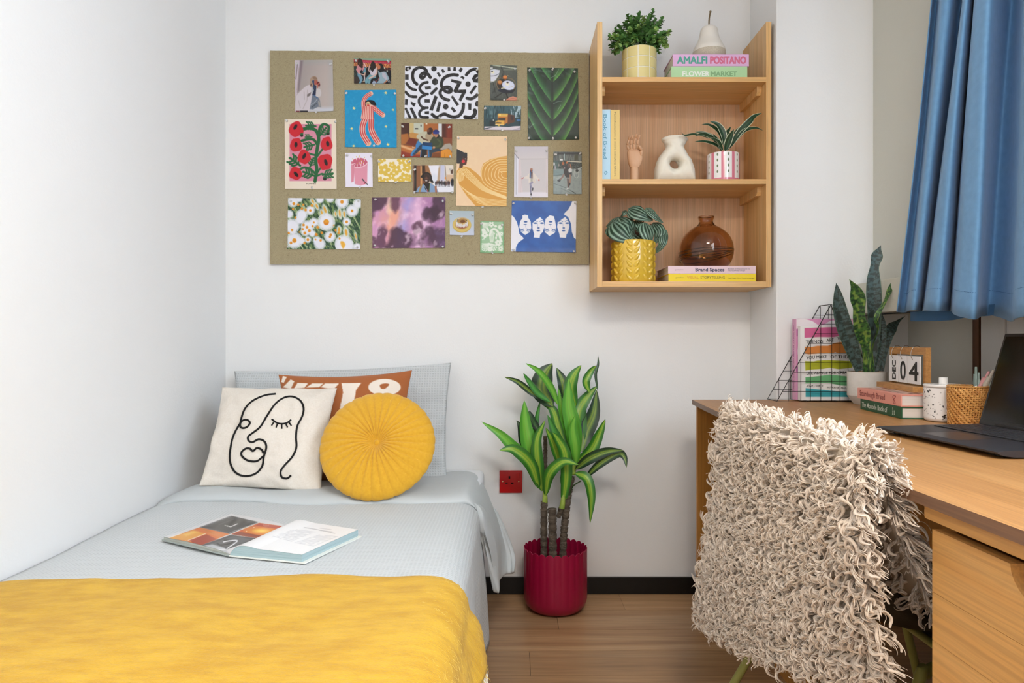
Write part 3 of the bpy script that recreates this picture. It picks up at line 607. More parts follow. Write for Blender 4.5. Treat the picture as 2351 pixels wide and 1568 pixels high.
# ================= OPEN BOOK ON THE BED =================
Zb = ZB + .0262
def bp(px, py, z=Zb): d = (CH - z) / (py - CY) * F; return P(px, py, d)
BL_, TL_, ST_, SB_, TR_, BR_ = bp(376, 1241), bp(531, 1187), bp(661, 1213), bp(528, 1277), bp(822, 1233), bp(693, 1293)
t = thing('open_book', 'open illustrated book lying face up on the grey coverlet', 'book', (SB_ + ST_) / 2)
m_pg = vcol('printed_page', .35, coat=.2); m_pe = mat('page_edges', 'B9CDD0', .8, col2='8FAAB0', nscale=3, stretch=(2, 2, 600)); m_pe2 = mat('page_edges_pale', 'C9CCC4', .8, col2='8D938C', nscale=3, stretch=(2, 2, 500)); m_cv = mat('book_cover_pale', 'E9EBE4', .5)
def pagegrid(A, Bp, Cp, D, hf, nu=90, nv=70):
    """A,B at the spine (near, far); D,C outer edge (near, far)"""
    out = []
    for j in range(nv):
        v = j / (nv - 1); a = A.lerp(Bp, v); d = D.lerp(Cp, v)
        for i in range(nu): u = i / (nu - 1); p = a.lerp(d, u); out.append((p.x, p.y, Zb + hf(u, v)))
    return np.array(out)
hr = lambda u, v: .0035 + .021 * (1 - math.exp(-u * 16)) - .006 * u + .004 * math.sin(min(1, u * 2.6) * PI) * (1 - .2 * v)
hl = lambda u, v: .0035 + .005 * (1 - math.exp(-u * 9)) + .002 * math.sin(u * PI)
def block(name, V, nu, nv, m, colr=None, drop=.0):
    n = nu * nv; low = V.copy(); low[:, 2] = Zb + .0026
    Fc = [list(f) for f in gridF(nu, nv)]; ring = [i for i in range(nu)] + [j * nu + nu - 1 for j in range(1, nv)] + [(nv - 1) * nu + i for i in range(nu - 2, -1, -1)] + [j * nu for j in range(nv - 2, 0, -1)]
    L_ = len(ring); side = [[ring[k], ring[(k + 1) % L_], L_ * 0 + n + (k + 1) % L_, n + k] for k in range(L_)]
    VV = np.concatenate([V, low[ring]]); return VV, Fc, side
def lift(V, dz): W_ = V.copy(); W_[:, 2] += dz; return W_
VR = pagegrid(SB_, ST_, TR_, BR_, hr) if False else pagegrid(SB_, ST_, TR_, BR_, hr)
VV, Ft, sd_ = block('r', VR, 90, 70, m_pe); mesh_obj('page_block', VV, Ft + sd_, m_pe, t)
pt = Paint(VR, 'F3F4F6', (360, 1160, 4.898))
g = 'C9CBD2'
for k in range(13):
    f = k / 12; pt.line([(1300 + 5 * f, 360 - 0 * f), (1300, 360)], 1, g)
def para(a, b, c, d, n, w=3.2, col='B9BCC4'):
    for k in range(n):
        f = (k + .5) / n; x0, y0 = a[0] + (d[0] - a[0]) * f, a[1] + (d[1] - a[1]) * f; x1, y1 = b[0] + (c[0] - b[0]) * f, b[1] + (c[1] - b[1]) * f; m_ = int(abs(x1 - x0) / 26) + 1
        for q_ in range(m_):
            if random.random() < .08: continue
            s0, s1 = q_ / m_ + .004, (q_ + .82) / m_; pt.line([(x0 + (x1 - x0) * s0, y0 + (y1 - y0) * s0), (x0 + (x1 - x0) * s1, y0 + (y1 - y0) * s1)], w, col, False)
para((1560, 270), (1800, 300), (1510, 415), (1290, 350), 11); para((1830, 330), (2050, 350), (1760, 470), (1540, 425), 11)
pt.line([(1660, 252), (1800, 275), (2005, 320)], 4, '8E9098'); pt.line([(1830, 258), (1960, 276)], 3, 'A9ABB2'); pt.line([(1830, 285), (1970, 300)], 5, 'B5B7BE'); pt.line([(1465, 548), (1550, 560)], 5, 'C2C3C8')
mesh_obj('right_page', lift(VR, .0006), gridF(90, 70), m_pg, t, True, pt.c)
VL = pagegrid(SB_, ST_, TL_, BL_, hl, 120, 90); VV, Ft, sd_ = block('l', VL, 120, 90, m_pe2); mesh_obj('page_block', VV, Ft + sd_, m_pe2, t)
pt = Paint(VL, 'D8D8DA', (360, 1160, 4.898))
pt.poly([(480, 250), (835, 120), (1140, 190), (820, 325)], '3E3F42'); pt.poly([(560, 250), (845, 150), (1060, 200), (800, 290)], '343437')
pt.line([(700, 220), (860, 160)], 12, '5C5D60', op=.5); pt.line([(790, 232), (830, 245), (905, 212)], 9, 'E8E8EA', False); pt.line([(765, 225), (795, 240)], 6, 'D8D8D8'); pt.line([(490, 250), (830, 128)], 9, '77787E'); pt.line([(560, 262), (815, 320)], 8, '6B6C70'); pt.line([(820, 310), (1130, 200)], 8, '8A8B90')
pt.poly([(75, 390), (480, 250), (820, 325), (450, 470), (230, 425)], 'D9742A'); pt.poly([(120, 375), (400, 285), (555, 322), (330, 400)], 'E7A23A'); pt.poly([(300, 330), (420, 290), (470, 300), (330, 350)], 'F3C35A', soft=12); pt.line([(100, 380), (280, 318)], 9, 'F2E8DC'); pt.line([(350, 398), (550, 320)], 7, 'F4E2CC', False); pt.line([(325, 405), (430, 462)], 10, 'F0D9B8', False)
pt.poly([(370, 395), (560, 330), (680, 385), (450, 468)], 'A93F1C'); pt.poly([(560, 320), (640, 300), (800, 335), (700, 360)], 'D98240'); pt.line([(490, 258), (640, 320)], 9, 'C9802F'); pt.line([(360, 420), (440, 468)], 12, 'E8A040', False)
pt.poly([(840, 325), (1150, 200), (1490, 247), (1180, 372)], 'CC5E22'); pt.ell(1180, 290, 150, 36, 'EFA836', .0, soft=30); pt.ell(1170, 290, 70, 18, 'FBD25E', 0, soft=14); pt.poly([(840, 330), (930, 300), (1215, 350), (1130, 372)], '8F3A1C'); pt.poly([(1150, 205), (1480, 250), (1380, 272), (1110, 232)], 'B9462A')
for k in range(6): pt.line([(1190 + 14 * k, 212), (1210 + 10 * k, 240)], 2.5, 'E8A79A')
for x, y in ((1008, 295), (1245, 325), (1365, 290), (1092, 253)): pt.ell(x, y, 6, 4, 'FFF2D8')
pt.poly([(460, 465), (830, 335), (1130, 375), (790, 500)], '4A4B4E'); pt.poly([(590, 440), (860, 350), (1080, 385), (820, 470)], '5E5F62'); pt.line([(680, 430), (720, 450), (830, 430), (850, 400), (760, 395)], 14, '2C2D30'); pt.line([(750, 415), (830, 400), (905, 405), (790, 490)], 12, 'E3E4E8'); pt.poly([(440, 470), (620, 440), (760, 480), (820, 560), (700, 540)], 'B9BCC0', soft=8); pt.line([(480, 480), (600, 500), (780, 500)], 9, 'F0F0F2', op=.7)
for k in range(16): pt.line([(480 + 16 * k, 478 + 3 * k), (486 + 16 * k, 492 + 3 * k)], 3, '7B7C80')
mesh_obj('left_page', lift(VL, .0006), gridF(120, 90), m_pg, t, True, pt.c)
def quadbox(pts, z0, z1):
    b = BM(); prism(b, [(p.x, p.y) for p in pts], z0, z1); return b
e1 = (TR_ - BR_).normalized() * .003; o1 = (BR_ - SB_).normalized() * .010; o2 = (BL_ - SB_).normalized() * .004
obj('back_cover', quadbox([SB_ - e1, BR_ + o1 - e1, TR_ + o1 + e1, ST_ + e1], Zb, Zb + .0027), m_cv, t); obj('front_cover', quadbox([SB_ - e1, ST_ + e1, TL_ + o2 + e1, BL_ + o2 - e1], Zb, Zb + .0027), mat('book_cover_grey', 'A7B0AD', .5), t)
# ================= WALL SOCKET =================
t = thing('power_socket', 'red switched power socket on the wall beside the bed', 'socket', P(1172, 1131, YB))
m_red = mat('red_plastic', 'C00A12', .35); m_dk = mat('dark_hole', '1A0507', .8)
def sp(x, y, d=YB): return P(1080 + x / 2.49, 800 + y / 2.49, d)
a, c = sp(166, 696), sp(296, 823); obj('face_plate', box(BM(), a.x, c.x, YB - .009, YB - .0005, c.z, a.z, .0025), m_red, t, sharp=40)
a, c = sp(263, 708), sp(281, 746); obj('switch', box(BM(), a.x, c.x, YB - .012, YB - .008, c.z, a.z, .001), m_red, t)
for x0, y0, x1, y1 in ((218, 727, 228, 742), (200, 764, 213, 771), (233, 764, 246, 771)):
    a, c = sp(x0, y0), sp(x1, y1); obj('pin_hole', box(BM(), a.x, c.x, YB - .0095, YB - .0085, c.z, a.z), m_dk, t)
for x in (185, 276):
    a = sp(x, 758); obj('screw', lathe(BM(), [(0, .001), (.0024, .0006), (.0026, 0)], (0, 0, 0), 14, M4=Matrix.Translation((a.x, YB - .009, a.z)) @ Matrix.Rotation(PI / 2, 4, 'X')), mat('screw_brass', 'C9B48A', .3, metal=1), t)
# ================= PLANTS =================
def lance(v): return (math.sin(PI * min(1, v) ** .85) ** .75) * (1 - .15 * v) + .12 * (1 - v)
def oval(v): return math.sin(PI * v ** .55) ** .58
def sword(v): return min(1, .55 + v * 1.2) * (1 - max(0, (v - .62) / .38) ** 1.6)
def leaf(name, pts, width, m, parent, wf=lance, face=(0, -1, .15), fold=.25, curl=0.0, wave=.0, colf=None, nu=9, ns=None, twist=0.0, thick=0):
    S = cr(pts, ns or max(3, 18 // (len(pts) - 1))); n = len(S); fc = Vector(face).normalized(); V = []; U = []; T = []
    for i in range(n):
        v = i / (n - 1); tg = Vector(S[min(i + 1, n - 1)] - S[max(i - 1, 0)]).normalized(); s = tg.cross(fc)
        if s.length < .05: s = tg.cross(Vector((1, 0, .2)))
        s.normalize(); nn = s.cross(tg).normalized()
        if nn.dot(fc) < 0: nn = -nn
        if twist: R = Matrix.Rotation(twist * math.sin(v * PI * 2), 3, tg); s = R @ s; nn = R @ nn
        w = width / 2 * wf(v)
        for k in range(nu):
            u = -1 + 2 * k / (nu - 1); V.append(Vector(S[i]) + s * (u * w) + nn * (fold * abs(u) * w + curl * u * u * w + wave * w * math.sin(v * 14 + u * 2) * abs(u))); U.append(u); T.append(v)
    col = None
    if colf: U = np.array(U); T = np.array(T); col = colf(U, T)
    o = mesh_obj(name, np.array([list(p) for p in V]), gridF(nu, n), m, parent, True, col)
    return o
def lerpc(a, b, t_): t_ = np.clip(t_, 0, 1)[:, None]; return np.array(rgb(a)) * (1 - t_) + np.array(rgb(b)) * t_
def drac(kind):
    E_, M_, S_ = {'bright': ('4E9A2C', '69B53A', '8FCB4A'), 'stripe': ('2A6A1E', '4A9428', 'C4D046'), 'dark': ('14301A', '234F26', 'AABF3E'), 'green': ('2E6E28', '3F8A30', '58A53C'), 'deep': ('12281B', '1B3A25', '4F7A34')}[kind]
    def f(U, T):
        c = lerpc(M_, E_, (np.abs(U) - .35) * 2); s = np.exp(-(U / .36) ** 6) * (1 - .7 * np.exp(-(U / .05) ** 2)) * (.72 + .28 * np.cos(U * 34)); c = c * (1 - (s * .9)[:, None]) + np.array(rgb(S_)) * (s * .9)[:, None]
        return c * (.93 + .07 * np.cos(U * 60))[:, None]
    return f
m_leaf = vcol('glossy_leaf', .40, spec=.5); m_leafm = vcol('matte_leaf', .5)
def cp(x, y, d, fr=(1080, 800, 2.49)): return P(fr[0] + x / fr[2], fr[1] + y / fr[2], d)
PX, PY = P(1275, 1400, 2.52).x, 2.515
t = thing('potted_dracaena', 'tall dracaena with striped leaves in a scalloped magenta metal pot', 'plant', (PX, PY, 0))
# pot: 24 flutes, scalloped rim
R0 = .1165; b = BM(); NS_ = 240; FL = 26
def sc_(a): return abs(math.sin(FL * a / 2))
for inner in (0, 1):
    rings = []; off = .0018 if inner else 0
    for z, r in ((.0, .055), (.0015, .075), (.008, .094), (.022, .109), (.045, R0), (.08, R0), (.14, R0), (.19, R0), (.2175, R0)):
        ring = []
        for k in range(NS_):
            a = 2 * PI * k / NS_; fl_ = (z / .22) ** .7; rr = r * (1 - .020 * fl_ * (1 - sc_(a) ** .6)) - off; zz = z + (.011 * (sc_(a) ** .55) if z > .21 else 0) + (.001 if inner else 0)
            ring.append(b.verts.new((PX + rr * math.cos(a), PY + rr * math.sin(a), zz)))
        rings.append(ring)
    for r1, r2 in zip(rings, rings[1:]):
        for k in range(NS_): b.faces.new((r1[k], r1[(k + 1) % NS_], r2[(k + 1) % NS_], r2[k]))
    b.faces.new(rings[0][::-1]); top = rings[-1]
    if inner:
        for k in range(NS_): b.faces.new((top0[k], top0[(k + 1) % NS_], top[(k + 1) % NS_], top[k]))
    top0 = top
obj('pot', b, mat('magenta_lacquer', '9C0A3A', .38, spec=.6), t, True, sharp=50)
obj('soil', lathe(BM(), [(0, .165), (R0 - .006, .163), (R0 - .006, .155)], (PX, PY, 0), 40), mat('dark_soil', '2A1D14', .95, bump=.8, bscale=120), t)
m_bark = mat('ringed_bark', '6A5E50', .85, col2='4C4238', nscale=30, bump=.6, bscale=90, stretch=(1, 1, 2.5))
def trunk(pts, r, d=2.5, nm='stem'):
    S = cr([cp(x, y, dd) for x, y, dd in pts], 26); rs = [r * (1 + .09 * (1 if (i % 8) < 5 else -1) * 1 + .05 * math.sin(i * 2.1)) if i % 8 not in (5,) else r * 1.14 for i in range(len(S))]; rs = [x * (.9 + .2 * random.random()) if i % 8 == 5 else x for i, x in enumerate(rs)]
    obj(nm, tube(BM(), S, rs, 12), m_bark, t, True)
trunk([(420, 1250, 2.50), (420, 1050, 2.5), (422, 875, 2.5)], .0118); trunk([(472, 1250, 2.47), (470, 1080, 2.47), (468, 915, 2.47)], .0142)
trunk([(527, 1250, 2.49), (533, 1080, 2.49), (545, 950, 2.5), (560, 830, 2.51), (578, 730, 2.51)], .0125); trunk([(426, 780, 2.545), (428, 640, 2.545), (428, 500, 2.545)], .007)
trunk([(500, 965, 2.485), (516, 930, 2.485), (516, 912, 2.485)], .009, nm='branch_stub')
m_sheath = mat('green_sheath', '7F9A3A', .5, col2='9DB04A', nscale=40)
for a_, c_ in (((426, 880, 2.498), (422, 800, 2.498)), ((522, 915, 2.485), (532, 830, 2.49)), ((584, 720, 2.51), (596, 620, 2.51))):
    obj('leaf_sheath', tube(BM(), cr([cp(*a_), cp((a_[0] + c_[0]) / 2 + 2, (a_[1] + c_[1]) / 2, a_[2]), cp(*c_)], 5), [.011, .0105, .0102, .010, .0095, .009, .0085, .008, .0075, .007, .006][:11], 10), m_sheath, t, True)
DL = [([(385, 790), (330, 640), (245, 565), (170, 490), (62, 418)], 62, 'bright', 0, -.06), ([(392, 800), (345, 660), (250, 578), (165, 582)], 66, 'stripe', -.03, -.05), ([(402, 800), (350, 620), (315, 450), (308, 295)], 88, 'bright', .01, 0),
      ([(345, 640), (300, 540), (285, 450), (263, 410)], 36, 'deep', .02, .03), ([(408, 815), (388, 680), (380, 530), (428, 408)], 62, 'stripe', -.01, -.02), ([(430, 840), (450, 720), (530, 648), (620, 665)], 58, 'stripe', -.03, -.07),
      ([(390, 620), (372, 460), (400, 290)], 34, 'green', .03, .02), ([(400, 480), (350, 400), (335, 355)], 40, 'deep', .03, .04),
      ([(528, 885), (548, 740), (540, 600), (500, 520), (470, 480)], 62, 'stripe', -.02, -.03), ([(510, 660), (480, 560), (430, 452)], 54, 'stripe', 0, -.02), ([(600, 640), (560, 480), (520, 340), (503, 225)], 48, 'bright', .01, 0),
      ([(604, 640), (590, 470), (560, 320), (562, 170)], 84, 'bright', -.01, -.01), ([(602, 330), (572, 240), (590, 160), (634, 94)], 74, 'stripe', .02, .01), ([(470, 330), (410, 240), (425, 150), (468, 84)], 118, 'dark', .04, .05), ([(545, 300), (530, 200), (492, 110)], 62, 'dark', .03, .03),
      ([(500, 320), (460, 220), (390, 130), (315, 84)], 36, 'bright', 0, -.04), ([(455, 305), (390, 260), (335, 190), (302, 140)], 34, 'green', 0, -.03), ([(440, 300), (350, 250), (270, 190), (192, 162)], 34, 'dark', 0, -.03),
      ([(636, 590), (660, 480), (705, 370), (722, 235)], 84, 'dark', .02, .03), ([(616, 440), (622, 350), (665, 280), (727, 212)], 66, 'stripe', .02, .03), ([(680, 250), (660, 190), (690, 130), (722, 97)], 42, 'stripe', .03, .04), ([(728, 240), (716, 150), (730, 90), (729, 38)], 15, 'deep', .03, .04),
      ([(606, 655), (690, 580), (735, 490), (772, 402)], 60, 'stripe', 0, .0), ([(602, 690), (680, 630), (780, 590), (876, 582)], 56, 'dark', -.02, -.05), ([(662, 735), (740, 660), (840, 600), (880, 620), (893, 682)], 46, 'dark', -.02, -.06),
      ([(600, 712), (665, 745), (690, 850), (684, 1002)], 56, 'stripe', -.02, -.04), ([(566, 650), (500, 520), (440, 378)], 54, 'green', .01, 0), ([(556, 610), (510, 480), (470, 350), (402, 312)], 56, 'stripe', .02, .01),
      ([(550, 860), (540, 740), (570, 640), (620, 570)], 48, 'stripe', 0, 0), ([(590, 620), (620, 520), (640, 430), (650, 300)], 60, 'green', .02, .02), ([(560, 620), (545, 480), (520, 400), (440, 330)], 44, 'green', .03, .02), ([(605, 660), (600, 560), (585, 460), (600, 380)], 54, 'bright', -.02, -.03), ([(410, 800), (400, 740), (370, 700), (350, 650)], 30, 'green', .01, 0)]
sc1 = 2.5 / F / 2.49
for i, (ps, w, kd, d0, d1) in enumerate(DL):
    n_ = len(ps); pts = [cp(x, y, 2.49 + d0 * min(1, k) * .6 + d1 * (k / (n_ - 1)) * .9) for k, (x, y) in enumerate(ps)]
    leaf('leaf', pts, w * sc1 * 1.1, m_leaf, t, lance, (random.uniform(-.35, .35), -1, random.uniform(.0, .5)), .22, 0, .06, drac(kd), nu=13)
obj('petiole', tube(BM(), cr([cp(562, 850, 2.5), cp(585, 790, 2.49), cp(632, 757, 2.47)], 5), .0022, 6), mat('dark_stalk', '2E4A22', .5), t)

# ---- little round-leaved plant in the tiled pot, top of the shelf ----
FA = (1330, 0, 4.751); px0 = 1467.5; yc = 2.50; ec = P(px0, 100, yc); zt, zb, r_ = 2.044, 1.920, .0615
t = thing('tiled_pot_plant', 'bushy small-leaved green plant in a pale yellow pot with white grid', 'plant', (ec.x, yc, zb))
obj('pot', lathe(BM(), [(0, 0), (r_ * .97, 0), (r_, .002), (r_, .124), (r_ - .005, .124), (r_ - .005, .1), (0, .1)], (ec.x, yc, zb), 64), mat('white_glaze', 'F4F1E6', .25, coat=.4), t, sharp=40)
m_tile = mat('pale_yellow_glaze', 'E6D692', .25, coat=.5)
base = None
for k in range(9):
    for j in range(4):
        a0, a1 = math.radians(-104 + 40 * k + 1.6), math.radians(-104 + 40 * (k + 1) - 1.6); z1 = zt - .0007 - j * .039; z0 = max(zb + .001, z1 - .0362)
        b = BM(); M_ = 9; fr_ = [[], []]
        for q_ in range(M_):
            a = a0 + (a1 - a0) * q_ / (M_ - 1)
            for li, zz in enumerate((z0, z1)): fr_[li].append([b.verts.new((ec.x + math.cos(a) * rr, yc + math.sin(a) * rr, zz)) for rr in (r_ - .0005, r_ + .0013)])
        for q_ in range(M_ - 1):
            A_, B_, C_, D_ = fr_[0][q_], fr_[0][q_ + 1], fr_[1][q_ + 1], fr_[1][q_]; b.faces.new((A_[1], B_[1], C_[1], D_[1])); b.faces.new((D_[0], D_[1], C_[1], C_[0])); b.faces.new((A_[0], B_[0], B_[1], A_[1]))
        for q_ in (0, M_ - 1): A_, D_ = fr_[0][q_], fr_[1][q_]; b.faces.new((A_[0], A_[1], D_[1], D_[0]))
        obj('tile', b, m_tile, t, sharp=40)
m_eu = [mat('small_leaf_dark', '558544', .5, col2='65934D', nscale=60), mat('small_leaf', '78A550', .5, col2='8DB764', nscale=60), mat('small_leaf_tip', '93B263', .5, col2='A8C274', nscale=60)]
eum = []
for m in m_eu:
    b = BM(); rr = [[b.verts.new((r1 * .5 * w1, s1 * r1 * .5, h1)) for (w1, s1, h1) in ()] for r1 in ()]
    c0 = b.verts.new((0, 0, 0)); ring = [b.verts.new((.5 + .5 * math.cos(a) , .42 * math.sin(a), .10 * abs(math.sin(a)) - .08 * (.5 + .5 * math.cos(a)))) for a in np.linspace(PI, 3 * PI, 11)[1:-1]]
    mid = b.verts.new((.5, 0, -.06)); allr = [c0] + ring
    for i in range(len(allr)): b.faces.new((mid, allr[i], allr[(i + 1) % len(allr)]))
    me = bpy.data.meshes.new('leaf'); b.to_mesh(me); b.free(); me.materials.append(m); me.shade_smooth(); eum.append(me)
leaves = []; m_stalk = mat('green_stalk', '3C5A2A', .6)
ends = [(960, 350), (905, 215), (985, 355), (810, 130), (770, 165), (650, 150), (565, 195), (525, 180), (495, 260), (430, 300), (390, 330), (345, 400), (335, 410), (345, 480), (380, 570), (350, 540), (965, 480), (870, 560), (940, 500), (700, 190), (600, 250), (520, 470), (700, 470), (600, 480), (860, 500), (500, 540), (800, 540), (410, 500), (940, 440), (640, 300), (760, 300), (560, 260), (830, 230), (880, 260), (850, 330), (700, 280), (620, 320), (540, 330), (480, 380), (740, 350), (820, 420), (660, 400), (560, 420), (450, 470), (780, 480), (890, 430), (430, 420), (610, 200), (735, 240), (420, 560), (920, 400)]
for si, (ex, ey) in enumerate(ends):
    dd = yc + random.uniform(-.055, .055); e_ = cp(ex, ey, dd, FA); s_ = Vector((ec.x + (e_.x - ec.x) * .25, yc + (dd - yc) * .3, zt - .02)); mid = s_.lerp(e_, .55) + Vector((0, 0, .022))
    if ey > 450: mid.z += .02; dd_ = -1
    S = cr([s_, mid, e_], 7); obj('stem', tube(BM(), S, .0009, 5), m_stalk, t)
    for i in range(4, len(S)):
        for sgn in (-1, 1):
            for rep in range(1 if i < 7 else 2):
                tg = Vector(S[i] - S[i - 1]).normalized(); a = random.uniform(0, 2 * PI); sd = tg.orthogonal().normalized(); sd.rotate(Matrix.Rotation(a, 3, tg)); dirv = (sd * 1.0 + tg * .55).normalized() * sgn if False else (sd * sgn + tg * .6).normalized()
                up = Vector((random.uniform(-.4, .4), random.uniform(-.9, 0), 1)).normalized(); y_ = up.cross(dirv).normalized(); z_ = dirv.cross(y_); sc = random.uniform(.0135, .0205) * (1 - .3 * (i / len(S)) ** 3)
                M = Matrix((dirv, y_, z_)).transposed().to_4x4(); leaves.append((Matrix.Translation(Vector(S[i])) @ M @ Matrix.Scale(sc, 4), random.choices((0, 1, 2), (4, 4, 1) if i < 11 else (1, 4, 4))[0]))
random.shuffle(leaves); leaves.sort(key=lambda q_: q_[0].translation.y)
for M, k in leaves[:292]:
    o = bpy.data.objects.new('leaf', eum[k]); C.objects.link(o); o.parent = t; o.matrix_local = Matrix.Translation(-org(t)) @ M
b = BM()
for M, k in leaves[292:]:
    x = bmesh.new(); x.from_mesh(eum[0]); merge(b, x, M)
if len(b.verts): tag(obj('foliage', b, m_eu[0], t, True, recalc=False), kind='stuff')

# ---- striped-leaf plant in the yellow relief pot ----
FB = (1330, 340, 4.355); yc = 2.50; ec = P(1454, 600, yc); zb = 1.196; r_ = .0765; H = .151
t = thing('yellow_pot_plant', 'watermelon-striped leafy plant in a glossy yellow leaf-relief pot', 'plant', (ec.x, yc, zb))
m_yg = mat('yellow_glaze', 'E3BC3E', .2, coat=.7, spec=.6)
obj('pot', lathe(BM(), [(0, 0), (r_ * .96, 0), (r_, .004), (r_, H - .003), (r_ - .001, H), (r_ - .005, H - .001), (r_ - .006, H - .02), (0, H - .02)], (ec.x, yc, zb), 72), m_yg, t, True, sharp=50)
b = BM(); n1, n2 = 7, 5; g = []
for i in range(n1):
    v = i / (n1 - 1); row = []
    for k in range(n2): u = -1 + 2 * k / (n2 - 1); w = .26 * oval(min(.999, max(.001, v))); row.append(b.verts.new((u * w, v, .17 * math.sqrt(max(0, 1 - u * u)) * math.sin(PI * v) ** .5)))
    g.append(row)
for i in range(n1 - 1):
    for k in range(n2 - 1): b.faces.new((g[i][k], g[i][k + 1], g[i + 1][k + 1], g[i + 1][k]))
me = bpy.data.meshes.new('leaf_relief'); b.to_mesh(me); b.free(); me.materials.append(m_yg); me.shade_smooth()
for c_ in range(8):
    for j in range(6):
        for s_ in (-1, 1):
            a = 2 * PI * c_ / 8 - PI / 2 - .185 + s_ * .035; rad = Vector((math.cos(a), math.sin(a), 0)); tn = Vector((-math.sin(a), math.cos(a), 0)); z = zb + .004 + j * .0243
            yv = (tn * s_ * .88 + Vector((0, 0, 1))).normalized(); xv = yv.cross(rad).normalized(); M = Matrix((xv, yv, rad)).transposed().to_4x4(); rad2 = rad * (r_ - .0012)
            o = bpy.data.objects.new('leaf_relief', me); C.objects.link(o); o.parent = t; o.matrix_local = Matrix.Translation(-org(t)) @ Matrix.Translation(Vector((ec.x, yc, z)) + rad2) @ M @ Matrix.Scale(.0315, 4)
def pepf(U, T):
    q = U / np.maximum(.25, np.sin(PI * np.clip(T, .02, .98)) ** .35); s = .5 + .5 * np.cos(q * 15.5); c = lerpc('1E3A2A', '8FAC98', (s - .35) * 2.2); return c * (1 - .25 * np.exp(-(U / .08) ** 2))[:, None]
for ps, w, d0, d1 in (([(440, 690), (350, 730), (265, 788)], 80, .03, .02), ([(470, 622), (440, 650), (410, 690)], 60, .03, .03), ([(400, 690), (480, 740), (560, 878)], 230, .02, .0), ([(490, 605), (610, 650), (738, 722)], 165, .01, .0), ([(668, 595), (750, 670), (842, 748)], 85, .0, .0),
                      ([(740, 742), (800, 840), (745, 960)], 130, .02, .0), ([(560, 840), (620, 880), (690, 950)], 150, .02, .01), ([(845, 800), (835, 940), (755, 1056)], 95, .0, .0), ([(655, 740), (690, 850), (716, 968)], 178, -.03, -.05), ([(335, 735), (420, 830), (538, 935)], 250, -.03, -.06), ([(560, 720), (600, 780), (610, 860)], 130, .03, .02)):
    n_ = len(ps); leaf('leaf', [cp(x, y, yc + d0 + (d1 - d0) * k / (n_ - 1) - .02 * (k == 1), FB) for k, (x, y) in enumerate(ps)], w * yc / F / 4.355, m_leafm, t, oval, (random.uniform(-.3, .3), -1, .35), -.12, -.18, .04, pepf, nu=41)
for x, y in ((500, 760), (620, 760), (720, 760), (420, 800), (660, 700)):
    obj('stalk', tube(BM(), cr([Vector((ec.x, yc, zb + H - .03)), cp(580, 870, yc, FB), cp(x, y, yc + .015, FB)], 5), .0018, 6), mat('red_stalk', '5A3A2A', .6), t)

# ---- white-edged strap leaves in the pink striped pot ----
FC = (1370, 220, 5.734); yc = 2.50; ec = P(1660, 380, yc); zb = 1.5585; r_ = .0590; H = .1065
t = thing('striped_pot_plant', 'dark strap-leaved plant with white leaf edges in a pink striped pot', 'plant', (ec.x, yc, zb))
V = []; NA, NZ = 320, 90; c = []
for j in range(NZ):
    z = H * j / (NZ - 1)
    for k in range(NA):
        a = 2 * PI * k / NA; rr = r_ * (1 if .03 < j / NZ < .97 else .985); V.append((ec.x + rr * math.cos(a), yc + rr * math.sin(a), zb + z)); deg = math.degrees(a) + 90
        ph = ((deg + 27.5) / 37.0) % 1; ph = ph - 1 if ph > .5 else ph; pink = abs(ph) < .155 or z < .0125; cc = rgb('F4F1EE')
        dz = ((z - .025) / .0205) % 1 - .5; dx = (abs(ph) - .5) * 37 * 2
        if pink: cc = rgb('DE7E92')
        elif z > .020 and z < .104 and (dx / 5.4) ** 2 + (dz / .26) ** 2 < 1: cc = rgb('727D58')
        c.append(cc)
kk = np.arange(NA); Fc = np.concatenate([np.stack([j * NA + kk, j * NA + (kk + 1) % NA, (j + 1) * NA + (kk + 1) % NA, (j + 1) * NA + kk], -1) for j in range(NZ - 1)])
mesh_obj('pot', V, Fc, vcol('painted_glaze', .18, coat=.7), t, True, np.array(c))
obj('pot_lining', lathe(BM(), [(r_ * .985, H), (r_ - .005, H), (r_ - .006, H - .012), (0, H - .012)], (ec.x, yc, zb), 60), mat('white_glaze', 'F4F1E6', .25), t, sharp=50); obj('pot_foot', lathe(BM(), [(0, .0003), (r_ * .984, .0003)], (ec.x, yc, zb), 60), MATS['white_glaze'], t)
def dedge(U, T): c = lerpc('16341C', '245030', .5 + .5 * np.cos(U * 7)); w = np.clip((np.abs(U) - .80) * 12, 0, 1); return c * (1 - w[:, None]) + np.array(rgb('D9DEC0')) * w[:, None]
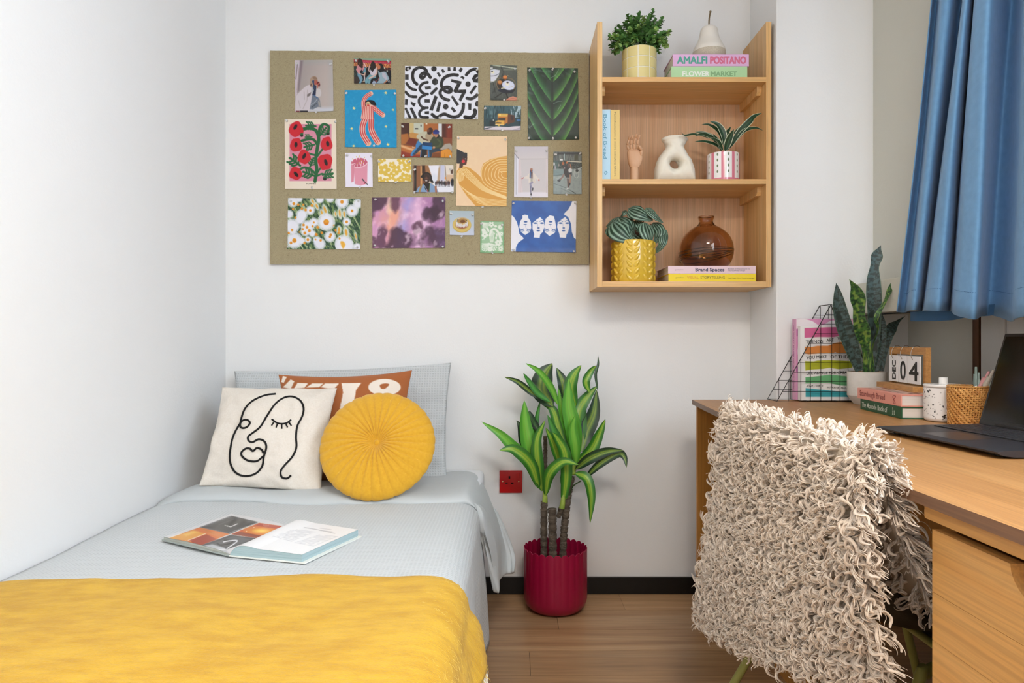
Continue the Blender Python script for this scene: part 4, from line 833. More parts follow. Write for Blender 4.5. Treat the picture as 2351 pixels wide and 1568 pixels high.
for ps, w, dd in (([(1640, 715), (1560, 640), (1420, 600), (1288, 600)], 44, -.05), ([(1650, 690), (1560, 560), (1420, 490), (1288, 475)], 50, .02), ([(1640, 690), (1530, 560), (1400, 505), (1292, 526)], 60, -.06), ([(1500, 560), (1300, 505), (1160, 520), (1112, 480)], 30, -.07), ([(1670, 660), (1610, 480), (1490, 385), (1380, 374)], 52, .03),
                  ([(1700, 710), (1670, 510), (1600, 385), (1488, 335)], 84, 0), ([(1700, 720), (1695, 540), (1765, 406)], 84, .02), ([(1690, 725), (1745, 570), (1806, 438)], 92, -.04), ([(1750, 690), (1870, 490), (2010, 340), (2080, 270), (2176, 226)], 88, -.085), ([(1770, 660), (1930, 470), (2080, 425), (2190, 456)], 54, -.085),
                  ([(1640, 725), (1610, 620), (1530, 500)], 74, -.04), ([(1800, 500), (1880, 440), (1938, 372)], 60, .03), ([(1660, 715), (1600, 600), (1480, 545)], 50, -.05), ([(1720, 720), (1740, 600), (1690, 480)], 60, .03)):
    n_ = len(ps); leaf('leaf', [cp(x, y, yc + dd * (k / (n_ - 1)), FC) for k, (x, y) in enumerate(ps)], w * yc / F / 5.734, m_leaf, t, lance, (random.uniform(-.2, .2), -1, .2), .2, 0, .05, dedge, nu=21)

# ---- snake plant in the concrete pot on the desk ----
FD = (1940, 560, 4.611); yc = 2.225; ec = Vector((1.157, yc, 0)); H = .106; r_ = .0590
t = thing('snake_plant', 'tall banded snake plant in a pale concrete pot on the desk', 'plant', (ec.x, yc, ZD))
obj('pot', lathe(BM(), [(0, 0), (.038, 0), (.0405, .002), (r_ - .002, .026), (r_, .029), (r_, H - .002), (r_ - .001, H), (r_ - .006, H), (r_ - .007, H - .012), (0, H - .012)], (ec.x, yc, ZD), 64), mat('pale_concrete', 'CFC9C1', .8, col2='D8D3CC', nscale=30, bump=.15, bscale=150), t, True, sharp=30)
obj('soil', lathe(BM(), [(0, H - .006), (r_ - .007, H - .008)], (ec.x, yc, ZD), 30), mat('dark_soil', '2A1D14', .95), t)
b = BM()
for k in range(170):
    a, q_ = random.uniform(0, 2 * PI), math.sqrt(random.random()) * (r_ - .009); x = bmesh.new(); bmesh.ops.create_icosphere(x, subdivisions=1, radius=random.uniform(.0025, .0045)); merge(b, x, Matrix.Translation((ec.x + q_ * math.cos(a), yc + q_ * math.sin(a), ZD + H - .004 + random.uniform(0, .003))) @ Matrix.Scale(.6, 4, (0, 0, 1)))
tag(obj('pebbles', b, mat('tan_pebble', 'A5805C', .8, col2='7E5E42', nscale=200), t, True), kind='stuff')
def snake(yel, sd):
    def f(U, T):
        n_ = np.array([noise.noise((u * 1.3 + sd, v * 42, sd)) + .55 * noise.noise((u * 5, v * 90, sd + 5)) for u, v in zip(U, T)]); c = lerpc('3E5452' if not yel else '3F6B2A', '16261E' if not yel else '1A3A1E', n_ * 3.2 + .5)
        if yel: m_ = np.clip(np.array([noise.noise((u * 2, v * 22, sd + 9)) for u, v in zip(U, T)]) * 3.5 - .1, 0, 1)[:, None]; c = c * (1 - m_ * .6) + np.array(rgb('A3B44A')) * m_ * .6
        e = np.clip((np.abs(U) - .9) * 12, 0, 1)[:, None]; return c * (1 - e) + np.array(rgb('4F6B52')) * e
    return f
def wav(ctrl):
    xs = [q_[0] for q_ in ctrl]; ws = [q_[1] for q_ in ctrl]; fine = cr(ctrl, 8); sm_ = np.interp(np.linspace(0, 1, 8 * (len(ctrl) - 1) + 1), fine[:, 0], np.maximum(fine[:, 1], 0))
    return lambda v: float(np.interp(v, np.linspace(0, 1, 8 * (len(ctrl) - 1) + 1), sm_)) if v > xs[1] and v < 1 else float(np.interp(v, xs, ws))
SL = [([(150, 1345), (60, 1060), (-40, 760), (-93, 410)], [(0, .45), (.2, .8), (.45, 1), (.7, .88), (.88, .5), (1, 0)], 165, 0, 0, .0, 1),
      ([(255, 1350), (300, 1050), (310, 700), (303, 520), (305, 300), (340, 120), (380, 12)], [(0, .5), (.2, .8), (.45, 1), (.6, .9), (.72, .58), (.82, .78), (.92, .3), (1, 0)], 150, 0, .015, .0, 2),
      ([(320, 1350), (380, 1100), (388, 850), (350, 700)], [(0, .6), (.5, 1), (.8, .7), (1, 0)], 90, 0, .02, .0, 3),
      ([(380, 1345), (410, 1130), (470, 930), (540, 840), (642, 758)], [(0, .5), (.4, .9), (.6, 1), (.8, .35), (1, 0)], 110, 0, .02, .0, 4),
      ([(300, 1350), (285, 1120), (345, 900), (330, 780), (420, 620), (470, 500), (532, 348)], [(0, .5), (.25, .6), (.5, .8), (.7, .6), (.85, 1), (1, 0)], 62, 1, -.03, .9, 5),
      ([(235, 1352), (225, 1100), (190, 950), (150, 800), (145, 640), (105, 480), (45, 372)], [(0, .5), (.15, .6), (.36, 1.05), (.5, .82), (.62, .78), (.74, 1.0), (.9, .35), (1, 0)], 150, 1, -.05, .0, 6)]
for ps, wc, w, yel, dd, tw, sd in SL:
    n_ = len(ps); leaf('leaf', [cp(x, y, yc - .012 + dd * (k / (n_ - 1)) + (.012 if dd > 0 else -.01), FD) for k, (x, y) in enumerate(ps)], w * yc / F / 4.611, m_leafm, t, wav(wc), (-.25, -1, .1), .12, 0, .05, snake(yel, sd), nu=25, ns=28, twist=tw)
# ================= CURTAIN =================
prof = [(2059, 2149, 1.150), (2068, 2153, 1.172), (2079, 2163, 1.182), (2085, 2170, 1.150), (2092, 2174, 1.118), (2104, 2196, 1.128), (2113, 2210, 1.175), (2117, 2224, 1.190), (2122, 2228, 1.135), (2130, 2231, 1.108), (2152, 2238, 1.105), (2168, 2244, 1.135), (2180, 2247, 1.186), (2185, 2249, 1.150), (2192, 2252, 1.105),
        (2212, 2268, 1.095), (2238, 2288, 1.100), (2250, 2312, 1.150), (2268, 2334, 1.196), (2300, 2350, 1.196), (2324, 2362, 1.160), (2330, 2366, 1.105), (2350, 2385, 1.085), (2385, 2420, 1.085), (2410, 2440, 1.15), (2440, 2470, 1.195), (2465, 2485, 1.11), (2520, 2540, 1.09), (2550, 2580, 1.17), (2590, 2620, 1.19), (2620, 2640, 1.10), (2680, 2690, 1.10)]
hem = cr([(X, X * F / (px - CX)) for px, tp, X in prof], 10); top = cr([(X + .03, (X + .03) * F / (tp - CX)) for px, tp, X in prof], 10)
V = []; ZH, ZT = 1.040, 2.36; NZ = 40
for j in range(NZ):
    s = j / (NZ - 1); z0 = ZH + (ZT - ZH) * s; ts = s / ((1.42 + .45) / (ZT - ZH)) if False else s * (ZT - ZH) / (2.0 - ZH + .03)
    for (hx, hy), (tx, ty) in zip(hem, top): x = hx + (tx - hx) * min(ts, 1.3); y = hy + (ty - hy) * min(ts, 1.3); V.append((min(x, XU - .012) + .004 * math.sin(s * 9 + y * 12) * s, y, z0 + (.012 * (1.15 - hx) * 10 * .25 + .010 * math.sin(hy * 7)) * (1 - s) ** 6 + (0.022 if hy > 1.75 else 0.022 * max(0, (hy - 1.6) / .15)) * (1 - s) ** 4))
m_cur = mat('blue_curtain', '6FA0CC', .75, col2='6999C5', nscale=60, bump=.06, bscale=600, sheen=.15)
t = thing('curtain', 'blue lined curtain gathered at the far side of the window', 'curtain', (1.15, 1.75, ZH))
nh = len(hem); o = mesh_obj('cloth', V, gridF(nh, NZ), m_cur, t, True); s_ = o.modifiers.new('s', 'SOLIDIFY'); s_.thickness = .003; s_.offset = 0
V2 = [];
for j in range(3):
    for (hx, hy) in hem: V2.append((1.192 + .012 * math.sin(hy * 31), hy, ZH + .006 + j * .014 + .005 * math.sin(hy * 9)))
mesh_obj('lining', V2, gridF(nh, 3), mat('blue_lining', '41688F', .85), t, True)
Va = np.array(V).reshape(NZ, nh, 3); b = BM(); rr = (.062) / (ZT - ZH) * (NZ - 1); j0 = int(rr); f_ = rr - j0; ln_ = Va[j0] * (1 - f_) + Va[j0 + 1] * f_
dh = np.concatenate([[0], np.cumsum(np.linalg.norm(np.diff(ln_, axis=0), axis=1))]); L_ = dh[-1]; k = 0.0
while k < L_:
    a = [np.interp(k, dh, ln_[:, c]) for c in range(3)]; e = [np.interp(k + .003, dh, ln_[:, c]) for c in range(3)]; off = Vector((-.0022, -.0016, 0)); tube(b, [Vector(a) + off, Vector(e) + off], .0006, 4); k += .0062
tag(obj('hem_stitching', b, mat('blue_thread', '2F5F90', .7), t), kind='stuff')
t = thing('curtain_rail', 'white curtain track above the window', 'curtain rail', (1.19, .6, 2.38)); obj('track', box(BM(), 1.16, 1.20, -.9, 2.1, 2.365, 2.39, .003), m_upvc, t); obj('bracket', box(BM(), 1.19, XU, .5, .53, 2.37, 2.385), m_upvc, t)

# ================= THINGS ON THE SHELF =================
def book(name, label, x0, x1, y0, y1, z0, z1, cover, spine='front', group=None, pages='F1ECE2', cth=.0022, M4=None):
    """spine: side on which the spine lies (front = towards -Y, left = towards -X); lying flat unless upright given by size"""
    t = thing(name, label, 'book', ((x0 + x1) / 2, (y0 + y1) / 2, z0), group); return t
def matcol(c, rough=.5): return mat('cover_' + c, c, rough)
def flatbook(label, P0, ux_, uy_, L_, Wd, z0, h, cover, pages='F1ECE2', cth=.0022, group=None, name='book'):
    """book lying flat: spine runs from P0 along ux_ (length L_), pages reach back along uy_ (Wd)"""
    ux_ = Vector(ux_).normalized(); uy_ = Vector(uy_).normalized(); P0 = Vector(P0); M4 = Matrix((ux_, uy_, Vector((0, 0, 1)))).transposed().to_4x4(); M4.translation = (P0.x, P0.y, z0); c = P0 + ux_ * L_ / 2 + uy_ * Wd / 2
    t = thing(name, label, 'book', (c.x, c.y, z0), group); m = matcol(cover)
    obj('page_block', box(BM(), .003, L_ - .003, .003, Wd - .004, cth, h - cth, 0, M4), mat('pages_' + pages, pages, .8, col2='DDD6CA', nscale=2, stretch=(1, 1, 400)), t)
    b = BM(); box(b, 0, L_, 0, Wd, 0, cth, .0006, M4); obj('cover', b, m, t); b = BM(); box(b, 0, L_, 0, Wd, h - cth, h, .0006, M4); obj('cover', b, m, t)
    obj('spine', box(BM(), 0, L_, -.0006, cth, .0005, h - .0005, .0009, M4), m, t); return t, M4
def ftext(t, M4, s, x, z, width, cap, col, bold=.0, nm='title_lettering'):
    R = M4.to_3x3(); text(nm, s, cap / .70, matcol(col), t, M4 @ Vector((x, -.0011, z)), R @ Vector((1, 0, 0)), R @ Vector((0, 0, 1)), width, bold, 0.0)
g5 = (1330, 0, 4.751); dB = 2.424
xa, xb = P(1544.7, 0, dB).x, P(1719.4, 0, dB).x
t, M4 = flatbook('lilac-pink book lettered in teal and rose, topmost of the two on the shelf top', (xa, dB, 0), (1, 0, 0), (0, 1, 0), xb - xa, .15, 1.9605, .0425, 'E2B4DB')
def X5(x): return P(1330 + x / 4.751, 0, dB).x
ftext(t, M4, 'AMALFI', X5(1068) - xa, .0095, X5(1392) - X5(1068), .0245, '55A795', .0014); ftext(t, M4, 'POSITANO', X5(1424) - xa, .0095, X5(1810) - X5(1424), .0240, 'D9708F', .0014)
xa, xb = X5(1003), X5(1832)
t, M4 = flatbook('mint green book under the lilac-pink one on the shelf top', (xa, dB, 0), (1, 0, 0), (0, 1, 0), xb - xa, .15, 1.9202, .040, 'B5DCA8')
ftext(t, M4, 'FLOWER', X5(1120) - xa, .0052, X5(1410) - X5(1120), .0165, 'F2F7EC', .0009); ftext(t, M4, 'MARKET', X5(1430) - xa, .0052, X5(1712) - X5(1430), .0160, '86B07E', .0009)
# pear ornament
yc = 2.49; ec = P(1627.8, 0, yc); k_ = yc / F / 4.751; zp = 2.0032
t = thing('pear_ornament', 'cream ceramic pear ornament with a bronze stalk on the stacked books', 'ornament', (ec.x, yc, zp))
pr = [(0, 270), (30, 270), (62, 280), (88, 305), (97, 340), (103, 375), (112, 410), (130, 450), (152, 490), (167, 520), (176, 555), (178, 585), (173, 615), (159, 640), (144, 651), (0, 652)]
pp = cr([(r, (652 - y) * k_ * 1.02) for r, y in pr], 4); up = [(max(0, r) * k_, z) for r, z in pp if z >= (652 - 562) * k_ * 1.02]; lo = [(max(0, r) * k_, z) for r, z in pp if z <= (652 - 554) * k_ * 1.02]
obj('body', lathe(BM(), up, (ec.x, yc, zp), 48), mat('cream_matte_ceramic', 'E9E3D9', .7), t, True)
obj('base', lathe(BM(), lo, (ec.x, yc, zp), 48), mat('speckled_beige_ceramic', 'CFC5B2', .5, col2='B9AE9A', nscale=400), t, True)
obj('stalk', tube(BM(), cr([Vector((ec.x - .0005, yc, zp + 378 * k_)), Vector((ec.x + .0005, yc, zp + 466 * k_)), Vector((ec.x + .004, yc, zp + 531 * k_)), Vector((ec.x + .0055, yc, zp + 541 * k_)), Vector((ec.x + .003, yc - .002, zp + 552 * k_))], 5), [.0028] * 14 + [.0032, .0036, .0040, .0042, .0042, .0036, .003], 10), mat('bronze', '8C7A5E', .35, metal=1), t, True)
# upright books
def upbook(label, x0, x1, z1, dep, cover, txt, tcol, width, x, ztop, cap, wide=True):
    z0 = 1.5588; t = thing('book', label, 'book', ((x0 + x1) / 2, 2.43 + dep / 2, z0), None); m = matcol(cover); y0 = 2.428
    obj('page_block', box(BM(), x0 + .002, x1 - .002, y0 + .002, y0 + dep - .003, z0 + .002, z1 - .002), mat('pages_F1ECE2', 'F1ECE2', .8), t)
    for a, c in ((x0, x0 + .002), (x1 - .002, x1)): obj('cover', box(BM(), a, c, y0, y0 + dep, z0, z1, .0005), m, t)
    obj('spine', box(BM(), x0 + .0003, x1 - .0003, y0 - .0006, y0 + .002, z0, z1, .0008), m, t)
    text('title_lettering', txt, cap / .70, matcol(tcol), t, (x, y0 - .0011, ztop), (0, 0, -1), (1, 0, 0), width, .0001); return t
def X7(x): return P(1370 + x / 5.734, 0, 2.428).x
def Z7(y): return P(0, 220 + y / 5.734, 2.428).z
t = upbook('tall pale blue book standing at the left end of the middle shelf', X7(68), X7(181), Z7(180), .17, 'B9DBEE', 'Book of Bread', '5E9DB8', Z7(240) - Z7(820), X7(88), Z7(240), .0125)
b = BM()
for k in range(7):
    a = k * 2 * PI / 7; c_ = Vector((X7(118) + .0042 * math.cos(a), 2.4268, Z7(1015) + .0052 * math.sin(a))); tube(b, [c_ + Vector((-.0014 * math.cos(a), 0, -.0018 * math.sin(a))), c_ + Vector((.0018 * math.cos(a + .4), 0, .0022 * math.sin(a + .4)))], .0013, 5)
tag(obj('emblem', b, matcol('5E9DB8'), t), kind='stuff')
upbook('tall sandy yellow book standing beside the pale blue one', X7(183), X7(303), Z7(184), .165, 'E6C679', 'Tammikuukammo ja mmira mimaferja fahioira', '8F7F52', Z7(210) - Z7(1062), X7(232), Z7(210), .0052)
# wooden hand
FC7 = (1370, 220, 5.734); yh = 2.505; m_hw = mat('hand_maple', 'D8A984', .5, col2='E0B592', nscale=8, stretch=(4, 4, 1)); hs = yh / F / 5.734
t = thing('mannequin_hand', 'jointed pale wooden artist hand with raised fingers', 'ornament', cp(494, 1085, yh, FC7))
b = BM(); c0 = cp(495, 1084, yh, FC7); lathe(b, [(0, 0), (57 * hs, 0), (56 * hs, 140 * hs), (53 * hs, 219 * hs), (48 * hs, 226 * hs), (0, 228 * hs)], (c0.x, yh, 1.5588), 28); obj('wrist', b, m_hw, t, sharp=40)
b = BM(); rows_ = [(945, 440, 558, .75), (925, 428, 572, .95), (880, 412, 594, 1.05), (830, 404, 606, 1.1), (780, 400, 600, 1.05), (740, 402, 588, .95), (716, 412, 574, .8), (708, 425, 560, .5)]; rings = []
for y, xl, xr, th_ in rows_:
    cx_, hw_ = (xl + xr) / 2, (xr - xl) / 2; rings.append([b.verts.new(cp(cx_, y, yh, FC7) + Vector((hw_ * hs * sgnp(math.cos(a), .8), 42 * hs * th_ * sgnp(math.sin(a), .8), 0))) for a in np.linspace(0, 2 * PI, 21)[:-1]])
for r1, r2 in zip(rings, rings[1:]):
    for k in range(20): b.faces.new((r1[k], r1[(k + 1) % 20], r2[(k + 1) % 20], r2[k]))
b.faces.new(rings[0][::-1]); b.faces.new(rings[-1]); obj('palm', b, m_hw, t, True, sharp=50)
def capsule(a, c, r1, r2):
    a, c = Vector(a), Vector(c); d = (c - a).normalized(); L_ = (c - a).length; pts, rs = [], []
    for f, rr in ((0, .35), (.04, .75), (.12, .98), (.5, 1), (.88, .98), (.96, .78), (1, .4)): pts.append(a.lerp(c, f)); rs.append((r1 + (r2 - r1) * f) * rr)
    return tube(BM(), pts, rs, 12)
for nm, js_, r in (('finger', [(418, 712, 0), (402, 650, -.004), (425, 575, -.010), (438, 528, -.018)], 17), ('finger', [(456, 716, 0), (448, 645, -.005), (460, 575, -.011), (478, 517, -.02)], 18), ('finger', [(497, 722, 0), (492, 635, -.005), (510, 555, -.011), (532, 498, -.02)], 19), ('finger', [(545, 724, 0), (538, 645, -.005), (547, 575, -.011), (566, 512, -.02)], 18), ('thumb', [(580, 795, -.004), (594, 715, -.014), (552, 655, -.024)], 22)):
    J = [cp(x, y, yh + d_, FC7) for x, y, d_ in js_]; f = obj(nm, capsule(J[0], J[1], r * hs, r * .95 * hs), m_hw, t, True)
    for q_ in range(1, len(J) - 1): obj('segment', capsule(J[q_], J[q_ + 1], r * .95 * hs, r * (.8 if q_ == len(J) - 2 else .9) * hs), m_hw, f, True)
# ring vase: a torus pulled into the photographed outline
yv = 2.505; out = [(858, 566), (862, 590), (885, 625), (908, 655), (905, 690), (870, 735), (820, 800), (785, 870), (762, 960), (754, 1040), (760, 1084), (1285, 1084), (1290, 1040), (1272, 940), (1240, 860), (1190, 775), (1155, 715), (1148, 680), (1158, 650), (1182, 615), (1197, 578), (1192, 562), (1120, 550), (1020, 547), (925, 551), (868, 560)]
from mathutils.geometry import delaunay_2d_cdt
ol = cr(out[:10], 6); ob_ = np.array([(760 + (1285 - 760) * k / 26, 1084.) for k in range(1, 26)]); orr = cr(out[11:] + [out[0]], 6)[:-1]; OL = np.concatenate([ol, [(760, 1084)], ob_, [(1285, 1084)], orr]); HL = np.array([(1016 + 60 * math.cos(a), 912 + 55 * math.sin(a)) for a in np.linspace(0, 2 * PI, 49)[:-1]])
def dpoly(p, q_):
    a = q_; c = np.roll(q_, -1, 0); v = c - a; t_ = np.clip(((p - a) * v).sum(1) / ((v * v).sum(1) + 1e-9), 0, 1); return float(np.min(np.linalg.norm(a + v * t_[:, None] - p, axis=1)))
def inpoly(p, q_):
    a = q_; c = np.roll(q_, -1, 0); cr_2 = ((a[:, 1] > p[1]) != (c[:, 1] > p[1])) & (p[0] < (c[:, 0] - a[:, 0]) * (p[1] - a[:, 1]) / (c[:, 1] - a[:, 1] + 1e-12) + a[:, 0]); return cr_2.sum() % 2 == 1
B2 = np.concatenate([OL, HL]); nO, nH = len(OL), len(HL); E2 = [(i, (i + 1) % nO) for i in range(nO)] + [(nO + i, nO + (i + 1) % nH) for i in range(nH)]; In = []
for yy in range(556, 1084, 10):
    for xx in range(755, 1290, 10):
        p = np.array((xx + (5 if (yy // 10) % 2 else 0), yy), float)
        if inpoly(p, OL) and not inpoly(p, HL) and dpoly(p, OL) > 4 and dpoly(p, HL) > 4: In.append(p)
P2 = [Vector(p) for p in np.concatenate([B2, np.array(In)])]; v2, _, f2, _, _, _ = delaunay_2d_cdt(P2, E2, [], 0, 1e-4)
def vz(p):
    d1, d2 = dpoly(p, OL), dpoly(p, HL); d = min(d1, d2); hgt = min(1, max(0, (p[1] - 550) / 535)); w_ = 88; T_ = .034 + .014 * hgt; lip = 1 + .25 * max(0, 1 - (p[1] - 550) / 60)
    f_ = min(1, d / w_); top_ = (p[1] - 548) < 100 and d1 < d2
    if top_: dx = min(1, abs(p[0] - 1027) / (170 if p[1] < 600 else 150 - (p[1] - 600) * .2)); return T_ * lip * math.sqrt(max(0, 1 - dx * dx)) * min(1, max(0, (p[1] - 544) / 10)) ** .5
    return T_ * math.sqrt(max(0, 1 - (1 - f_) ** 2)) * (1 if p[1] < 1040 else 1)
VV = []; idx = {}
for sgn_ in (-1, 1):
    for p in v2: q_ = np.array(p); h_ = vz(q_); z = CH - (220 + q_[1] / 5.734 - CY) / F * yv - .0228 * max(0, (q_[1] - 985) / 99); w_ = .0015 * noise.noise((q_[0] / 55, q_[1] / 55, sgn_)); VV.append((P(1370 + q_[0] / 5.734, 0, yv).x + w_ * (h_ > .001), yv + sgn_ * (h_ + w_ * (h_ > .001)), max(z, 1.5590)))
n2 = len(v2); Fc = []
for f in f2:
    c_ = np.mean([np.array(v2[i]) for i in f], 0)
    if not inpoly(c_, OL) or inpoly(c_, HL): continue
    Fc.append(tuple(f)); Fc.append(tuple(i + n2 for i in f)[::-1])
for a, c in [(i, (i + 1) % nO) for i in range(nO)]: Fc.append((a, c, c + n2, a + n2))
bz = BM(); vs_ = [bz.verts.new(p) for p in VV]
for f in Fc:
    try: bz.faces.new([vs_[i] for i in f])
    except ValueError: pass
bmesh.ops.remove_doubles(bz, verts=bz.verts, dist=2e-4); bmesh.ops.delete(bz, geom=[v for v in bz.verts if not v.link_faces], context='VERTS'); bmesh.ops.smooth_vert(bz, verts=[v for v in bz.verts if v.co.z > 1.565], factor=.5, use_axis_x=True, use_axis_y=True, use_axis_z=True)
o = obj('ring_vase', bz, mat('cream_bisque', 'EFE8D8', .75, bump=.12, bscale=60), None, True); tag(o, 'cream ceramic vase with a round hole through its middle', 'vase')
# books + glass vase on the bottom shelf
def X6(x, d=2.424): return P(1330 + x / 4.355, 0, d).x
xa = X6(892); t, M4 = flatbook('bright yellow paperback lying at the bottom of the pair under the glass vase', (xa, dB, 0), (1, 0, 0), (0, 1, 0), X6(1766) - xa, .2, 1.1962, .0275, 'F3D62B', 'CDBB9E')
ftext(t, M4, 'VISUAL', X6(1078) - xa, .010, X6(1192) - X6(1078), .0085, 'D98A3A'); ftext(t, M4, 'STORYTELLING', X6(1210) - xa, .010, X6(1452) - X6(1210), .0085, '5A5430'); ftext(t, M4, 'gestalten', X6(962) - xa, .012, X6(1042) - X6(962), .0045, '9A8A3A', 0, 'publisher_lettering'); ftext(t, M4, 'Inspiring a New Visual Language', X6(1482) - xa, .0105, X6(1746) - X6(1482), .0042, '6A6230', 0, 'subtitle_lettering')
xb_ = X6(888); t, M4 = flatbook('pale pink paperback lying directly under the brown glass vase', (xb_, dB, 0), (1, .0, 0), (0, 1, 0), X6(1764) - xb_, .195, 1.2240, .0275, 'E9CDD4', 'B99F86')
ftext(t, M4, 'Brand Spaces', X6(1157) - xb_, .0085, X6(1446) - X6(1157), .0118, '2E3556', .0004); ftext(t, M4, 'gestalten', X6(958) - xb_, .012, X6(1040) - X6(958), .0045, 'A98F9E', 0, 'publisher_lettering')
ftext(t, M4, 'Branded Architecture and the', X6(1484) - xb_, .0150, X6(1702) - X6(1484), .0042, '5E5A74', 0, 'subtitle_lettering'); ftext(t, M4, 'Future of Retail Design', X6(1484) - xb_, .0088, X6(1655) - X6(1484), .0042, '5E5A74', 0, 'subtitle_lettering')
yv = 2.525; vc = P(1621, 0, yv); kk_ = yv / F / 4.355; t = thing('glass_vase', 'round smoky brown glass vase standing on the pink and yellow books', 'vase', (vc.x, yv, 1.2516))
pr = cr([(74, 524), (80, 516), (70, 479), (72, 456), (98, 427), (150, 396), (215, 338), (254, 264), (266, 192), (262, 128), (240, 64), (205, 22), (165, 3), (150, 0)], 5)
outp = [(r * kk_, z * kk_) for r, z in pr]; inn = [((r - 9) * kk_, z * kk_ if i > 2 else z * kk_) for i, (r, z) in enumerate(pr)]; inn[-1] = (140 * kk_, 9 * kk_)
m, N, L, B = nt('smoky_glass'); B.inputs['Base Color'].default_value = lin('DCBB98'); B.inputs['Roughness'].default_value = .01; B.inputs['Transmission Weight'].default_value = 1; B.inputs['IOR'].default_value = 1.45
obj('body', lathe(BM(), inn[::-1][:0] + [(0, 9 * kk_)] + inn[::-1][0:] + outp + [(0, 0)], (vc.x, yv, 1.2516), 72), m, t, True)
for dz, tl, rr in ((175, .05, .0013), (150, .11, .0016), (140, .02, .0011), (118, .16, .0012)):
    ps = []
    for k in range(72):
        a = 2 * PI * k / 72; r = float(np.interp(dz, [z for r_2, z in pr[::-1]], [r_2 for r_2, z in pr[::-1]])) * kk_; ps.append((vc.x + r * math.cos(a), yv + r * math.sin(a), 1.2516 + dz * kk_ + tl * r * math.cos(a + .5)))
    obj('glass_thread', tube(BM(), ps, rr, 6, closed=True), mat('dark_glass_thread', '3A2415', .1, coat=.5), t, True)

# ================= THINGS ON THE DESK =================
FDk = (1750, 650, 4.9); m_wire = mat('black_wire', '0E0E0F', .4)
def dk(x, y, d): return P(1750 + x / 4.9, 650 + y / 4.9, d)
t = thing('wire_book_rack', 'black wire grid book rack holding two upright books', 'book rack', (dk(500, 1320, 2.35).x, 2.35, ZD))
for yd, dx in ((2.300, 0), (2.385, 0)):
    zz = lambda py: P(0, py, 2.3).z
    zb_, zt_ = ZD + .003, zz(699); xl, xa_, xb2, xr = P(1784, 0, 2.3).x, P(1908, 0, 2.3).x, P(1936, 0, 2.3).x, P(1992, 0, 2.3).x
    fr_ = obj('grid_frame', tube(BM(), [(xl, yd, zb_), (xa_, yd, zt_), (xb2, yd, zt_), (xr, yd, zb_ + .10), (xr, yd, zb_)], .0016, 6, closed=True), m_wire, t)
    def lim(z):
        f = (z - zb_) / (zt_ - zb_); g_ = max(0, (z - zb_ - .1) / (zt_ - zb_ - .1)); return xl + (xa_ - xl) * f, xr + (xb2 - xr) * g_
    for py in (721.5, 744, 766, 788.5, 810.8, 832, 854.5, 876.5, 898.5): z = zz(py); a, c = lim(z); obj('wire', tube(BM(), [(a, yd, z), (c, yd, z)], .0009, 5), m_wire, fr_)
    for px in (1811, 1838.8, 1861, 1884.7, 1909.8, 1928.6, 1947, 1966, 1985):
        x = P(px, 0, 2.3).x; f = (x - xl) / (xa_ - xl); zt2 = min(zt_, zb_ + f * (zt_ - zb_)) if x < xa_ else (zt_ if x < xb2 else zb_ + .1 + (xr - x) / (xr - xb2) * (zt_ - zb_ - .1)); obj('wire', tube(BM(), [(x, yd, zb_), (x, yd, zt2)], .0009, 5), m_wire, fr_)
for x, z in ((xl, zb_), (xa_, zt_), (xb2, zt_), (xr, zb_), ((xl + xr) / 2 - .05, zb_), ((xl + xr) / 2 + .05, zb_)): obj('cross_wire', tube(BM(), [(x, 2.3, z), (x, 2.385, z)], .0014, 6), m_wire, t)
def sheet(name, x0, x1, z0, z1, y, nu, nv, bg, parent, fn, frame, m=None):
    u, v = np.meshgrid(np.linspace(x0, x1, nu), np.linspace(z1, z0, nv)); V = np.stack([u.ravel(), np.full(u.size, y), v.ravel()], -1); pt = Paint(V, bg, frame); fn(pt); return mesh_obj(name, V, gridF(nu, nv), m or vcol('printed_cover', .45), parent, False, pt.c)
def stand(label, px0, px1, py0, yb, th_, cover):
    x0, x1, z1, z0 = P(px0, 0, yb).x, P(px1, 0, yb).x, P(0, py0, yb).z, ZD + .0045; t = thing('book', label, 'book', ((x0 + x1) / 2, yb + th_ / 2, z0)); m = matcol(cover)
    obj('page_block', box(BM(), x0 + .002, x1 - .003, yb + .0015, yb + th_ - .0015, z0 + .002, z1 - .002), mat('pages_F1ECE2', 'F1ECE2', .8), t)
    for a, c in ((yb, yb + .0015), (yb + th_ - .0015, yb + th_)): obj('cover', box(BM(), x0, x1, a, c, z0, z1), m, t)
    obj('spine', box(BM(), x0 - .001, x0 + .0015, yb, yb + th_, z0, z1, .0006), m, t); return t, x0, x1, z0, z1
t, x0, x1, z0, z1 = stand('pink paperback with wavy cover pattern, rear one in the wire rack', 1828, 1958, 731.8, 2.336, .030, 'E2A9C8')
def pk(p):
    p.poly([(382, 600), (382, 1400), (440, 1400), (440, 560)], 'D98AB8'); p.ell(640, 380, 250, 130, 'D87BAA', 0); p.poly([(385, 405), (470, 400), (560, 420), (640, 475), (760, 400), (900, 410), (900, 600), (385, 600)], 'F3E9EE', smooth=False)
    p.poly([(470, 395), (900, 395), (900, 408), (760, 425), (690, 470), (630, 470), (570, 430)], 'DC95BE'); p.poly([(384, 520), (450, 490), (450, 590), (384, 600)], 'B8549F'); p.poly([(384, 600), (440, 590), (440, 680), (400, 700), (384, 760)], 'D98ABF'); p.ell(455, 770, 60, 95, 'EDE4EA'); p.poly([(384, 930), (440, 960), (440, 1060), (384, 990)], 'A8489A'); p.poly([(384, 1000), (440, 1070), (440, 1320), (384, 1320)], 'DF9FC8')
sheet('front_print', x0, x1, z0, z1, 2.3355, 110, 180, 'E2A9C8', t, pk, (1750, 650, 4.9))
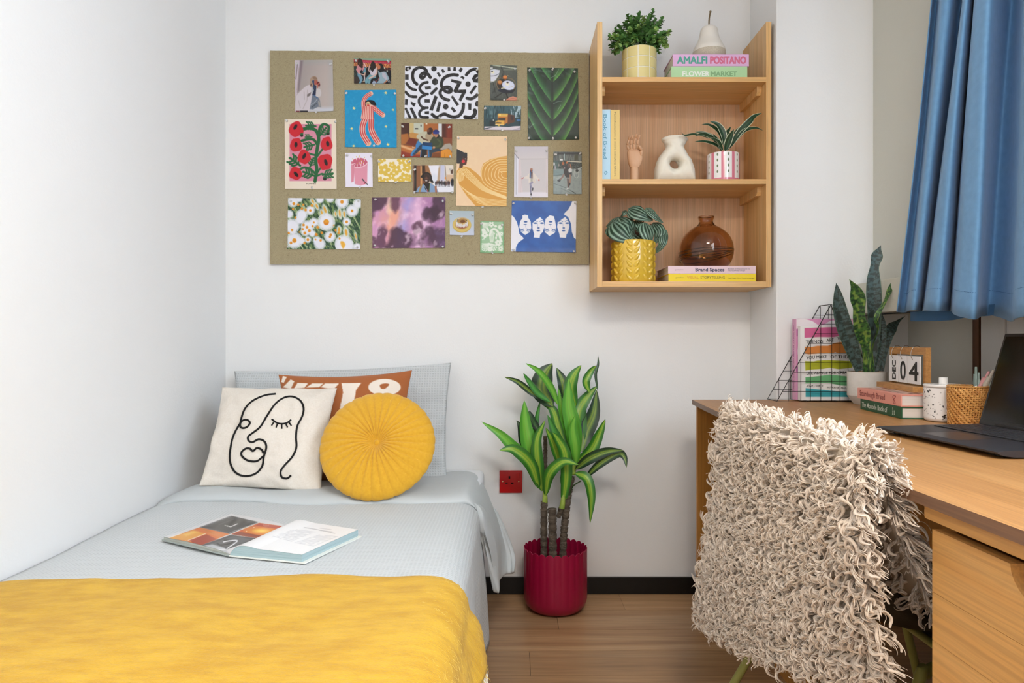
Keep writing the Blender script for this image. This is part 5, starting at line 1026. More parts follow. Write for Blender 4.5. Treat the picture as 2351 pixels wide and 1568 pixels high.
text('title_lettering', 'DO WHAT MAKES YOUR SOUL HAPPY', .0075, matcol('B0719C'), t, (x0 - .0013, 2.356, z1 - .022), (0, 0, -1), (0, -1, 0), (z1 - z0) - .05, .0001)
t, x0, x1, z0, z1 = stand('white paperback with torn rainbow stripes, front one in the wire rack', 1838, 1965, 748.5, 2.312, .020, 'F0EEEC')
def wb(p):
    for (ys_, col, top_, bot_) in ((0, 'D9699A', [(476, 506), (700, 498), (1060, 488)], [(1060, 565), (940, 580), (800, 608), (640, 606), (476, 614)]), (0, 'DE8A43', [(480, 716), (560, 716), (620, 706), (740, 706), (820, 672), (900, 660), (1060, 655)], [(1060, 790), (850, 788), (820, 776), (800, 788), (640, 792), (520, 800), (480, 792)]),
                               (0, 'B4B92C', [(482, 878), (580, 882), (620, 872), (740, 866), (860, 872), (1020, 878)], [(1012, 950), (860, 968), (760, 952), (680, 965), (560, 972), (486, 984)]), (0, '6BB37A', [(486, 1058), (580, 1052), (700, 1038), (760, 1032), (860, 1040), (1060, 1060)], [(1060, 1160), (880, 1150), (740, 1122), (600, 1124), (486, 1128)]),
                               (0, '3FA9B5', [(488, 1180), (600, 1192), (740, 1205), (880, 1222), (1060, 1228)], [(1060, 1280), (488, 1280)])): p.poly(top_ + bot_, col)
sheet('front_print', x0, x1, z0, z1, 2.3115, 128, 190, 'F2F0EF', t, wb, (1750, 650, 4.9))
def hand_t(s, x, y, w, h, rise=0, col='2A2A2C'):
    a = dk(x, y, 2.311); c = dk(x + w, y - rise, 2.311); text('cover_lettering', s, h / 4.9 * 2.311 / F / .7, matcol(col), t, a, (c - a), (0, 0, 1), (c - a).length, .0)
hand_t('THINGS', 488, 680, 195, 34, 8); hand_t('ARE', 722, 664, 80, 38, 6); hand_t('WHAT', 848, 642, 140, 38, 8); hand_t('YOU MAKE', 494, 856, 235, 36, 12); hand_t('OF THEM', 765, 846, 225, 36, -2)
hand_t('LIFE ADVICE FOR CREATIVES', 496, 1028, 560, 30, 10); hand_t('ADAM J. KURTZ', 496, 1168, 190, 22, 2); hand_t('(AUTHOR OF 1 PAGE AT A TIME)', 726, 1180, 330, 18, -14)
# two books lying at an angle, spines to the chair
A = Vector((1.052, 2.060, 0)); Bp = Vector((1.0245, 1.796, 0)); ux_ = (Bp - A).normalized(); uy_ = Vector((-ux_.y, ux_.x, 0)); L_ = (Bp - A).length
t, M4 = flatbook('dark green book lying flat on the desk under the salmon one', A, ux_, uy_, L_, .185, ZD + .0003, .0315, '1E5534', 'E9DDD6', .0030)
ftext(t, M4, 'The Monocle Book of', .012, .0085, .172, .0150, 'DDE5D8', .0002); ftext(t, M4, 'Design Art 2021', .204, .006, .0, .0, 'C9D6C6') if False else None
for i, s in enumerate(('Design Art', '2021')):
    R = M4.to_3x3(); text('edition_lettering', s, .0062, matcol('C9D6C6'), t, M4 @ Vector((.219 + i * .010, -.0011, .006)), R @ Vector((0, 0, 1)), R @ Vector((-1, 0, 0)), .019 if i == 0 else .012, 0)
A2 = A - ux_ * .012 - uy_ * .004; ux2 = (ux_ + uy_ * .015).normalized(); uy2 = Vector((-ux2.y, ux2.x, 0))
t, M4 = flatbook('salmon pink book lying on the dark green one under the calendar', A2, ux2, uy2, L_ + .010, .185, ZD + .0322, .0320, 'EBA190', 'EADBD6', .0028)
ftext(t, M4, 'Sourdough Bread', .018, .010, .165, .0155, '8E3A38', .0001)
R = M4.to_3x3(); ps = [M4 @ Vector((.240 + .007 * math.sin(a * 2 + .4) * (1 + .2 * math.cos(a)), -.0014, .016 + .0115 * math.cos(a))) for a in np.linspace(0, 2 * PI, 40)[:-1]]; obj('emblem', tube(BM(), ps, .0006, 4, closed=True), matcol('8E3A38'), t)
V = []; Mx = 40
for j in range(Mx):
    for i in range(Mx): V.append(M4 @ Vector((.02 + .23 * i / (Mx - 1), .02 + .15 * j / (Mx - 1), .0323)))
V = np.array([list(v) for v in V]); pn = np.array([noise.noise((a * 60, b_ * 60, 2)) for a, b_, _ in V]); mesh_obj('cover_picture', V, gridF(Mx, Mx), vcol('printed_cover', .45), t, False, np.where((pn > .05)[:, None], np.array(rgb('7A3A2A')), np.array(rgb('EBC9B8'))))
# calendar
ZK = ZD + .0645; Ck = Vector((1.131, 2.118, 0)); Dk = Vector((1.0915, 1.859, 0)); ux_ = (Dk - Ck).normalized(); uy_ = Vector((-ux_.y, ux_.x, 0)); M4 = Matrix((ux_, uy_, Vector((0, 0, 1)))).transposed().to_4x4(); M4.translation = (Ck.x, Ck.y, ZK); Lc = (Dk - Ck).length
t = thing('desk_calendar', 'wooden flip calendar with white cards reading DEC 04', 'calendar', Ck + ux_ * Lc / 2 + uy_ * .03 + Vector((0, 0, ZK)))
m_cw = wood('calendar_wood', 'B07C44', 'C08B50', 'CB985C', .5, 1, 3); m_card = mat('white_card', 'F4F3F4', .45); m_ink = mat('black_ink', '151517', .5); m_ring = mat('steel_ring', 'B9B4AE', .25, metal=1)
obj('base', box(BM(), 0, Lc, 0, .062, 0, .0155, .0015, M4), m_cw, t)
f0, f1, yk, th_ = .012, .259, .034, .014; zt_ = .1230; fw = .021
for a_ in ((f0, f1, zt_ - fw, zt_), (f0, f0 + fw * .8, .0155, zt_ - fw), (f1 - fw * .8, f1, .0155, zt_ - fw)): obj('frame_bar', box(BM(), a_[0], a_[1], yk, yk + th_, a_[2], a_[3], .001, M4), m_cw, t)
for cx0, cx1, s, rot in ((.032, .098, 'DEC', 1), (.103, .157, '0', 0), (.161, .247, '4', 0)):
    c_ = obj('date_card', box(BM(), cx0, cx1, yk - .0085, yk - .0068, .0205, .0985, .0004, M4), m_card, t); R = M4.to_3x3()
    if rot: text('lettering', s, .036, m_ink, c_, M4 @ Vector((cx0 + .049, yk - .0092, .025)), R @ Vector((0, 0, 1)), R @ Vector((-1, 0, 0)), .056, .0007)
    else: text('numeral', s, .0750, m_ink, c_, M4 @ Vector((cx0 + (.010 if s == '0' else .014), yk - .0092, .030)), R @ Vector((1, 0, 0)), R @ Vector((0, 0, 1)), .035 if s == '0' else .058, .0012)
for x in (.060, .124, .196):
    ps = [M4 @ Vector((x + .003 * math.cos(a), yk + .003 - .0165 * math.cos(a), .104 + .0235 * math.sin(a))) for a in np.linspace(-.75, PI + .1, 22)]; obj('ring', tube(BM(), ps, .0009, 6), m_ring, t, True)
# speckled jar
jc = Vector((1.105, 1.7485, ZD)); rj = .0440; t = thing('speckled_jar', 'white ceramic lidded jar with black paint speckles', 'jar', jc)
def spk(seed, dens): return lambda V: None
def latheV(prof, c, seg): return [(c[0] + r * math.cos(2 * PI * k / seg), c[1] + r * math.sin(2 * PI * k / seg), c[2] + z) for r, z in prof for k in range(seg)]
def spotted(name, prof, seg, parent, spots, c):
    V = np.array(latheV(prof, c, seg)); nz_ = len(prof); kk = np.arange(seg); Fc = np.concatenate([np.stack([j * seg + kk, j * seg + (kk + 1) % seg, (j + 1) * seg + (kk + 1) % seg, (j + 1) * seg + kk], -1) for j in range(nz_ - 1)]); m_ = np.zeros(len(V))
    for p, r, ax in spots: d = np.linalg.norm((V - p) * np.array(ax), axis=1); m_ = np.maximum(m_, np.clip((r - d) / .0005 + .5, 0, 1))
    m_ = m_[:, None]; mesh_obj(name, V, Fc, vcol('speckled_glaze', .35, coat=.3), parent, True, np.array(rgb('EFECE9')) * (1 - m_) + np.array(rgb('161618')) * m_)
pf = [(.001, .0002), (.034, .0002), (.0400, .002), (.0430, .006)] + [(rj, z) for z in np.linspace(.010, .0865, 110)]; sp_ = []
for k in range(250):
    a = random.uniform(0, 2 * PI); z = random.uniform(.004, .085) if random.random() < .6 else random.choice((.02, .045, .075)) + random.gauss(0, .008); r = abs(random.gauss(0, .0009)) + .0005; sp_.append((np.array((jc.x + rj * math.cos(a), jc.y + rj * math.sin(a), jc.z + z)), r, (1, 1, random.uniform(.6, 1.6))))
for dx in range(6): a = -2.15 + random.gauss(0, .07); sp_.append((np.array((jc.x + rj * math.cos(a), jc.y + rj * math.sin(a), jc.z + .012 + random.gauss(0, .005))), .0022, (1, 1, 1)))
spotted('body', pf, 300, t, sp_, jc)
sp_ = [(np.array((jc.x + q_ * math.cos(a), jc.y + q_ * math.sin(a), jc.z + .0955)), random.uniform(.0005, .0013), (1, random.uniform(.5, 1), 1)) for a, q_ in [(random.uniform(0, 2 * PI), rj * math.sqrt(random.random())) for _ in range(120)]]
spotted('lid', [(rj - .002, .0868), (rj + .0005, .0875), (rj + .0005, .0935), (rj - .001, .0950)] + [(r, .0955) for r in np.linspace(rj - .003, .0105, 26)] + [(.0102, .0965), (.0100, .1105), (.0092, .1122), (.004, .1126), (.0005, .1126)], 220, t, sp_, jc)
# woven cup and pens
wc = Vector((1.1093, 1.6615, ZD)); rc = .0415; HC = .0950; t = thing('woven_cup', 'honey-coloured woven rattan pen cup beside the speckled jar', 'cup', wc); m_rat = mat('rattan', 'BD7F3C', .45, col2='D9A25A', nscale=90, coat=.2); m_rat2 = mat('rattan_dark', '7A4A20', .6)
obj('inner_wall', lathe(BM(), [(0, .003), (rc * .93, .003), (rc - .0035, HC * .5), (rc - .003, HC - .002), (rc - .005, HC - .002), (rc * .85, .006), (0, .006)], wc, 48), m_rat2, t, True)
NR_ = 21; ns = 23
for j in range(NR_):
    z = .004 + j * (HC - .010) / (NR_ - 1); r = rc * (.955 + .045 * z / HC); b = BM(); ps = []
    for k in range(ns * 6):
        a = 2 * PI * k / (ns * 6); w_ = math.sin(PI * (k / 3 + j * .67)); ps.append((wc.x + (r + .0014 * w_) * math.cos(a), wc.y + (r + .0014 * w_) * math.sin(a), wc.z + z + .0009 * math.cos(PI * (k / 3 + j * .67))))
    obj('weaver', tube(b, ps, .0021, 6, closed=True), m_rat, t, True)
for k in range(ns * 2):
    a = 2 * PI * k / (ns * 2); b = BM(); r0, r1 = rc * .958, rc * 1.0; pts_ = [(wc.x + (r0 + (r1 - r0) * f + .0006) * math.cos(a + .18 * f), wc.y + (r0 + (r1 - r0) * f + .0006) * math.sin(a + .18 * f), wc.z + HC * f * .98) for f in np.linspace(0, 1, 6)]
    obj('stake', tube(b, pts_, .0016, 5), m_rat, t, True)
obj('rim', tube(BM(), [(wc.x + rc * math.cos(a), wc.y + rc * math.sin(a), wc.z + HC + .0005 * math.sin(a * 40)) for a in np.linspace(0, 2 * PI, 121)[:-1]], .0026, 8, closed=True), m_rat, t, True)
def pen(label, tip, top, col, r=.0052):
    a, c = Vector(tip), Vector(top); t = thing('pen', label, 'pen', a); d = (c - a); m = matcol(col, .35); rs = lambda *q_: [x * r for x in q_]
    obj('barrel', tube(BM(), [a, a + d * .06, a + d * .5, a + d * .62], rs(.25, .8, 1, 1), 14), m, t, sharp=50); obj('band', tube(BM(), [a + d * .62, a + d * .645], r * 1.06, 14), m_ring, t, sharp=50); obj('cap', tube(BM(), [a + d * .645, a + d * .86, a + d * .865, a + d], rs(1.02, .95, .62, .6), 14), m, t, sharp=50)
    s = d.cross(Vector((1, .3, 0))).normalized(); obj('clip', tube(BM(), [a + d * .88 + s * r * 1.1, a + d * .70 + s * r * 1.35], r * .22, 6), m, t)
def wpt(px, py, d): return P(px, py, d)
pen('sage grey-green pen standing highest in the woven cup', (1.119, 1.648, ZD + .008), wpt(2241, 843, 1.69), '75867F'); pen('grey-green pen half hidden beside the highest pen', (1.124, 1.642, ZD + .008), wpt(2247, 856, 1.68), '7C8C84', .0036)
pen('dusty pink pen leaning right in the woven cup', (1.102, 1.678, ZD + .008), wpt(2271, 853, 1.66), 'C98D8B'); pen('beige pen leaning right in front of the pink pen', (1.106, 1.662, ZD + .008), wpt(2281, 850, 1.645), 'B5A898'); pen('pale sage pen beside the laptop screen edge in the cup', (1.110, 1.652, ZD + .008), wpt(2292, 858, 1.635), '9FAE9C', .004)
# laptop
A = Vector((.817, 1.53, 0)); vx = Vector((.24, .015, 0)).normalized(); vy = Vector((vx.y, -vx.x, 0)); Wd, Ln = .242, .352   # vx: front edge -> hinge, vy: far end -> near end
M4 = Matrix((vx, vy, Vector((0, 0, 1)))).transposed().to_4x4(); M4.translation = (A.x, A.y, ZD)
t = thing('laptop', 'open dark grey laptop on the desk with its screen facing the chair', 'laptop', A + vx * .12 + vy * .17 + Vector((0, 0, ZD))); m_lp = mat('graphite_metal', '4A484C', .38, metal=.6, bump=.03, bscale=900); m_lpd = mat('dark_plastic', '0B0B0C', .45); m_key = mat('key_black', '2C2C30', .45); m_scr = mat('screen_glass', '050607', .12)
b = BM(); prism(b, [(.0, .0100), (.0, .0126), (.010, .0145), (Wd, .0185), (Wd, .0035), (.03, .0030), (.010, .0060)], 0, Ln, 1); bmesh.ops.transform(b, matrix=M4, verts=b.verts); obj('base', b, m_lp, t, sharp=30)
for x, y in ((.035, .04), (.035, Ln - .04), (Wd - .03, .04), (Wd - .03, Ln - .04)): obj('foot', box(BM(), x - .008, x + .008, y - .02, y + .02, 0, .0036, .001, M4), m_lpd, t)
zf = lambda x: .0145 + (x - .01) / (Wd - .01) * .004
b = BM(); x0_, x1_, y0_, y1_ = .118, .222, .018, Ln - .018
for (x, y) in ((x0_, y0_), (x1_, y0_), (x1_, y1_), (x0_, y1_)): b.verts.new((x, y, zf(x) + .0002))
b.verts.ensure_lookup_table(); b.faces.new(b.verts); bmesh.ops.transform(b, matrix=M4, verts=b.verts); obj('keyboard_well', b, m_lpd, t)
b = BM()
for (x, y) in ((.022, .115), (.100, .115), (.100, .225), (.022, .225)): b.verts.new((x, y, zf(x) + .0002))
b.verts.ensure_lookup_table(); b.faces.new(b.verts); bmesh.ops.transform(b, matrix=M4, verts=b.verts); obj('touchpad', b, mat('touchpad_metal', '434247', .3, metal=.5), t)
tk = bmesh.new(); box(tk, -.0078, .0078, -.0085, .0085, 0, .0016, .0006, seg=1); km = bpy.data.meshes.new('key'); tk.to_mesh(km); tk.free(); km.materials.append(m_key); tk = bmesh.new(); box(tk, -.0078, .0078, -.045, .045, 0, .0016, .0006, seg=1); ks = bpy.data.meshes.new('key'); tk.to_mesh(ks); tk.free(); ks.materials.append(m_key)
for i in range(6):
    x = x0_ + .0098 + i * .0168
    for j in range(16):
        y = y0_ + .011 + j * .0196 + (.004 if i % 2 else 0)
        if i == 0 and 4 <= j <= 8:
            if j != 6: continue
        if y > y1_ - .008: continue
        o = bpy.data.objects.new('key', ks if (i == 0 and j == 6) else km); C.objects.link(o); o.parent = t; o.matrix_local = Matrix.Translation(-org(t)) @ M4 @ Matrix.Translation((x, y, zf(x) + .0002))
Mh = M4 @ Matrix.Translation((Wd - .002, 0, .0185)) @ Matrix.Rotation(math.radians(17), 4, 'Y'); Hs = .213
obj('lid', box(BM(), 0, .005, 0, Ln, .0, Hs, .0022, Mh), mat('lid_black', '141416', .35), t, sharp=40); obj('screen', box(BM(), -.0004, .001, .006, Ln - .006, .012, Hs - .008, 0, Mh), m_scr, t); obj('hinge', tube(BM(), [Mh @ Vector((.001, .05, .001)), Mh @ Vector((.001, Ln - .05, .001))], .005, 12), m_lpd, t, sharp=50)
# ================= PINNED PRINTS (flat prints, colours held by the sheet's own vertices) =================
YPR = YN - .0016; m_print = vcol('photo_paper', .38, spec=.4)
m_paperback = mat('paper_back', 'E9E7E2', .8)
def pr_(label, q, frame, bg, fn, cat='print', curl=.0025, dens=1.3):
    w = abs(q[1][0] - q[0][0]); h = abs(q[3][1] - q[0][1]); nu, nv = int(w * dens), int(h * dens); V, u, v = quadgrid(q, nu, nv, YPR)
    pt = Paint(V, bg, frame); fn(pt); sd = random.random() * 9
    V[:, 1] -= curl * (np.clip((v - .9) / .1, 0, 1) ** 2 * (.4 + .6 * np.abs(2 * u - 1)) + .5 * np.clip((np.abs(2 * u - 1) - .85) / .15, 0, 1) ** 2 * np.abs(np.sin(v * 5 + sd)))
    c = V.mean(0); c[1] = YPR; t = thing('pinned_print', label, cat, tuple(c), 'prints pinned on the noticeboard'); mesh_obj('printed_sheet', V, gridF(nu, nv), m_print, t, True, pt.c)
    return t
m_pin = mat('clear_pin_plastic', 'FFFFFF', .10, trans=.45, ior=1.3, spec=.8); m_ndl = mat('pin_steel', 'B9B9B9', .3, metal=1)
b = BM(); lathe(b, [(0, .0008), (.0040, .0010), (.0043, .0018), (.0024, .0030), (.0020, .0060), (.0024, .0078), (.0035, .0086), (.0036, .0104), (.0030, .0110), (0, .0112)], (0, 0, 0), 14); pin_me = bpy.data.meshes.new('head'); bmesh.ops.recalc_face_normals(b, faces=b.faces); b.to_mesh(pin_me); b.free(); pin_me.materials.append(m_pin); pin_me.shade_smooth()
b = BM(); tube(b, [(0, 0, -.004), (0, 0, .001)], .0006, 6); ndl_me = bpy.data.meshes.new('needle'); b.to_mesh(ndl_me); b.free(); ndl_me.materials.append(m_ndl)
def pins(desc, *pp):
    for px, py, where in pp:
        p = P(px, py, YPR - .0006); t = thing('push_pin', 'clear push pin at the %s of the %s' % (where, desc), 'push pin', p, 'clear push pins on the noticeboard')
        M = Matrix.Rotation(PI / 2 + random.uniform(-.15, .75), 4, 'X') @ Matrix.Rotation(random.uniform(-.45, .45), 4, 'Y')
        for nm, me in (('head', pin_me), ('needle', ndl_me)): o = bpy.data.objects.new(nm, me); C.objects.link(o); o.parent = t; o.matrix_local = M
TL, TR, BC, BL2, BR2, TC = 'top left corner', 'top right corner', 'bottom centre', 'bottom left corner', 'bottom right corner', 'top centre'
def A_(p):
    p.c += 0; p.grad(250, 900, 'A59A97', 'B9ACA6', 'X'); p.rect(1000, 80, 1120, 1480, 'AEB0B0', .5, 80); p.rect(80, 80, 1120, 200, '9FA3A4', .4, 60); p.rect(470, 1360, 1130, 1490, 'C6C9D2', .9, 50)
    p.poly([(75, 90), (225, 100), (150, 1000), (90, 1080)], 'C9BCC6', soft=8); p.poly([(225, 100), (300, 110), (200, 900), (150, 960)], '85777C', soft=26); p.line([(150, 220), (110, 600)], 22, '6E5F60', op=.8, soft=8); p.line([(195, 300), (140, 900)], 14, 'A58F86', op=.7, soft=6)
    p.poly([(120, 1050), (300, 860), (430, 770), (510, 790), (560, 1050), (500, 1350), (440, 1480), (95, 1480), (100, 1150)], 'CDC3C8', smooth=True, soft=8)
    for a_, b_ in (((420, 900), (410, 1160)), ((180, 1180), (230, 1380)), ((330, 950), (340, 1150)), ((400, 1180), (300, 1400))): p.line([a_, b_], 18, 'A79A98', op=.7, soft=9)
    p.poly([(410, 1020), (520, 950), (500, 1040), (415, 1090)], '766A69', soft=8); p.poly([(540, 1050), (640, 1040), (740, 1130), (790, 1360), (700, 1350), (570, 1420), (480, 1410), (520, 1200)], '6F7784', soft=8); p.line([(520, 1300), (620, 1220), (690, 1130)], 14, 'AFB4BD'); p.line([(540, 1360), (660, 1260)], 16, '3E454C', soft=6); p.poly([(700, 1170), (770, 1240), (780, 1350), (720, 1340)], '9C9793', soft=8)
    p.poly([(620, 880), (740, 860), (790, 960), (760, 1070), (640, 1060)], 'C9C2C2', smooth=True, soft=8); p.poly([(540, 700), (620, 740), (660, 800), (640, 1040), (540, 1040), (590, 900)], '232C48', soft=8); p.poly([(540, 830), (590, 900), (540, 1010), (520, 900)], 'A9AFB5', soft=8); p.line([(590, 1040), (690, 1110)], 26, '3A5C94', op=.8, soft=10)
    p.poly([(600, 620), (680, 620), (695, 700), (670, 760), (600, 750)], 'A8604C', smooth=True, soft=8); p.poly([(540, 640), (600, 630), (600, 760), (620, 880), (560, 820)], '2C4668', soft=8); p.ell(720, 740, 36, 66, '5A1E20', -.3); p.line([(690, 840), (700, 760), (740, 700)], 24, 'B96452', soft=6); p.ell(660, 715, 22, 14, 'B5423E', 0)
    p.poly([(490, 620), (530, 550), (600, 522), (660, 550), (690, 625), (600, 620), (540, 660), (575, 760), (540, 830), (505, 800), (490, 720)], 'A68C76', smooth=True, soft=8); p.poly([(560, 545), (640, 545), (680, 610), (590, 610)], '8C715E', smooth=True, soft=10); p.ell(515, 760, 14, 34, '5E3A36', .3); p.rect(225, 1452, 430, 1490, '1C1A20'); p.rect(110, 1456, 215, 1490, '6E3030')
t = pr_('photo of a person in a fur hat and white coat, top left print', [(677, 138), (764, 137), (766, 255.5), (678, 258)], (670, 130, 11.7), 'B0A6A3', A_); pins('fur hat photo', (683.5, 145, TL), (760, 147, TR), (727, 257, BC))
def B_(p):
    p.rect(150, 120, 2090, 260, '7FA08A'); p.poly([(150, 180), (600, 215), (2090, 290), (2090, 440), (150, 320)], 'B3283F'); n1_ = p.nz(26, 26, 1); n2_ = p.nz(34, 34, 2); band = (p.Y > 250 + p.X * .05) & (p.Y < 340 + p.X * .06); p.mix(np.where(band, np.clip(n1_ * 3, 0, .8), 0), 'D06A88'); b2 = (p.Y > 330 + p.X * .05) & (p.Y < 520 + p.X * .05); p.mix(b2 * 1.0, '8A3E28'); p.mix(np.where(b2, np.clip(n2_ * 4 + .3, 0, 1), 0), 'E39A5C'); b3 = p.Y > 520 + p.X * .05
    p.mix(b3 * 1.0, '15171D'); p.mix(np.where(b3 & (p.X < 400), np.clip(n1_ * 3, 0, .6), 0), '4F7468'); p.mix(np.where(b3 & (p.X > 1700) & (p.Y < 720), np.clip(n2_ * 3, 0, .8), 0), 'A8442E'); p.rect(150, 1080, 440, 1440, '3A2E2A', 1, 40); p.rect(580, 1320, 760, 1440, '3A2A22', 1, 20); p.ell(1880, 780, 34, 44, 'DDE5D5'); p.ell(1740, 630, 34, 44, 'C9C7B5')
    p.poly([(360, 860), (470, 900), (600, 1100), (610, 1250), (520, 1430), (420, 1430), (470, 1260), (360, 1020)], '6E98AE', smooth=True); p.poly([(700, 590), (790, 640), (800, 880), (620, 880)], '6694A6'); p.line([(740, 880), (730, 980)], 60, 'C9AA96'); p.line([(700, 1040), (720, 1150), (690, 1300)], 60, 'C9BDC2', soft=14); p.line([(620, 1340), (740, 1300)], 40, 'BFA98C')
    p.poly([(300, 560), (380, 470), (520, 480), (620, 640), (700, 500), (700, 640), (620, 800), (560, 700), (440, 880), (360, 800)], 'C4838A'); p.line([(330, 700), (420, 860)], 110, 'CD8C90'); p.line([(430, 890), (560, 950), (720, 1000)], 52, 'D6AE9E'); p.line([(680, 380), (740, 480), (800, 600)], 62, 'D9B4B0'); p.line([(690, 470), (650, 640)], 60, 'CC8E92'); p.poly([(400, 160), (500, 135), (600, 240), (640, 420), (600, 640), (540, 620), (380, 460), (360, 300)], '33201C', smooth=True); p.ell(470, 400, 30, 60, '6E4A34', .2, soft=14)
    p.poly([(740, 1250), (900, 1020), (1020, 960), (1240, 1010), (1300, 1130), (1060, 1200), (1000, 1430), (890, 1430), (900, 1300), (860, 1430), (770, 1430)], '6C9AA6', smooth=True); p.line([(900, 1280), (980, 1180), (1200, 1120)], 18, '3E6A6E', soft=10); p.poly([(1010, 700), (1080, 760), (1280, 620), (1360, 640), (1350, 800), (1220, 1000), (1020, 960)], 'C7BFCB', smooth=True); p.line([(1330, 620), (1350, 820), (1270, 990), (1060, 1110), (960, 1160)], 78, 'CFAEA2'); p.line([(960, 800), (930, 700), (970, 520)], 60, 'CBA59A')
    p.poly([(1040, 400), (1100, 305), (1180, 300), (1260, 400), (1290, 600), (1200, 720), (1120, 840), (1060, 700), (1020, 520)], '231C1C', smooth=True); p.poly([(1380, 540), (1430, 460), (1520, 520), (1530, 620), (1480, 700), (1400, 690)], 'C0704E', smooth=True); p.poly([(1440, 420), (1560, 400), (1660, 480), (1720, 700), (1660, 860), (1560, 960), (1510, 980), (1540, 760), (1550, 600), (1500, 480)], '1A1A1E', smooth=True)
    p.poly([(1420, 750), (1500, 860), (1600, 830), (1780, 820), (1850, 900), (1980, 1180), (1920, 1240), (1720, 1420), (1360, 1420), (1480, 1200), (1440, 1000)], '8FA9B5', smooth=True); p.poly([(1620, 850), (1780, 880), (1900, 1200), (1800, 1240), (1620, 1050)], 'B9B6C2', soft=20); p.poly([(1080, 1430), (1180, 1270), (1300, 1330), (1350, 1430)], '9DAABF'); p.line([(1740, 1410), (1860, 1280)], 66, 'B5714E'); p.line([(1900, 1260), (1980, 1400)], 20, 'D5D6DA'); p.line([(1960, 1240), (2070, 1400)], 20, 'D5D6DA'); p.ell(1310, 1300, 40, 60, '7E3A3E', -.4); p.line([(1420, 1240), (1480, 1120)], 40, 'A8666A')
t = pr_('photo of three long-haired friends sitting beside a tulip field', [(812.5, 133.5), (898, 134.5), (898, 192), (813, 191.8)], (805, 128, 22.4), '15171D', B_, dens=1.6); pins('tulip field photo', (818, 140, TL), (892.5, 142, TR), (858.5, 194, BC))
def G_(p):
    K = '201F22'; L_ = lambda pts, w=82: p.line(pts, w, K)
    for a_ in ([(150, 130), (240, 150), (180, 200)],): p.poly([(130, 110), (260, 80), (275, 150), (160, 220), (120, 180)], K)
    L_([(430, 560), (350, 480), (315, 340), (350, 200), (450, 130), (560, 115), (650, 160), (690, 240), (640, 340), (580, 400), (525, 360), (560, 290), (640, 255), (720, 290), (790, 380)]); p.poly([(505, 330), (560, 250), (680, 250), (690, 330), (600, 430), (520, 420)], K, smooth=True); p.ell(600, 333, 22, 9, 'E6E8F2', -.5)
    p.rect(118, 305, 210, 440, K); L_([(160, 545), (220, 630), (300, 690), (400, 715)], 70); L_([(130, 770), (220, 860), (310, 895), (410, 900)], 72); p.poly([(118, 955), (195, 965), (180, 1120), (112, 1115)], K); p.poly([(270, 1020), (405, 1080), (360, 1160), (270, 1090)], K); L_([(140, 1220), (250, 1460)], 66); L_([(285, 1220), (400, 1460)], 76)
    L_([(710, 510), (620, 530), (540, 590), (508, 680), (560, 770), (640, 820), (715, 825)], 72); L_([(650, 850), (560, 890), (495, 960), (490, 1050), (540, 1140), (620, 1185), (715, 1190)], 66); L_([(640, 1200), (560, 1240), (505, 1310), (505, 1390), (570, 1440), (720, 1450)], 70)
    for q in ([(640, 625), (800, 612), (808, 690), (660, 705)], [(635, 962), (775, 965), (778, 1050), (635, 1048)], [(640, 1290), (755, 1280), (755, 1362), (640, 1355)], [(1080, 180), (1130, 150), (1185, 235), (1120, 270)], [(1255, 108), (1320, 110), (1330, 205), (1255, 210)], [(1410, 102), (1470, 102), (1475, 208), (1398, 202)], [(1540, 200), (1600, 115), (1660, 150), (1605, 250)], [(960, 265), (1010, 240), (1075, 330), (1030, 375)], [(1590, 375), (1635, 335), (1710, 390), (1670, 435)], [(1800, 1070), (1885, 1078), (1880, 1250), (1805, 1240)], [(1330, 1200), (1380, 1165), (1485, 1275), (1415, 1318)], [(1985, 575), (2035, 620), (1885, 830), (1830, 790)]): p.poly(q, K)
    p.ell(885, 150, 72, 68, K); p.ell(915, 495, 80, 88, K); p.ell(1795, 560, 70, 72, K); p.ell(1200, 1162, 72, 72, K); p.ell(2050, 1085, 70, 75, K)
    L_([(775, 800), (990, 660)], 1); p.poly([(945, 635), (998, 685), (830, 860), (772, 808)], K); p.poly([(905, 860), (988, 900), (855, 1270), (762, 1250)], K); p.poly([(1010, 1025), (1080, 1045), (1020, 1300), (938, 1285)], K); p.poly([(1385, 858), (1560, 1105), (1490, 1140), (1340, 900)], K)
    L_([(1510, 320), (1380, 312), (1230, 350), (1130, 430), (1085, 540), (1100, 640), (1180, 740), (1280, 780), (1345, 740), (1320, 660), (1220, 640), (1110, 680), (1050, 780), (1080, 880), (1160, 950), (1275, 985)], 84); p.poly([(1120, 640), (1260, 600), (1370, 680), (1350, 790), (1230, 800)], K, smooth=True); p.ell(1235, 712, 34, 11, 'E6E8F2', .15)
    p.poly([(1350, 425), (1625, 490), (1615, 540), (1525, 710), (1740, 705), (1745, 770), (1605, 1025), (1545, 975), (1630, 795), (1450, 790), (1395, 750), (1505, 545), (1345, 495)], K)
    L_([(1750, 310), (1830, 220), (1920, 170), (2010, 165), (2060, 240)], 80); p.poly([(2065, 280), (1960, 310), (1900, 410), (1940, 510), (2065, 525)], K, smooth=False); p.ell(2030, 395, 36, 16, 'E6E8F2', -.7); L_([(1770, 935), (1880, 950), (1980, 900), (2060, 820)], 84)
    L_([(840, 1370), (920, 1435), (1000, 1440), (1090, 1380), (1180, 1360), (1290, 1410), (1400, 1440), (1520, 1420), (1610, 1340), (1660, 1230), (1672, 1090)], 86); L_([(1720, 1440), (1850, 1460), (1950, 1400), (1990, 1300), (1975, 1260)], 100)
    n_ = p.nz(60, 9, 3, .9, 2); s_ = (p.c.mean(1) < .3) & (n_ > .5); p.mix(s_ * .5, 'B9BBC4')
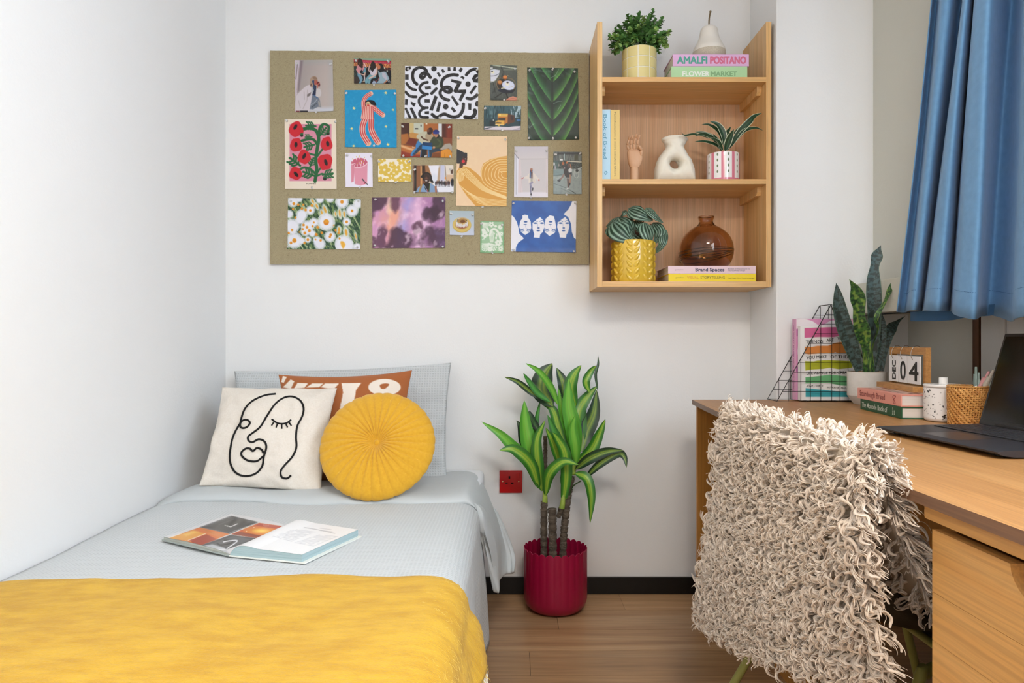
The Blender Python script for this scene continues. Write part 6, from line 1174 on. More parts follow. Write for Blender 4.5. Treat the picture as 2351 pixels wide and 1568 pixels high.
t = pr_('white print covered with thick black brush squiggles and dots', [(930, 151.3), (1098, 153.8), (1097.3, 273.9), (928.8, 271.9)], (920, 145, 11.616), 'E6E8F2', G_, dens=1.8); pins('black brush print', (937, 158, TL), (1094.5, 161, TR), (933, 270.5, BL2), (1009, 270, BC), (1094, 270, BR2), (1095.5, 214, 'right edge'))
def C_(p):
    n_ = p.nz(30, 30, 4); p.mix(np.clip(n_, 0, .4), '2AA0CF'); S1, S2 = 'C5303A', 'E9B8A8'
    for x, y, r in ((1280, 507, 20), (952, 665, 20), (1355, 682, 16), (930, 875, 19), (1282, 853, 18), (1302, 1038, 21), (950, 1054, 20)): p.poly([(x + (r if k % 2 == 0 else r * .42) * math.cos(k * PI / 6 + .2), y + (r if k % 2 == 0 else r * .42) * math.sin(k * PI / 6 + .2)) for k in range(12)], 'F1DC92')
    def limb(pts, w):
        p.line(pts, w, S2); P_ = cr(pts, 6); tg = np.gradient(P_, axis=0); nn = np.stack([-tg[:, 1], tg[:, 0]], 1) / np.linalg.norm(tg, axis=1)[:, None]
        for o_ in (-.33, 0, .33): p.line([tuple(a) for a in P_ + nn * w * o_], w * .15, S1, False)
    limb([(1055, 680), (1052, 600), (1080, 545), (1128, 515)], 46); limb([(1140, 645), (1180, 680), (1215, 710), (1250, 735)], 50); p.poly([(1118, 505), (1140, 505), (1128, 522)], 'E6A77C'); p.poly([(1245, 725), (1268, 745), (1245, 745)], 'E6A77C')
    limb([(1065, 780), (1040, 860), (1050, 940), (1100, 1025)], 62); limb([(1130, 780), (1130, 870), (1155, 940), (1200, 1015)], 62); p.poly([(1093, 1025), (1116, 1020), (1105, 1052)], 'E6A77C'); p.poly([(1188, 1018), (1206, 1014), (1204, 1042)], 'E6A77C')
    p.poly([(1045, 640), (1095, 640), (1150, 628), (1155, 780), (1022, 772)], S2)
    for k in range(7): x = 1050 + k * 16; p.line([(x, 645), (x - 14 + k * 3.4, 774)], 6.5, S1)
    p.poly([(1072, 600), (1100, 582), (1150, 585), (1175, 610), (1178, 638), (1130, 628), (1090, 620), (1070, 640)], '14151A', smooth=True); p.ell(1098, 622, 26, 24, 'EFC994'); p.ell(1088, 617, 4, 2.5, '222222'); p.ell(1106, 617, 4, 2.5, '222222'); p.poly([(1078, 632), (1100, 626), (1118, 634), (1100, 645)], 'C5303A'); p.line([(1074, 600), (1100, 590), (1130, 595)], 12, '14151A')
t = pr_('blue illustration of a dancer in red striped pyjamas with stars', [(791.5, 207), (910, 206), (911, 339), (792.5, 338)], (600, 100, 4.48), '1491C4', C_, dens=1.7); pins('blue dancer print', (796, 213, TL), (906.5, 214.5, TR), (858, 335, BC))
def D_(p):
    p.rect(290, 828, 722, 1415, 'D68BA0'); R_, Gn, K = 'CB1F2D', '1C6234', '20181A'
    L_ = lambda pts, w: p.line(pts, w, Gn)
    L_([(552, 1415), (570, 1300), (560, 1200), (575, 1080), (590, 980), (565, 900), (500, 870), (430, 880)], 34); L_([(592, 960), (600, 870), (640, 830), (690, 850), (690, 900)], 26); L_([(575, 1040), (540, 990), (480, 985), (415, 1000)], 26); L_([(570, 1150), (520, 1140), (490, 1130)], 20); L_([(575, 1160), (630, 1085)], 20); L_([(560, 1340), (500, 1290), (440, 1275), (385, 1300)], 24); L_([(575, 1330), (615, 1270)], 18); L_([(560, 1370), (620, 1340), (660, 1350), (730, 1345)], 18); L_([(420, 930), (430, 890), (470, 870)], 20)
    def fern(x, y, a, s):
        c_, s_ = math.cos(a), math.sin(a); T_ = lambda u, v: (x + (u * c_ - v * s_) * s, y + (u * s_ + v * c_) * s); p.line([T_(0, 0), T_(100, 0)], 14 * s + 4, Gn)
        for u in (20, 45, 70): p.line([T_(u, 0), T_(u + 22, -34), T_(u + 34, -40)], 15 * s, Gn); p.line([T_(u, 0), T_(u + 22, 34), T_(u + 34, 40)], 15 * s, Gn)
        p.ell(*T_(104, 0), 12 * s, 9 * s, Gn)
    fern(560, 850, PI * 1.02, .95); fern(600, 950, -.9, 1.0); fern(520, 960, 2.6 + .5, .65); fern(545, 1040, 2.9, 1.0); fern(400, 1255, -2.5, 1.25); fern(500, 1270, -1.2, .95); fern(545, 1360, -2.8, 1.15); fern(630, 1350, -.15, 1.0)
    for cx_, cy_, rx, ry, rt in ((358, 880, 74, 78, 0), (358, 1042, 62, 72, .1), (440, 1165, 66, 72, .2), (672, 1030, 60, 72, 0), (657, 1218, 74, 84, .1), (352, 1335, 66, 66, .4)):
        p.poly([(cx_ + rx * (1 + .10 * math.sin(3 * a + cx_)) * math.cos(a), cy_ + ry * (1 + .08 * math.sin(4 * a + cy_)) * math.sin(a)) for a in np.linspace(0, 2 * PI, 22)[:-1]], R_, smooth=True)
    for cx_, cy_, rt, l_ in ((350, 858, .5, 30), (356, 1040, .05, 27), (441, 1157, .45, 31), (683, 1030, -.15, 29), (664, 1222, -.3, 34), (358, 1345, -.7, 32)): p.ell(cx_, cy_, 16, l_, K, rt)
    p.ell(415, 940, 17, 20, Gn); p.ell(417, 948, 12, 11, K); p.ell(686, 922, 18, 20, Gn); p.ell(686, 930, 13, 10, K); p.ell(653, 1385, 20, 22, Gn); p.ell(653, 1393, 16, 13, K); p.line([(692, 1402), (722, 1402)], 4, '8A4A5A')
t = pr_('poster of red poppies on pink with a cream border', [(653.6, 273.7), (772, 273), (773, 434), (654.7, 433.7)], (600, 100, 4.48), 'EADBC8', D_, dens=1.7)
a = P(600 + 458 / 4.48, 100 + 1447 / 4.48, YPR - .0004); text('lettering', 'POPPIES', .0062, m_ink, t, a, (1, 0, 0), (0, 0, 1), 104 / 4.48 / F * YPR, 0, shear=.25); pins('poppy poster', (659, 278, TL), (770, 280, TR), (716, 429, BC))
def E_(p):
    p.poly([(923, 1225), (945, 1215), (965, 1240), (950, 1420), (925, 1428)], 'D98A9C'); p.poly([(925, 1220), (955, 1190), (1010, 1175), (1070, 1190), (1092, 1225), (1070, 1260), (955, 1270), (950, 1240)], 'C76078', smooth=True); p.poly([(955, 1268), (1020, 1270), (1092, 1228), (1088, 1440), (1020, 1462), (960, 1445)], 'DE94A8'); p.line([(924, 1245), (965, 1235), (955, 1268), (1010, 1274), (1060, 1258), (1092, 1228)], 4, 'F6E9EE')
    for x, y in ((940, 1205), (978, 1185), (1007, 1178), (1060, 1192), (1005, 1232), (1030, 1222), (985, 1252), (1025, 1250), (1052, 1238)): p.line([(x, y - 12), (x, y + 10)], 6, 'F6EFF0', False); p.ell(x, y - 20, 3.5, 6, 'D9A92E')
    p.line([(1048, 1406), (1092, 1450)], 7, '3A3A42'); p.line([(1040, 1395), (1052, 1410)], 12, '4A4A52'); p.poly([(1055, 1440), (1062, 1425), (1072, 1446)], 'B5203A')
t = pr_('small white card with a pink cake and candles', [(792.6, 351), (855, 351), (856, 430), (793.5, 430)], (600, 100, 4.48), 'E9E4F2', E_, dens=1.9); pins('pink cake card', (798, 356.5, TL), (852.5, 358, TR), (827, 430.5, BC))
def F_(p):
    Y_ = 'DDBB4E'
    def fl(x, y, r, rot, cr_=True):
        for k in range(5): a = rot + k * 2 * PI / 5; p.ell(x + r * .62 * math.cos(a), y + r * .62 * math.sin(a), r * .52, r * .42, Y_, a)
        p.ell(x, y, r * .45, r * .45, Y_)
        if cr_: p.ell(x, y, r * .24, r * .2, 'EFE6D2', rot)
    for x, y, r, q in ((1245, 1192, 34, .4), (1345, 1250, 34, .2), (1265, 1300, 56, 0), (1440, 1205, 40, .8), (1393, 1298, 48, .3), (1338, 1362, 40, .9), (1500, 1275, 48, .1), (1468, 1375, 46, .6), (1280, 1415, 34, .4), (1215, 1405, 36, .2), (1530, 1205, 40, .5), (1400, 1420, 40, 0), (1545, 1390, 44, .3), (1205, 1225, 30, 0)): fl(x, y, r, q)
pr_('small yellow and cream daisy pattern card', [(868, 365), (944, 364), (944.5, 417), (868.5, 418)], (600, 100, 4.48), 'EFE6D2', F_, dens=1.8); pins('yellow daisy card', (871.5, 371, TL), (940, 371, TR), (908, 419, BC))
def H_(p):
    p.grad(80, 860, '5A5F58', '4A4E49'); p.line([(260, 90), (780, 165)], 26, 'B9BFA8', soft=5); p.line([(430, 130), (470, 300), (250, 700)], 30, '3A3D3A', soft=14, op=.8); p.rect(480, 170, 780, 200, '8F9788', .6, 12); n_ = p.nz(30, 30, 5); p.mix(np.clip(n_, 0, .3), '6C716A')
    p.poly([(200, 190), (290, 180), (405, 200), (380, 320), (300, 440), (205, 470)], 'D6D8E0', smooth=False); p.line([(205, 330), (300, 320), (385, 280)], 14, '5E6470'); p.line([(205, 450), (290, 440), (380, 320)], 10, '8C8A70'); p.ell(250, 245, 40, 30, 'E8E3C8'); p.ell(235, 225, 20, 14, '30303A')
    p.line([(265, 490), (300, 680)], 14, '2A2A28'); p.ell(545, 550, 210, 150, '2E2620', .35); p.line([(540, 400), (400, 370), (340, 470), (360, 580), (480, 660), (620, 660), (720, 590), (745, 500), (680, 400), (560, 370)], 12, '8C7455'); p.ell(540, 650, 170, 50, '1E2230', .05); p.line([(450, 700), (300, 800)], 22, '2A2926'); p.line([(540, 700), (580, 810)], 26, '1E1D1C')
    p.ell(520, 355, 50, 44, 'B5622C'); p.ell(520, 345, 42, 28, 'D98A4A'); p.ell(405, 468, 52, 50, '9A5A2E'); p.ell(405, 458, 44, 32, 'C98A4E'); p.ell(590, 530, 140, 104, 'C9D0E6', .25); p.ell(590, 524, 120, 84, 'D9DEF0', .25); p.ell(570, 500, 48, 42, 'EDE9DA'); p.ell(572, 468, 22, 18, '3A2A30'); p.line([(440, 600), (520, 580)], 20, 'E2DCC0'); p.line([(600, 580), (680, 560)], 9, 'B9A890'); p.line([(570, 315), (610, 335)], 7, 'C9B98A')
    p.poly([(525, 865), (600, 800), (690, 768), (782, 800), (782, 868)], 'D08C74', smooth=False); p.line([(560, 860), (680, 815), (780, 850)], 10, 'B26C58', soft=8)
pr_('photo of a round cafe table with two coffees and cake', [(1126, 148.4), (1187.3, 150.7), (1187, 230.8), (1126, 230)], (1105, 140, 9.5), '50554F', H_, dens=1.8); pins('cafe table photo', (1130, 156, TL), (1183, 158.5, TR), (1157.5, 229.5, BC))
def I_(p):
    p.grad(970, 1510, '3E5F66', '163238'); n_ = p.nz(22, 90, 6); p.mix(np.clip(n_ * 1.6, 0, .7), '1A3438'); p.mix(np.where((p.X > 640) & (p.Y < 1240), np.clip(n_ * 3 + .2, 0, .9), 0), 'B5CBD6'); p.mix(np.where((p.X > 80) & (p.X < 350) & (p.Y < 1250), np.clip(p.nz(30, 200, 9) * 2, 0, .5), 0), '7FA0A8')
    p.poly([(70, 1430), (860, 1420), (860, 1520), (60, 1510)], 'D9CFD8'); p.poly([(70, 1470), (300, 1430), (60, 1500)], '2A3A40'); p.poly([(400, 1430), (860, 1320), (860, 1400), (600, 1440)], '1E3A44'); p.poly([(670, 1510), (860, 1440), (860, 1500)], '8C8494', .5)
    p.poly([(575, 1155), (720, 1185), (730, 1330), (560, 1390)], '5A3424'); p.rect(640, 1190, 700, 1290, '2A2226', .8); p.poly([(355, 1160), (380, 1145), (580, 1150), (575, 1340), (500, 1390), (360, 1330)], 'C07A34'); p.poly([(375, 1150), (578, 1150), (570, 1210), (370, 1210)], 'EEC968'); p.rect(430, 1165, 560, 1185, 'B98A3A', .7); p.poly([(375, 1245), (530, 1240), (525, 1295), (370, 1295)], '3A332C'); p.poly([(310, 1310), (380, 1292), (500, 1300), (495, 1400), (305, 1400)], 'E3AE48'); p.poly([(330, 1330), (440, 1340), (430, 1366), (320, 1362)], '5E4A34'); p.line([(305, 1388), (480, 1396)], 14, 'F0E2C0'); p.rect(360, 1402, 400, 1420, 'E0C040'); p.rect(180, 1300, 300, 1420, '0E1C22', .8, 14); p.ell(262, 1290, 12, 18, 'C9C9C9'); p.rect(770, 1270, 860, 1310, '4A7AB8', .8, 8)
pr_('photo of a yellow delivery truck in a city street', [(1111.4, 242.4), (1196.4, 242.9), (1195.3, 299.3), (1110.5, 298.2)], (1105, 140, 9.5), '2E4A50', I_, dens=1.7); pins('yellow truck photo', (1114.5, 248, TL), (1152.5, 299, BC))
def J_(p):
    X0 = 575.; ax = np.abs(p.X - X0); p.mix(np.ones(len(p.X)) * .5, '1F3B26')
    for side, offs in ((-1, (380, 770, 1110, 1430, 1780)), (1, (380, 760, 1120, 1435, 1790))):
        q = (p.Y + ax * (1.1 if side < 0 else .72) + ax ** 2 * (.0011 if side < 0 else .0019))     # distance along the rib direction
        for i, o_ in enumerate(offs):
            prev = offs[i - 1] if i else o_ - 380; f = (q - prev) / (o_ - prev); m_ = ((p.X - X0) * side > 0) & (f > 0) & (f <= 1); g_ = np.clip((f - .30) / .65, 0, 1) ** 1.4 * np.clip(ax / 60, .25, 1); p.mix(np.where(m_, g_ * .95, 0), '5A9A46' if side > 0 else '46884C'); p.mix(np.where(m_, np.clip((f - .8) / .2, 0, 1) ** 2 * .35, 0), '6FA850')
    n_ = p.nz(160, 160, 3, 0, 2); p.mix(np.clip(n_ * .9, 0, .3), '4A5452'); p.line([(575, 100), (575, 1490)], 26, '20241F', soft=14, op=.8); n2_ = p.nz(150, 60, 8, .6, 3); p.mix(np.clip(n2_ * 1.2 - .1, 0, .35) * (np.clip((320 - p.Y) / 200, 0, 1) + np.clip((260 - p.X) / 160, 0, 1)), '8FA09E')
    for a_ in ([(600, 790), (680, 750), (760, 740)], [(680, 920), (740, 820)], [(130, 1260), (220, 1180)], [(540, 290), (640, 230), (700, 120)]): p.line(a_, 9, 'A9B8B2', op=.6, soft=6)
pr_('large dark green close-up photo of a ribbed leaf', [(1210.3, 155), (1326.8, 156.5), (1329, 320.5), (1212.5, 322)], (1200, 145, 8.479), '232E28', J_, dens=1.5); pins('green leaf print', (1215.5, 162, TL), (1268, 160, TC), (1319, 164, TR), (1215, 316.5, BL2), (1269.5, 318.5, BC), (1322, 316.5, BR2))
def K_(p):
    p.rect(80, 60, 260, 300, '4A2820'); p.rect(250, 60, 345, 280, 'C9B27A'); p.rect(340, 60, 545, 290, 'BFC3B2'); p.rect(545, 60, 860, 400, 'A8622C', 1, 8); p.rect(846, 60, 930, 350, 'CFD3D8'); p.rect(920, 70, 1135, 380, '4E2014', 1, 10); p.rect(1010, 80, 1140, 400, '8A3420', .8, 30); p.rect(365, 172, 430, 198, '26221E'); p.ell(490, 122, 12, 22, '2A2824'); p.rect(585, 66, 620, 95, 'EDE6D0')
    p.poly([(80, 300), (220, 280), (240, 400), (160, 500), (80, 510)], 'A8662C', smooth=False, soft=8); p.poly([(240, 290), (300, 262), (450, 290), (470, 400), (260, 370)], 'C08A48', smooth=False, soft=10); p.poly([(180, 500), (250, 370), (400, 400), (380, 540)], '6E2A1C', soft=8); p.poly([(80, 510), (400, 560), (520, 620), (900, 660), (900, 790), (80, 790)], 'B5662C', soft=8); p.line([(90, 540), (300, 610), (460, 640)], 46, 'D9A878', soft=16); p.poly([(80, 640), (300, 700), (500, 720), (480, 780), (80, 780)], '8E3420', soft=14); p.poly([(720, 680), (890, 670), (890, 790), (720, 790)], '7A4420', soft=10)
    p.poly([(900, 650), (1000, 590), (1090, 610), (1135, 700), (1135, 790), (900, 780)], 'D98E2A'); p.line([(980, 680), (975, 780)], 8, '9C5E18'); p.poly([(880, 600), (980, 500), (1080, 480), (1135, 540), (1130, 660), (1060, 590), (920, 620)], 'A69E92', smooth=False, soft=12); p.poly([(950, 360), (1135, 390), (1135, 480), (970, 480)], '84482C', soft=10)
    p.poly([(380, 520), (440, 420), (520, 460), (520, 560), (400, 620), (330, 740), (270, 730), (330, 620), (380, 580)], '3E7FB8', smooth=True); p.poly([(470, 520), (520, 500), (500, 600), (360, 720), (310, 720)], '1E3850', soft=10); p.poly([(400, 330), (470, 270), (600, 240), (720, 300), (740, 400), (640, 470), (520, 490), (450, 440), (440, 400), (405, 380)], 'BDB9A0', smooth=True, soft=6); p.poly([(600, 290), (720, 300), (720, 420), (620, 440), (580, 360)], 'A89478', smooth=True, soft=8); p.line([(500, 350), (540, 390), (620, 420)], 30, '5A3A28'); p.ell(675, 232, 58, 72, '3A2018', .3); p.ell(640, 225, 22, 40, '6E4430', .2, soft=10); p.ell(640, 275, 24, 20, '231510')
    p.poly([(700, 400), (760, 340), (900, 350), (950, 440), (940, 540), (860, 600), (740, 590), (680, 470)], '39422E', smooth=True, soft=6); p.line([(830, 400), (890, 470), (860, 540), (780, 560)], 36, '4A5538', soft=10); p.poly([(640, 620), (760, 600), (860, 590), (900, 640), (720, 680), (700, 790), (620, 790)], '26384A', smooth=False, soft=6); p.line([(640, 640), (650, 780)], 34, '3A74A8', soft=8); p.poly([(500, 600), (610, 600), (610, 790), (470, 790)], '16181E'); p.line([(490, 640), (480, 780)], 18, '3E7FB8', soft=6)
    p.ell(800, 300, 44, 62, 'B07A5A'); p.poly([(845, 280), (870, 330), (840, 380), (800, 370), (840, 340)], '1C1412', smooth=True); p.ell(800, 250, 62, 46, '1E2E6E'); p.rect(740, 250, 856, 290, '26388A', 1, 6); p.poly([(525, 460), (720, 475), (720, 560), (520, 530)], '123A62'); p.poly([(520, 525), (722, 555), (712, 620), (505, 600)], '2E80C2'); p.ell(755, 570, 26, 24, 'B58466'); p.line([(310, 560), (360, 575)], 14, 'C9B8A8')
pr_('photo of two people with a blue laptop on a leather sofa', [(921.2, 282.4), (1038.4, 284.4), (1037.7, 362.3), (920.8, 360.7)], (912, 275, 8.963), '7A4A2A', K_, dens=1.7); pins('sofa photo', (926, 291, TL), (1033, 291, TR), (926, 358, BL2), (979, 358, BC), (1034, 361, BR2))
def L_f(p):
    p.rect(330, 940, 600, 1500, '7A4A30', 1, 10); p.rect(350, 940, 395, 1500, '1E1814', 1, 8); p.rect(400, 960, 480, 1400, '8C5A3A', 1, 10); p.rect(478, 950, 515, 1340, 'D09A62', 1, 6); p.poly([(560, 940), (720, 940), (740, 1130), (700, 1200), (600, 1100)], '9A6A42', soft=10); p.rect(510, 940, 570, 1100, '3A2418', 1, 10); p.poly([(640, 940), (860, 935), (830, 1280), (740, 1260), (690, 1100)], 'E6E6F0', soft=10); p.poly([(860, 935), (960, 935), (960, 1280), (840, 1280)], 'C9C4CC', soft=10); p.poly([(850, 1000), (890, 935), (870, 1280), (820, 1280)], 'B59A7E', soft=10)
    p.rect(890, 935, 980, 1260, 'C4C6DC', 1, 8); p.rect(975, 935, 1165, 1290, 'E2D8CC', 1, 8); p.line([(985, 950), (1010, 1250)], 14, '8A7A6A', soft=5); p.rect(1100, 1020, 1145, 1110, '5A3E30'); p.rect(1020, 1130, 1160, 1280, 'CFAE90', 1, 12); p.poly([(720, 1290), (1165, 1270), (1165, 1490), (840, 1490)], 'E4E4EC'); p.ell(760, 1200, 60, 90, 'D8DCE8', 0, soft=20)
    for k in range(12): x = 790 + k * 26; h_ = random.randint(60, 110); p.ell(x, 1300 + random.randint(-8, 12), 13, h_ / 2, random.choice(('22202C', '3A2A30', '2A3050', '4A2A24', '18181E')), 0, soft=5); p.line([(x, 1330), (x + random.randint(-6, 6), 1375)], 8, '2A2830', op=.8)
    p.ell(1135, 1290, 34, 80, '24242C', 0, soft=8); p.ell(992, 1200, 16, 26, 'D9883A', 0, soft=6)
    p.poly([(380, 1490), (430, 1390), (540, 1320), (700, 1310), (800, 1380), (850, 1490)], '7E9CC0', smooth=False, soft=6); p.line([(500, 1340), (460, 1480)], 36, 'A8844E', soft=6); p.line([(790, 1380), (800, 1480)], 40, 'A86A4A', soft=8); p.poly([(540, 1310), (680, 1300), (660, 1490), (580, 1440)], '1C1614'); p.line([(560, 1350), (600, 1420), (620, 1470)], 10, 'B9CCE0'); p.line([(670, 1310), (650, 1480)], 12, '5A6A3A'); p.rect(615, 1440, 630, 1485, 'A8302E')
    p.poly([(480, 1180), (520, 1120), (560, 1085), (640, 1085), (700, 1140), (720, 1230), (750, 1290), (700, 1290), (660, 1240), (540, 1250), (525, 1200)], '14100F', smooth=True); p.poly([(545, 1180), (570, 1110), (640, 1110), (680, 1170), (670, 1250), (630, 1310), (590, 1310), (550, 1250)], '3A241E', smooth=True); p.ell(600, 1200, 34, 26, '6A4236', 0, soft=14); p.ell(598, 1254, 24, 11, 'E6D6CE', 0); p.ell(572, 1178, 12, 5, '140D0C'); p.ell(632, 1178, 12, 5, '140D0C')
pr_('photo of a smiling person in a denim jacket in a street', [(948.7, 379.7), (1041, 379), (1041.7, 441.5), (949, 442.2)], (912, 275, 8.963), 'C9B8A8', L_f, dens=1.8); pins('denim jacket photo', (953.5, 388, TL), (1034, 387, TR), (952, 440, BL2), (1038.5, 441, BR2))
def M_(p):
    n_ = p.nz(80, 80, 4); p.mix(np.clip(n_, 0, .3), 'F0D4AC'); O_, Ln_ = 'D69A40', 'F2D9A0'
    for pts in ([(462, 330), (490, 285), (540, 268), (620, 290), (700, 350), (790, 440), (900, 540), (1070, 600), (1070, 760), (700, 760), (580, 620), (500, 500), (462, 410)], [(1070, 145), (960, 160), (860, 190), (780, 240), (750, 330), (760, 420), (800, 500), (900, 580), (1070, 640)]): p.poly(pts, O_, smooth=False)
    for k in range(6):
        s = k * 16; p.line([(472 + s * .8, 470 - s * .9 + k * 8), (476 + s * .9, 350 + s * .15), (540, 290 + s), (600 - s * .2, 320 + s), (700 - s * .3, 420 + s * .8), (820 - s * .3, 530 + s * .5), (1070, 640 + s * .35)], 7, Ln_)
    for k in range(7): s = 1 - k / 7.5; p.line([(1070, 375 - 215 * s), (1000 - 60 * s, 375 - 205 * s), (1060 - 270 * s, 375 - 120 * s), (1060 - 300 * s, 375 + 10 * s), (1060 - 255 * s, 375 + 110 * s), (1060 - 130 * s, 375 + 180 * s), (1070, 375 + 210 * s)], 7, Ln_)
    for k in range(7): p.line([(500 + k * 34, 500 + k * 34), (620 + k * 30, 590 + k * 24), (760 + k * 20, 650 + k * 18), (1070, 690 + k * 14)], 6, Ln_)
    p.poly([(460, 60), (500, 80), (550, 105), (590, 110), (586, 150), (560, 160), (545, 230), (480, 240), (460, 235)], '26262C', smooth=False); p.poly([(545, 140), (575, 130), (590, 165), (588, 200), (575, 250), (540, 255), (530, 290), (492, 290), (498, 240), (525, 180)], '4A2A24', smooth=False); p.ell(542, 212, 20, 20, 'D2303A'); p.poly([(565, 225), (585, 228), (575, 248)], 'B5202E'); p.ell(568, 182, 7, 4, 'E8D8C8'); p.line([(555, 170), (582, 172)], 4, '16100F'); p.rect(460, 238, 495, 300, 'E2BE98', .6); p.poly([(540, 145), (590, 130), (588, 160), (545, 165)], '26262C')
pr_('peach print of a dark-haired woman wrapped in ochre swirls', [(1049, 312), (1165, 312.7), (1163.2, 473.9), (1047.4, 472.5)], (960, 330, 5.227), 'EBCBA4', M_, dens=1.8); pins('ochre swirl print', (1053, 318, TL), (1160, 320, TR), (1109, 474.5, BC))
def N_(p):
    p.grad(70, 420, 'C2BDC6', 'CCC6C8'); p.rect(310, 430, 1040, 1360, 'C8C3C6', 1, 12); p.grad2 = None; p.line([(300, 425), (1040, 420)], 16, 'A69FA2', soft=6, op=.8); p.rect(130, 1340, 1065, 1490, 'DCD8E2', 1, 20); p.poly([(130, 260), (250, 430), (240, 1350), (130, 1450)], 'DEDDE8', soft=6); p.line([(135, 270), (265, 430)], 22, '8E8B98', soft=6); p.line([(180, 350), (182, 1400)], 9, '7E7C8C', soft=4); p.line([(155, 350), (155, 1400)], 7, 'A2A0AE', soft=4); p.poly([(250, 420), (300, 420), (330, 900), (370, 1340), (230, 1350)], 'D5C8CC', soft=8); p.line([(285, 440), (300, 1340)], 9, 'B9A8AC', soft=6); p.line([(320, 900), (350, 1330)], 7, 'B5A8AC', soft=5); p.rect(1005, 420, 1055, 1360, 'D6CCD0', 1, 8); p.line([(1030, 430), (1020, 1350)], 6, 'B5AAAE', soft=5); p.line([(1040, 90), (1050, 420)], 6, 'A8A4AE', soft=5, op=.6)
    p.poly([(500, 880), (560, 800), (650, 790), (720, 860), (800, 960), (820, 1000), (780, 1010), (715, 950), (715, 1080), (640, 1090), (520, 1080), (530, 980), (400, 960), (390, 930)], 'D9D0C8', smooth=False, soft=6); p.line([(340, 970), (390, 940)], 20, 'B5483E'); p.ell(812, 1005, 18, 22, 'B5483E'); p.poly([(580, 960), (640, 960), (640, 1050), (580, 1050)], 'A8A49A'); p.poly([(550, 950), (560, 760), (600, 790), (590, 960)], '4A6288'); p.poly([(595, 790), (640, 790), (635, 960), (600, 960)], '4A2A30'); p.poly([(640, 820), (720, 1080), (650, 1090)], 'C9BFB4', .6); p.poly([(545, 1090), (640, 1040), (655, 1090), (600, 1120), (640, 1230), (600, 1240), (560, 1150)], '8A88A4'); p.poly([(560, 1150), (590, 1180), (605, 1380), (575, 1380)], '6E6C86'); p.ell(635, 1260, 22, 44, '32303A', .3); p.ell(595, 1405, 20, 34, '32303A'); p.ell(600, 750, 38, 50, '3A4260'); p.ell(604, 745, 20, 36, '8C4A3C'); p.ell(605, 705, 36, 26, 'A0705A')
pr_('photo of a person dancing in a bare white room', [(1181, 336.3), (1258.4, 336.3), (1258, 453.6), (1180, 452.8)], (1170, 330, 12.063), 'C6C1C6', N_, dens=1.7); pins('white room photo', (1184.5, 345.5, TL), (1255, 347, TR), (1219.5, 454, BC))
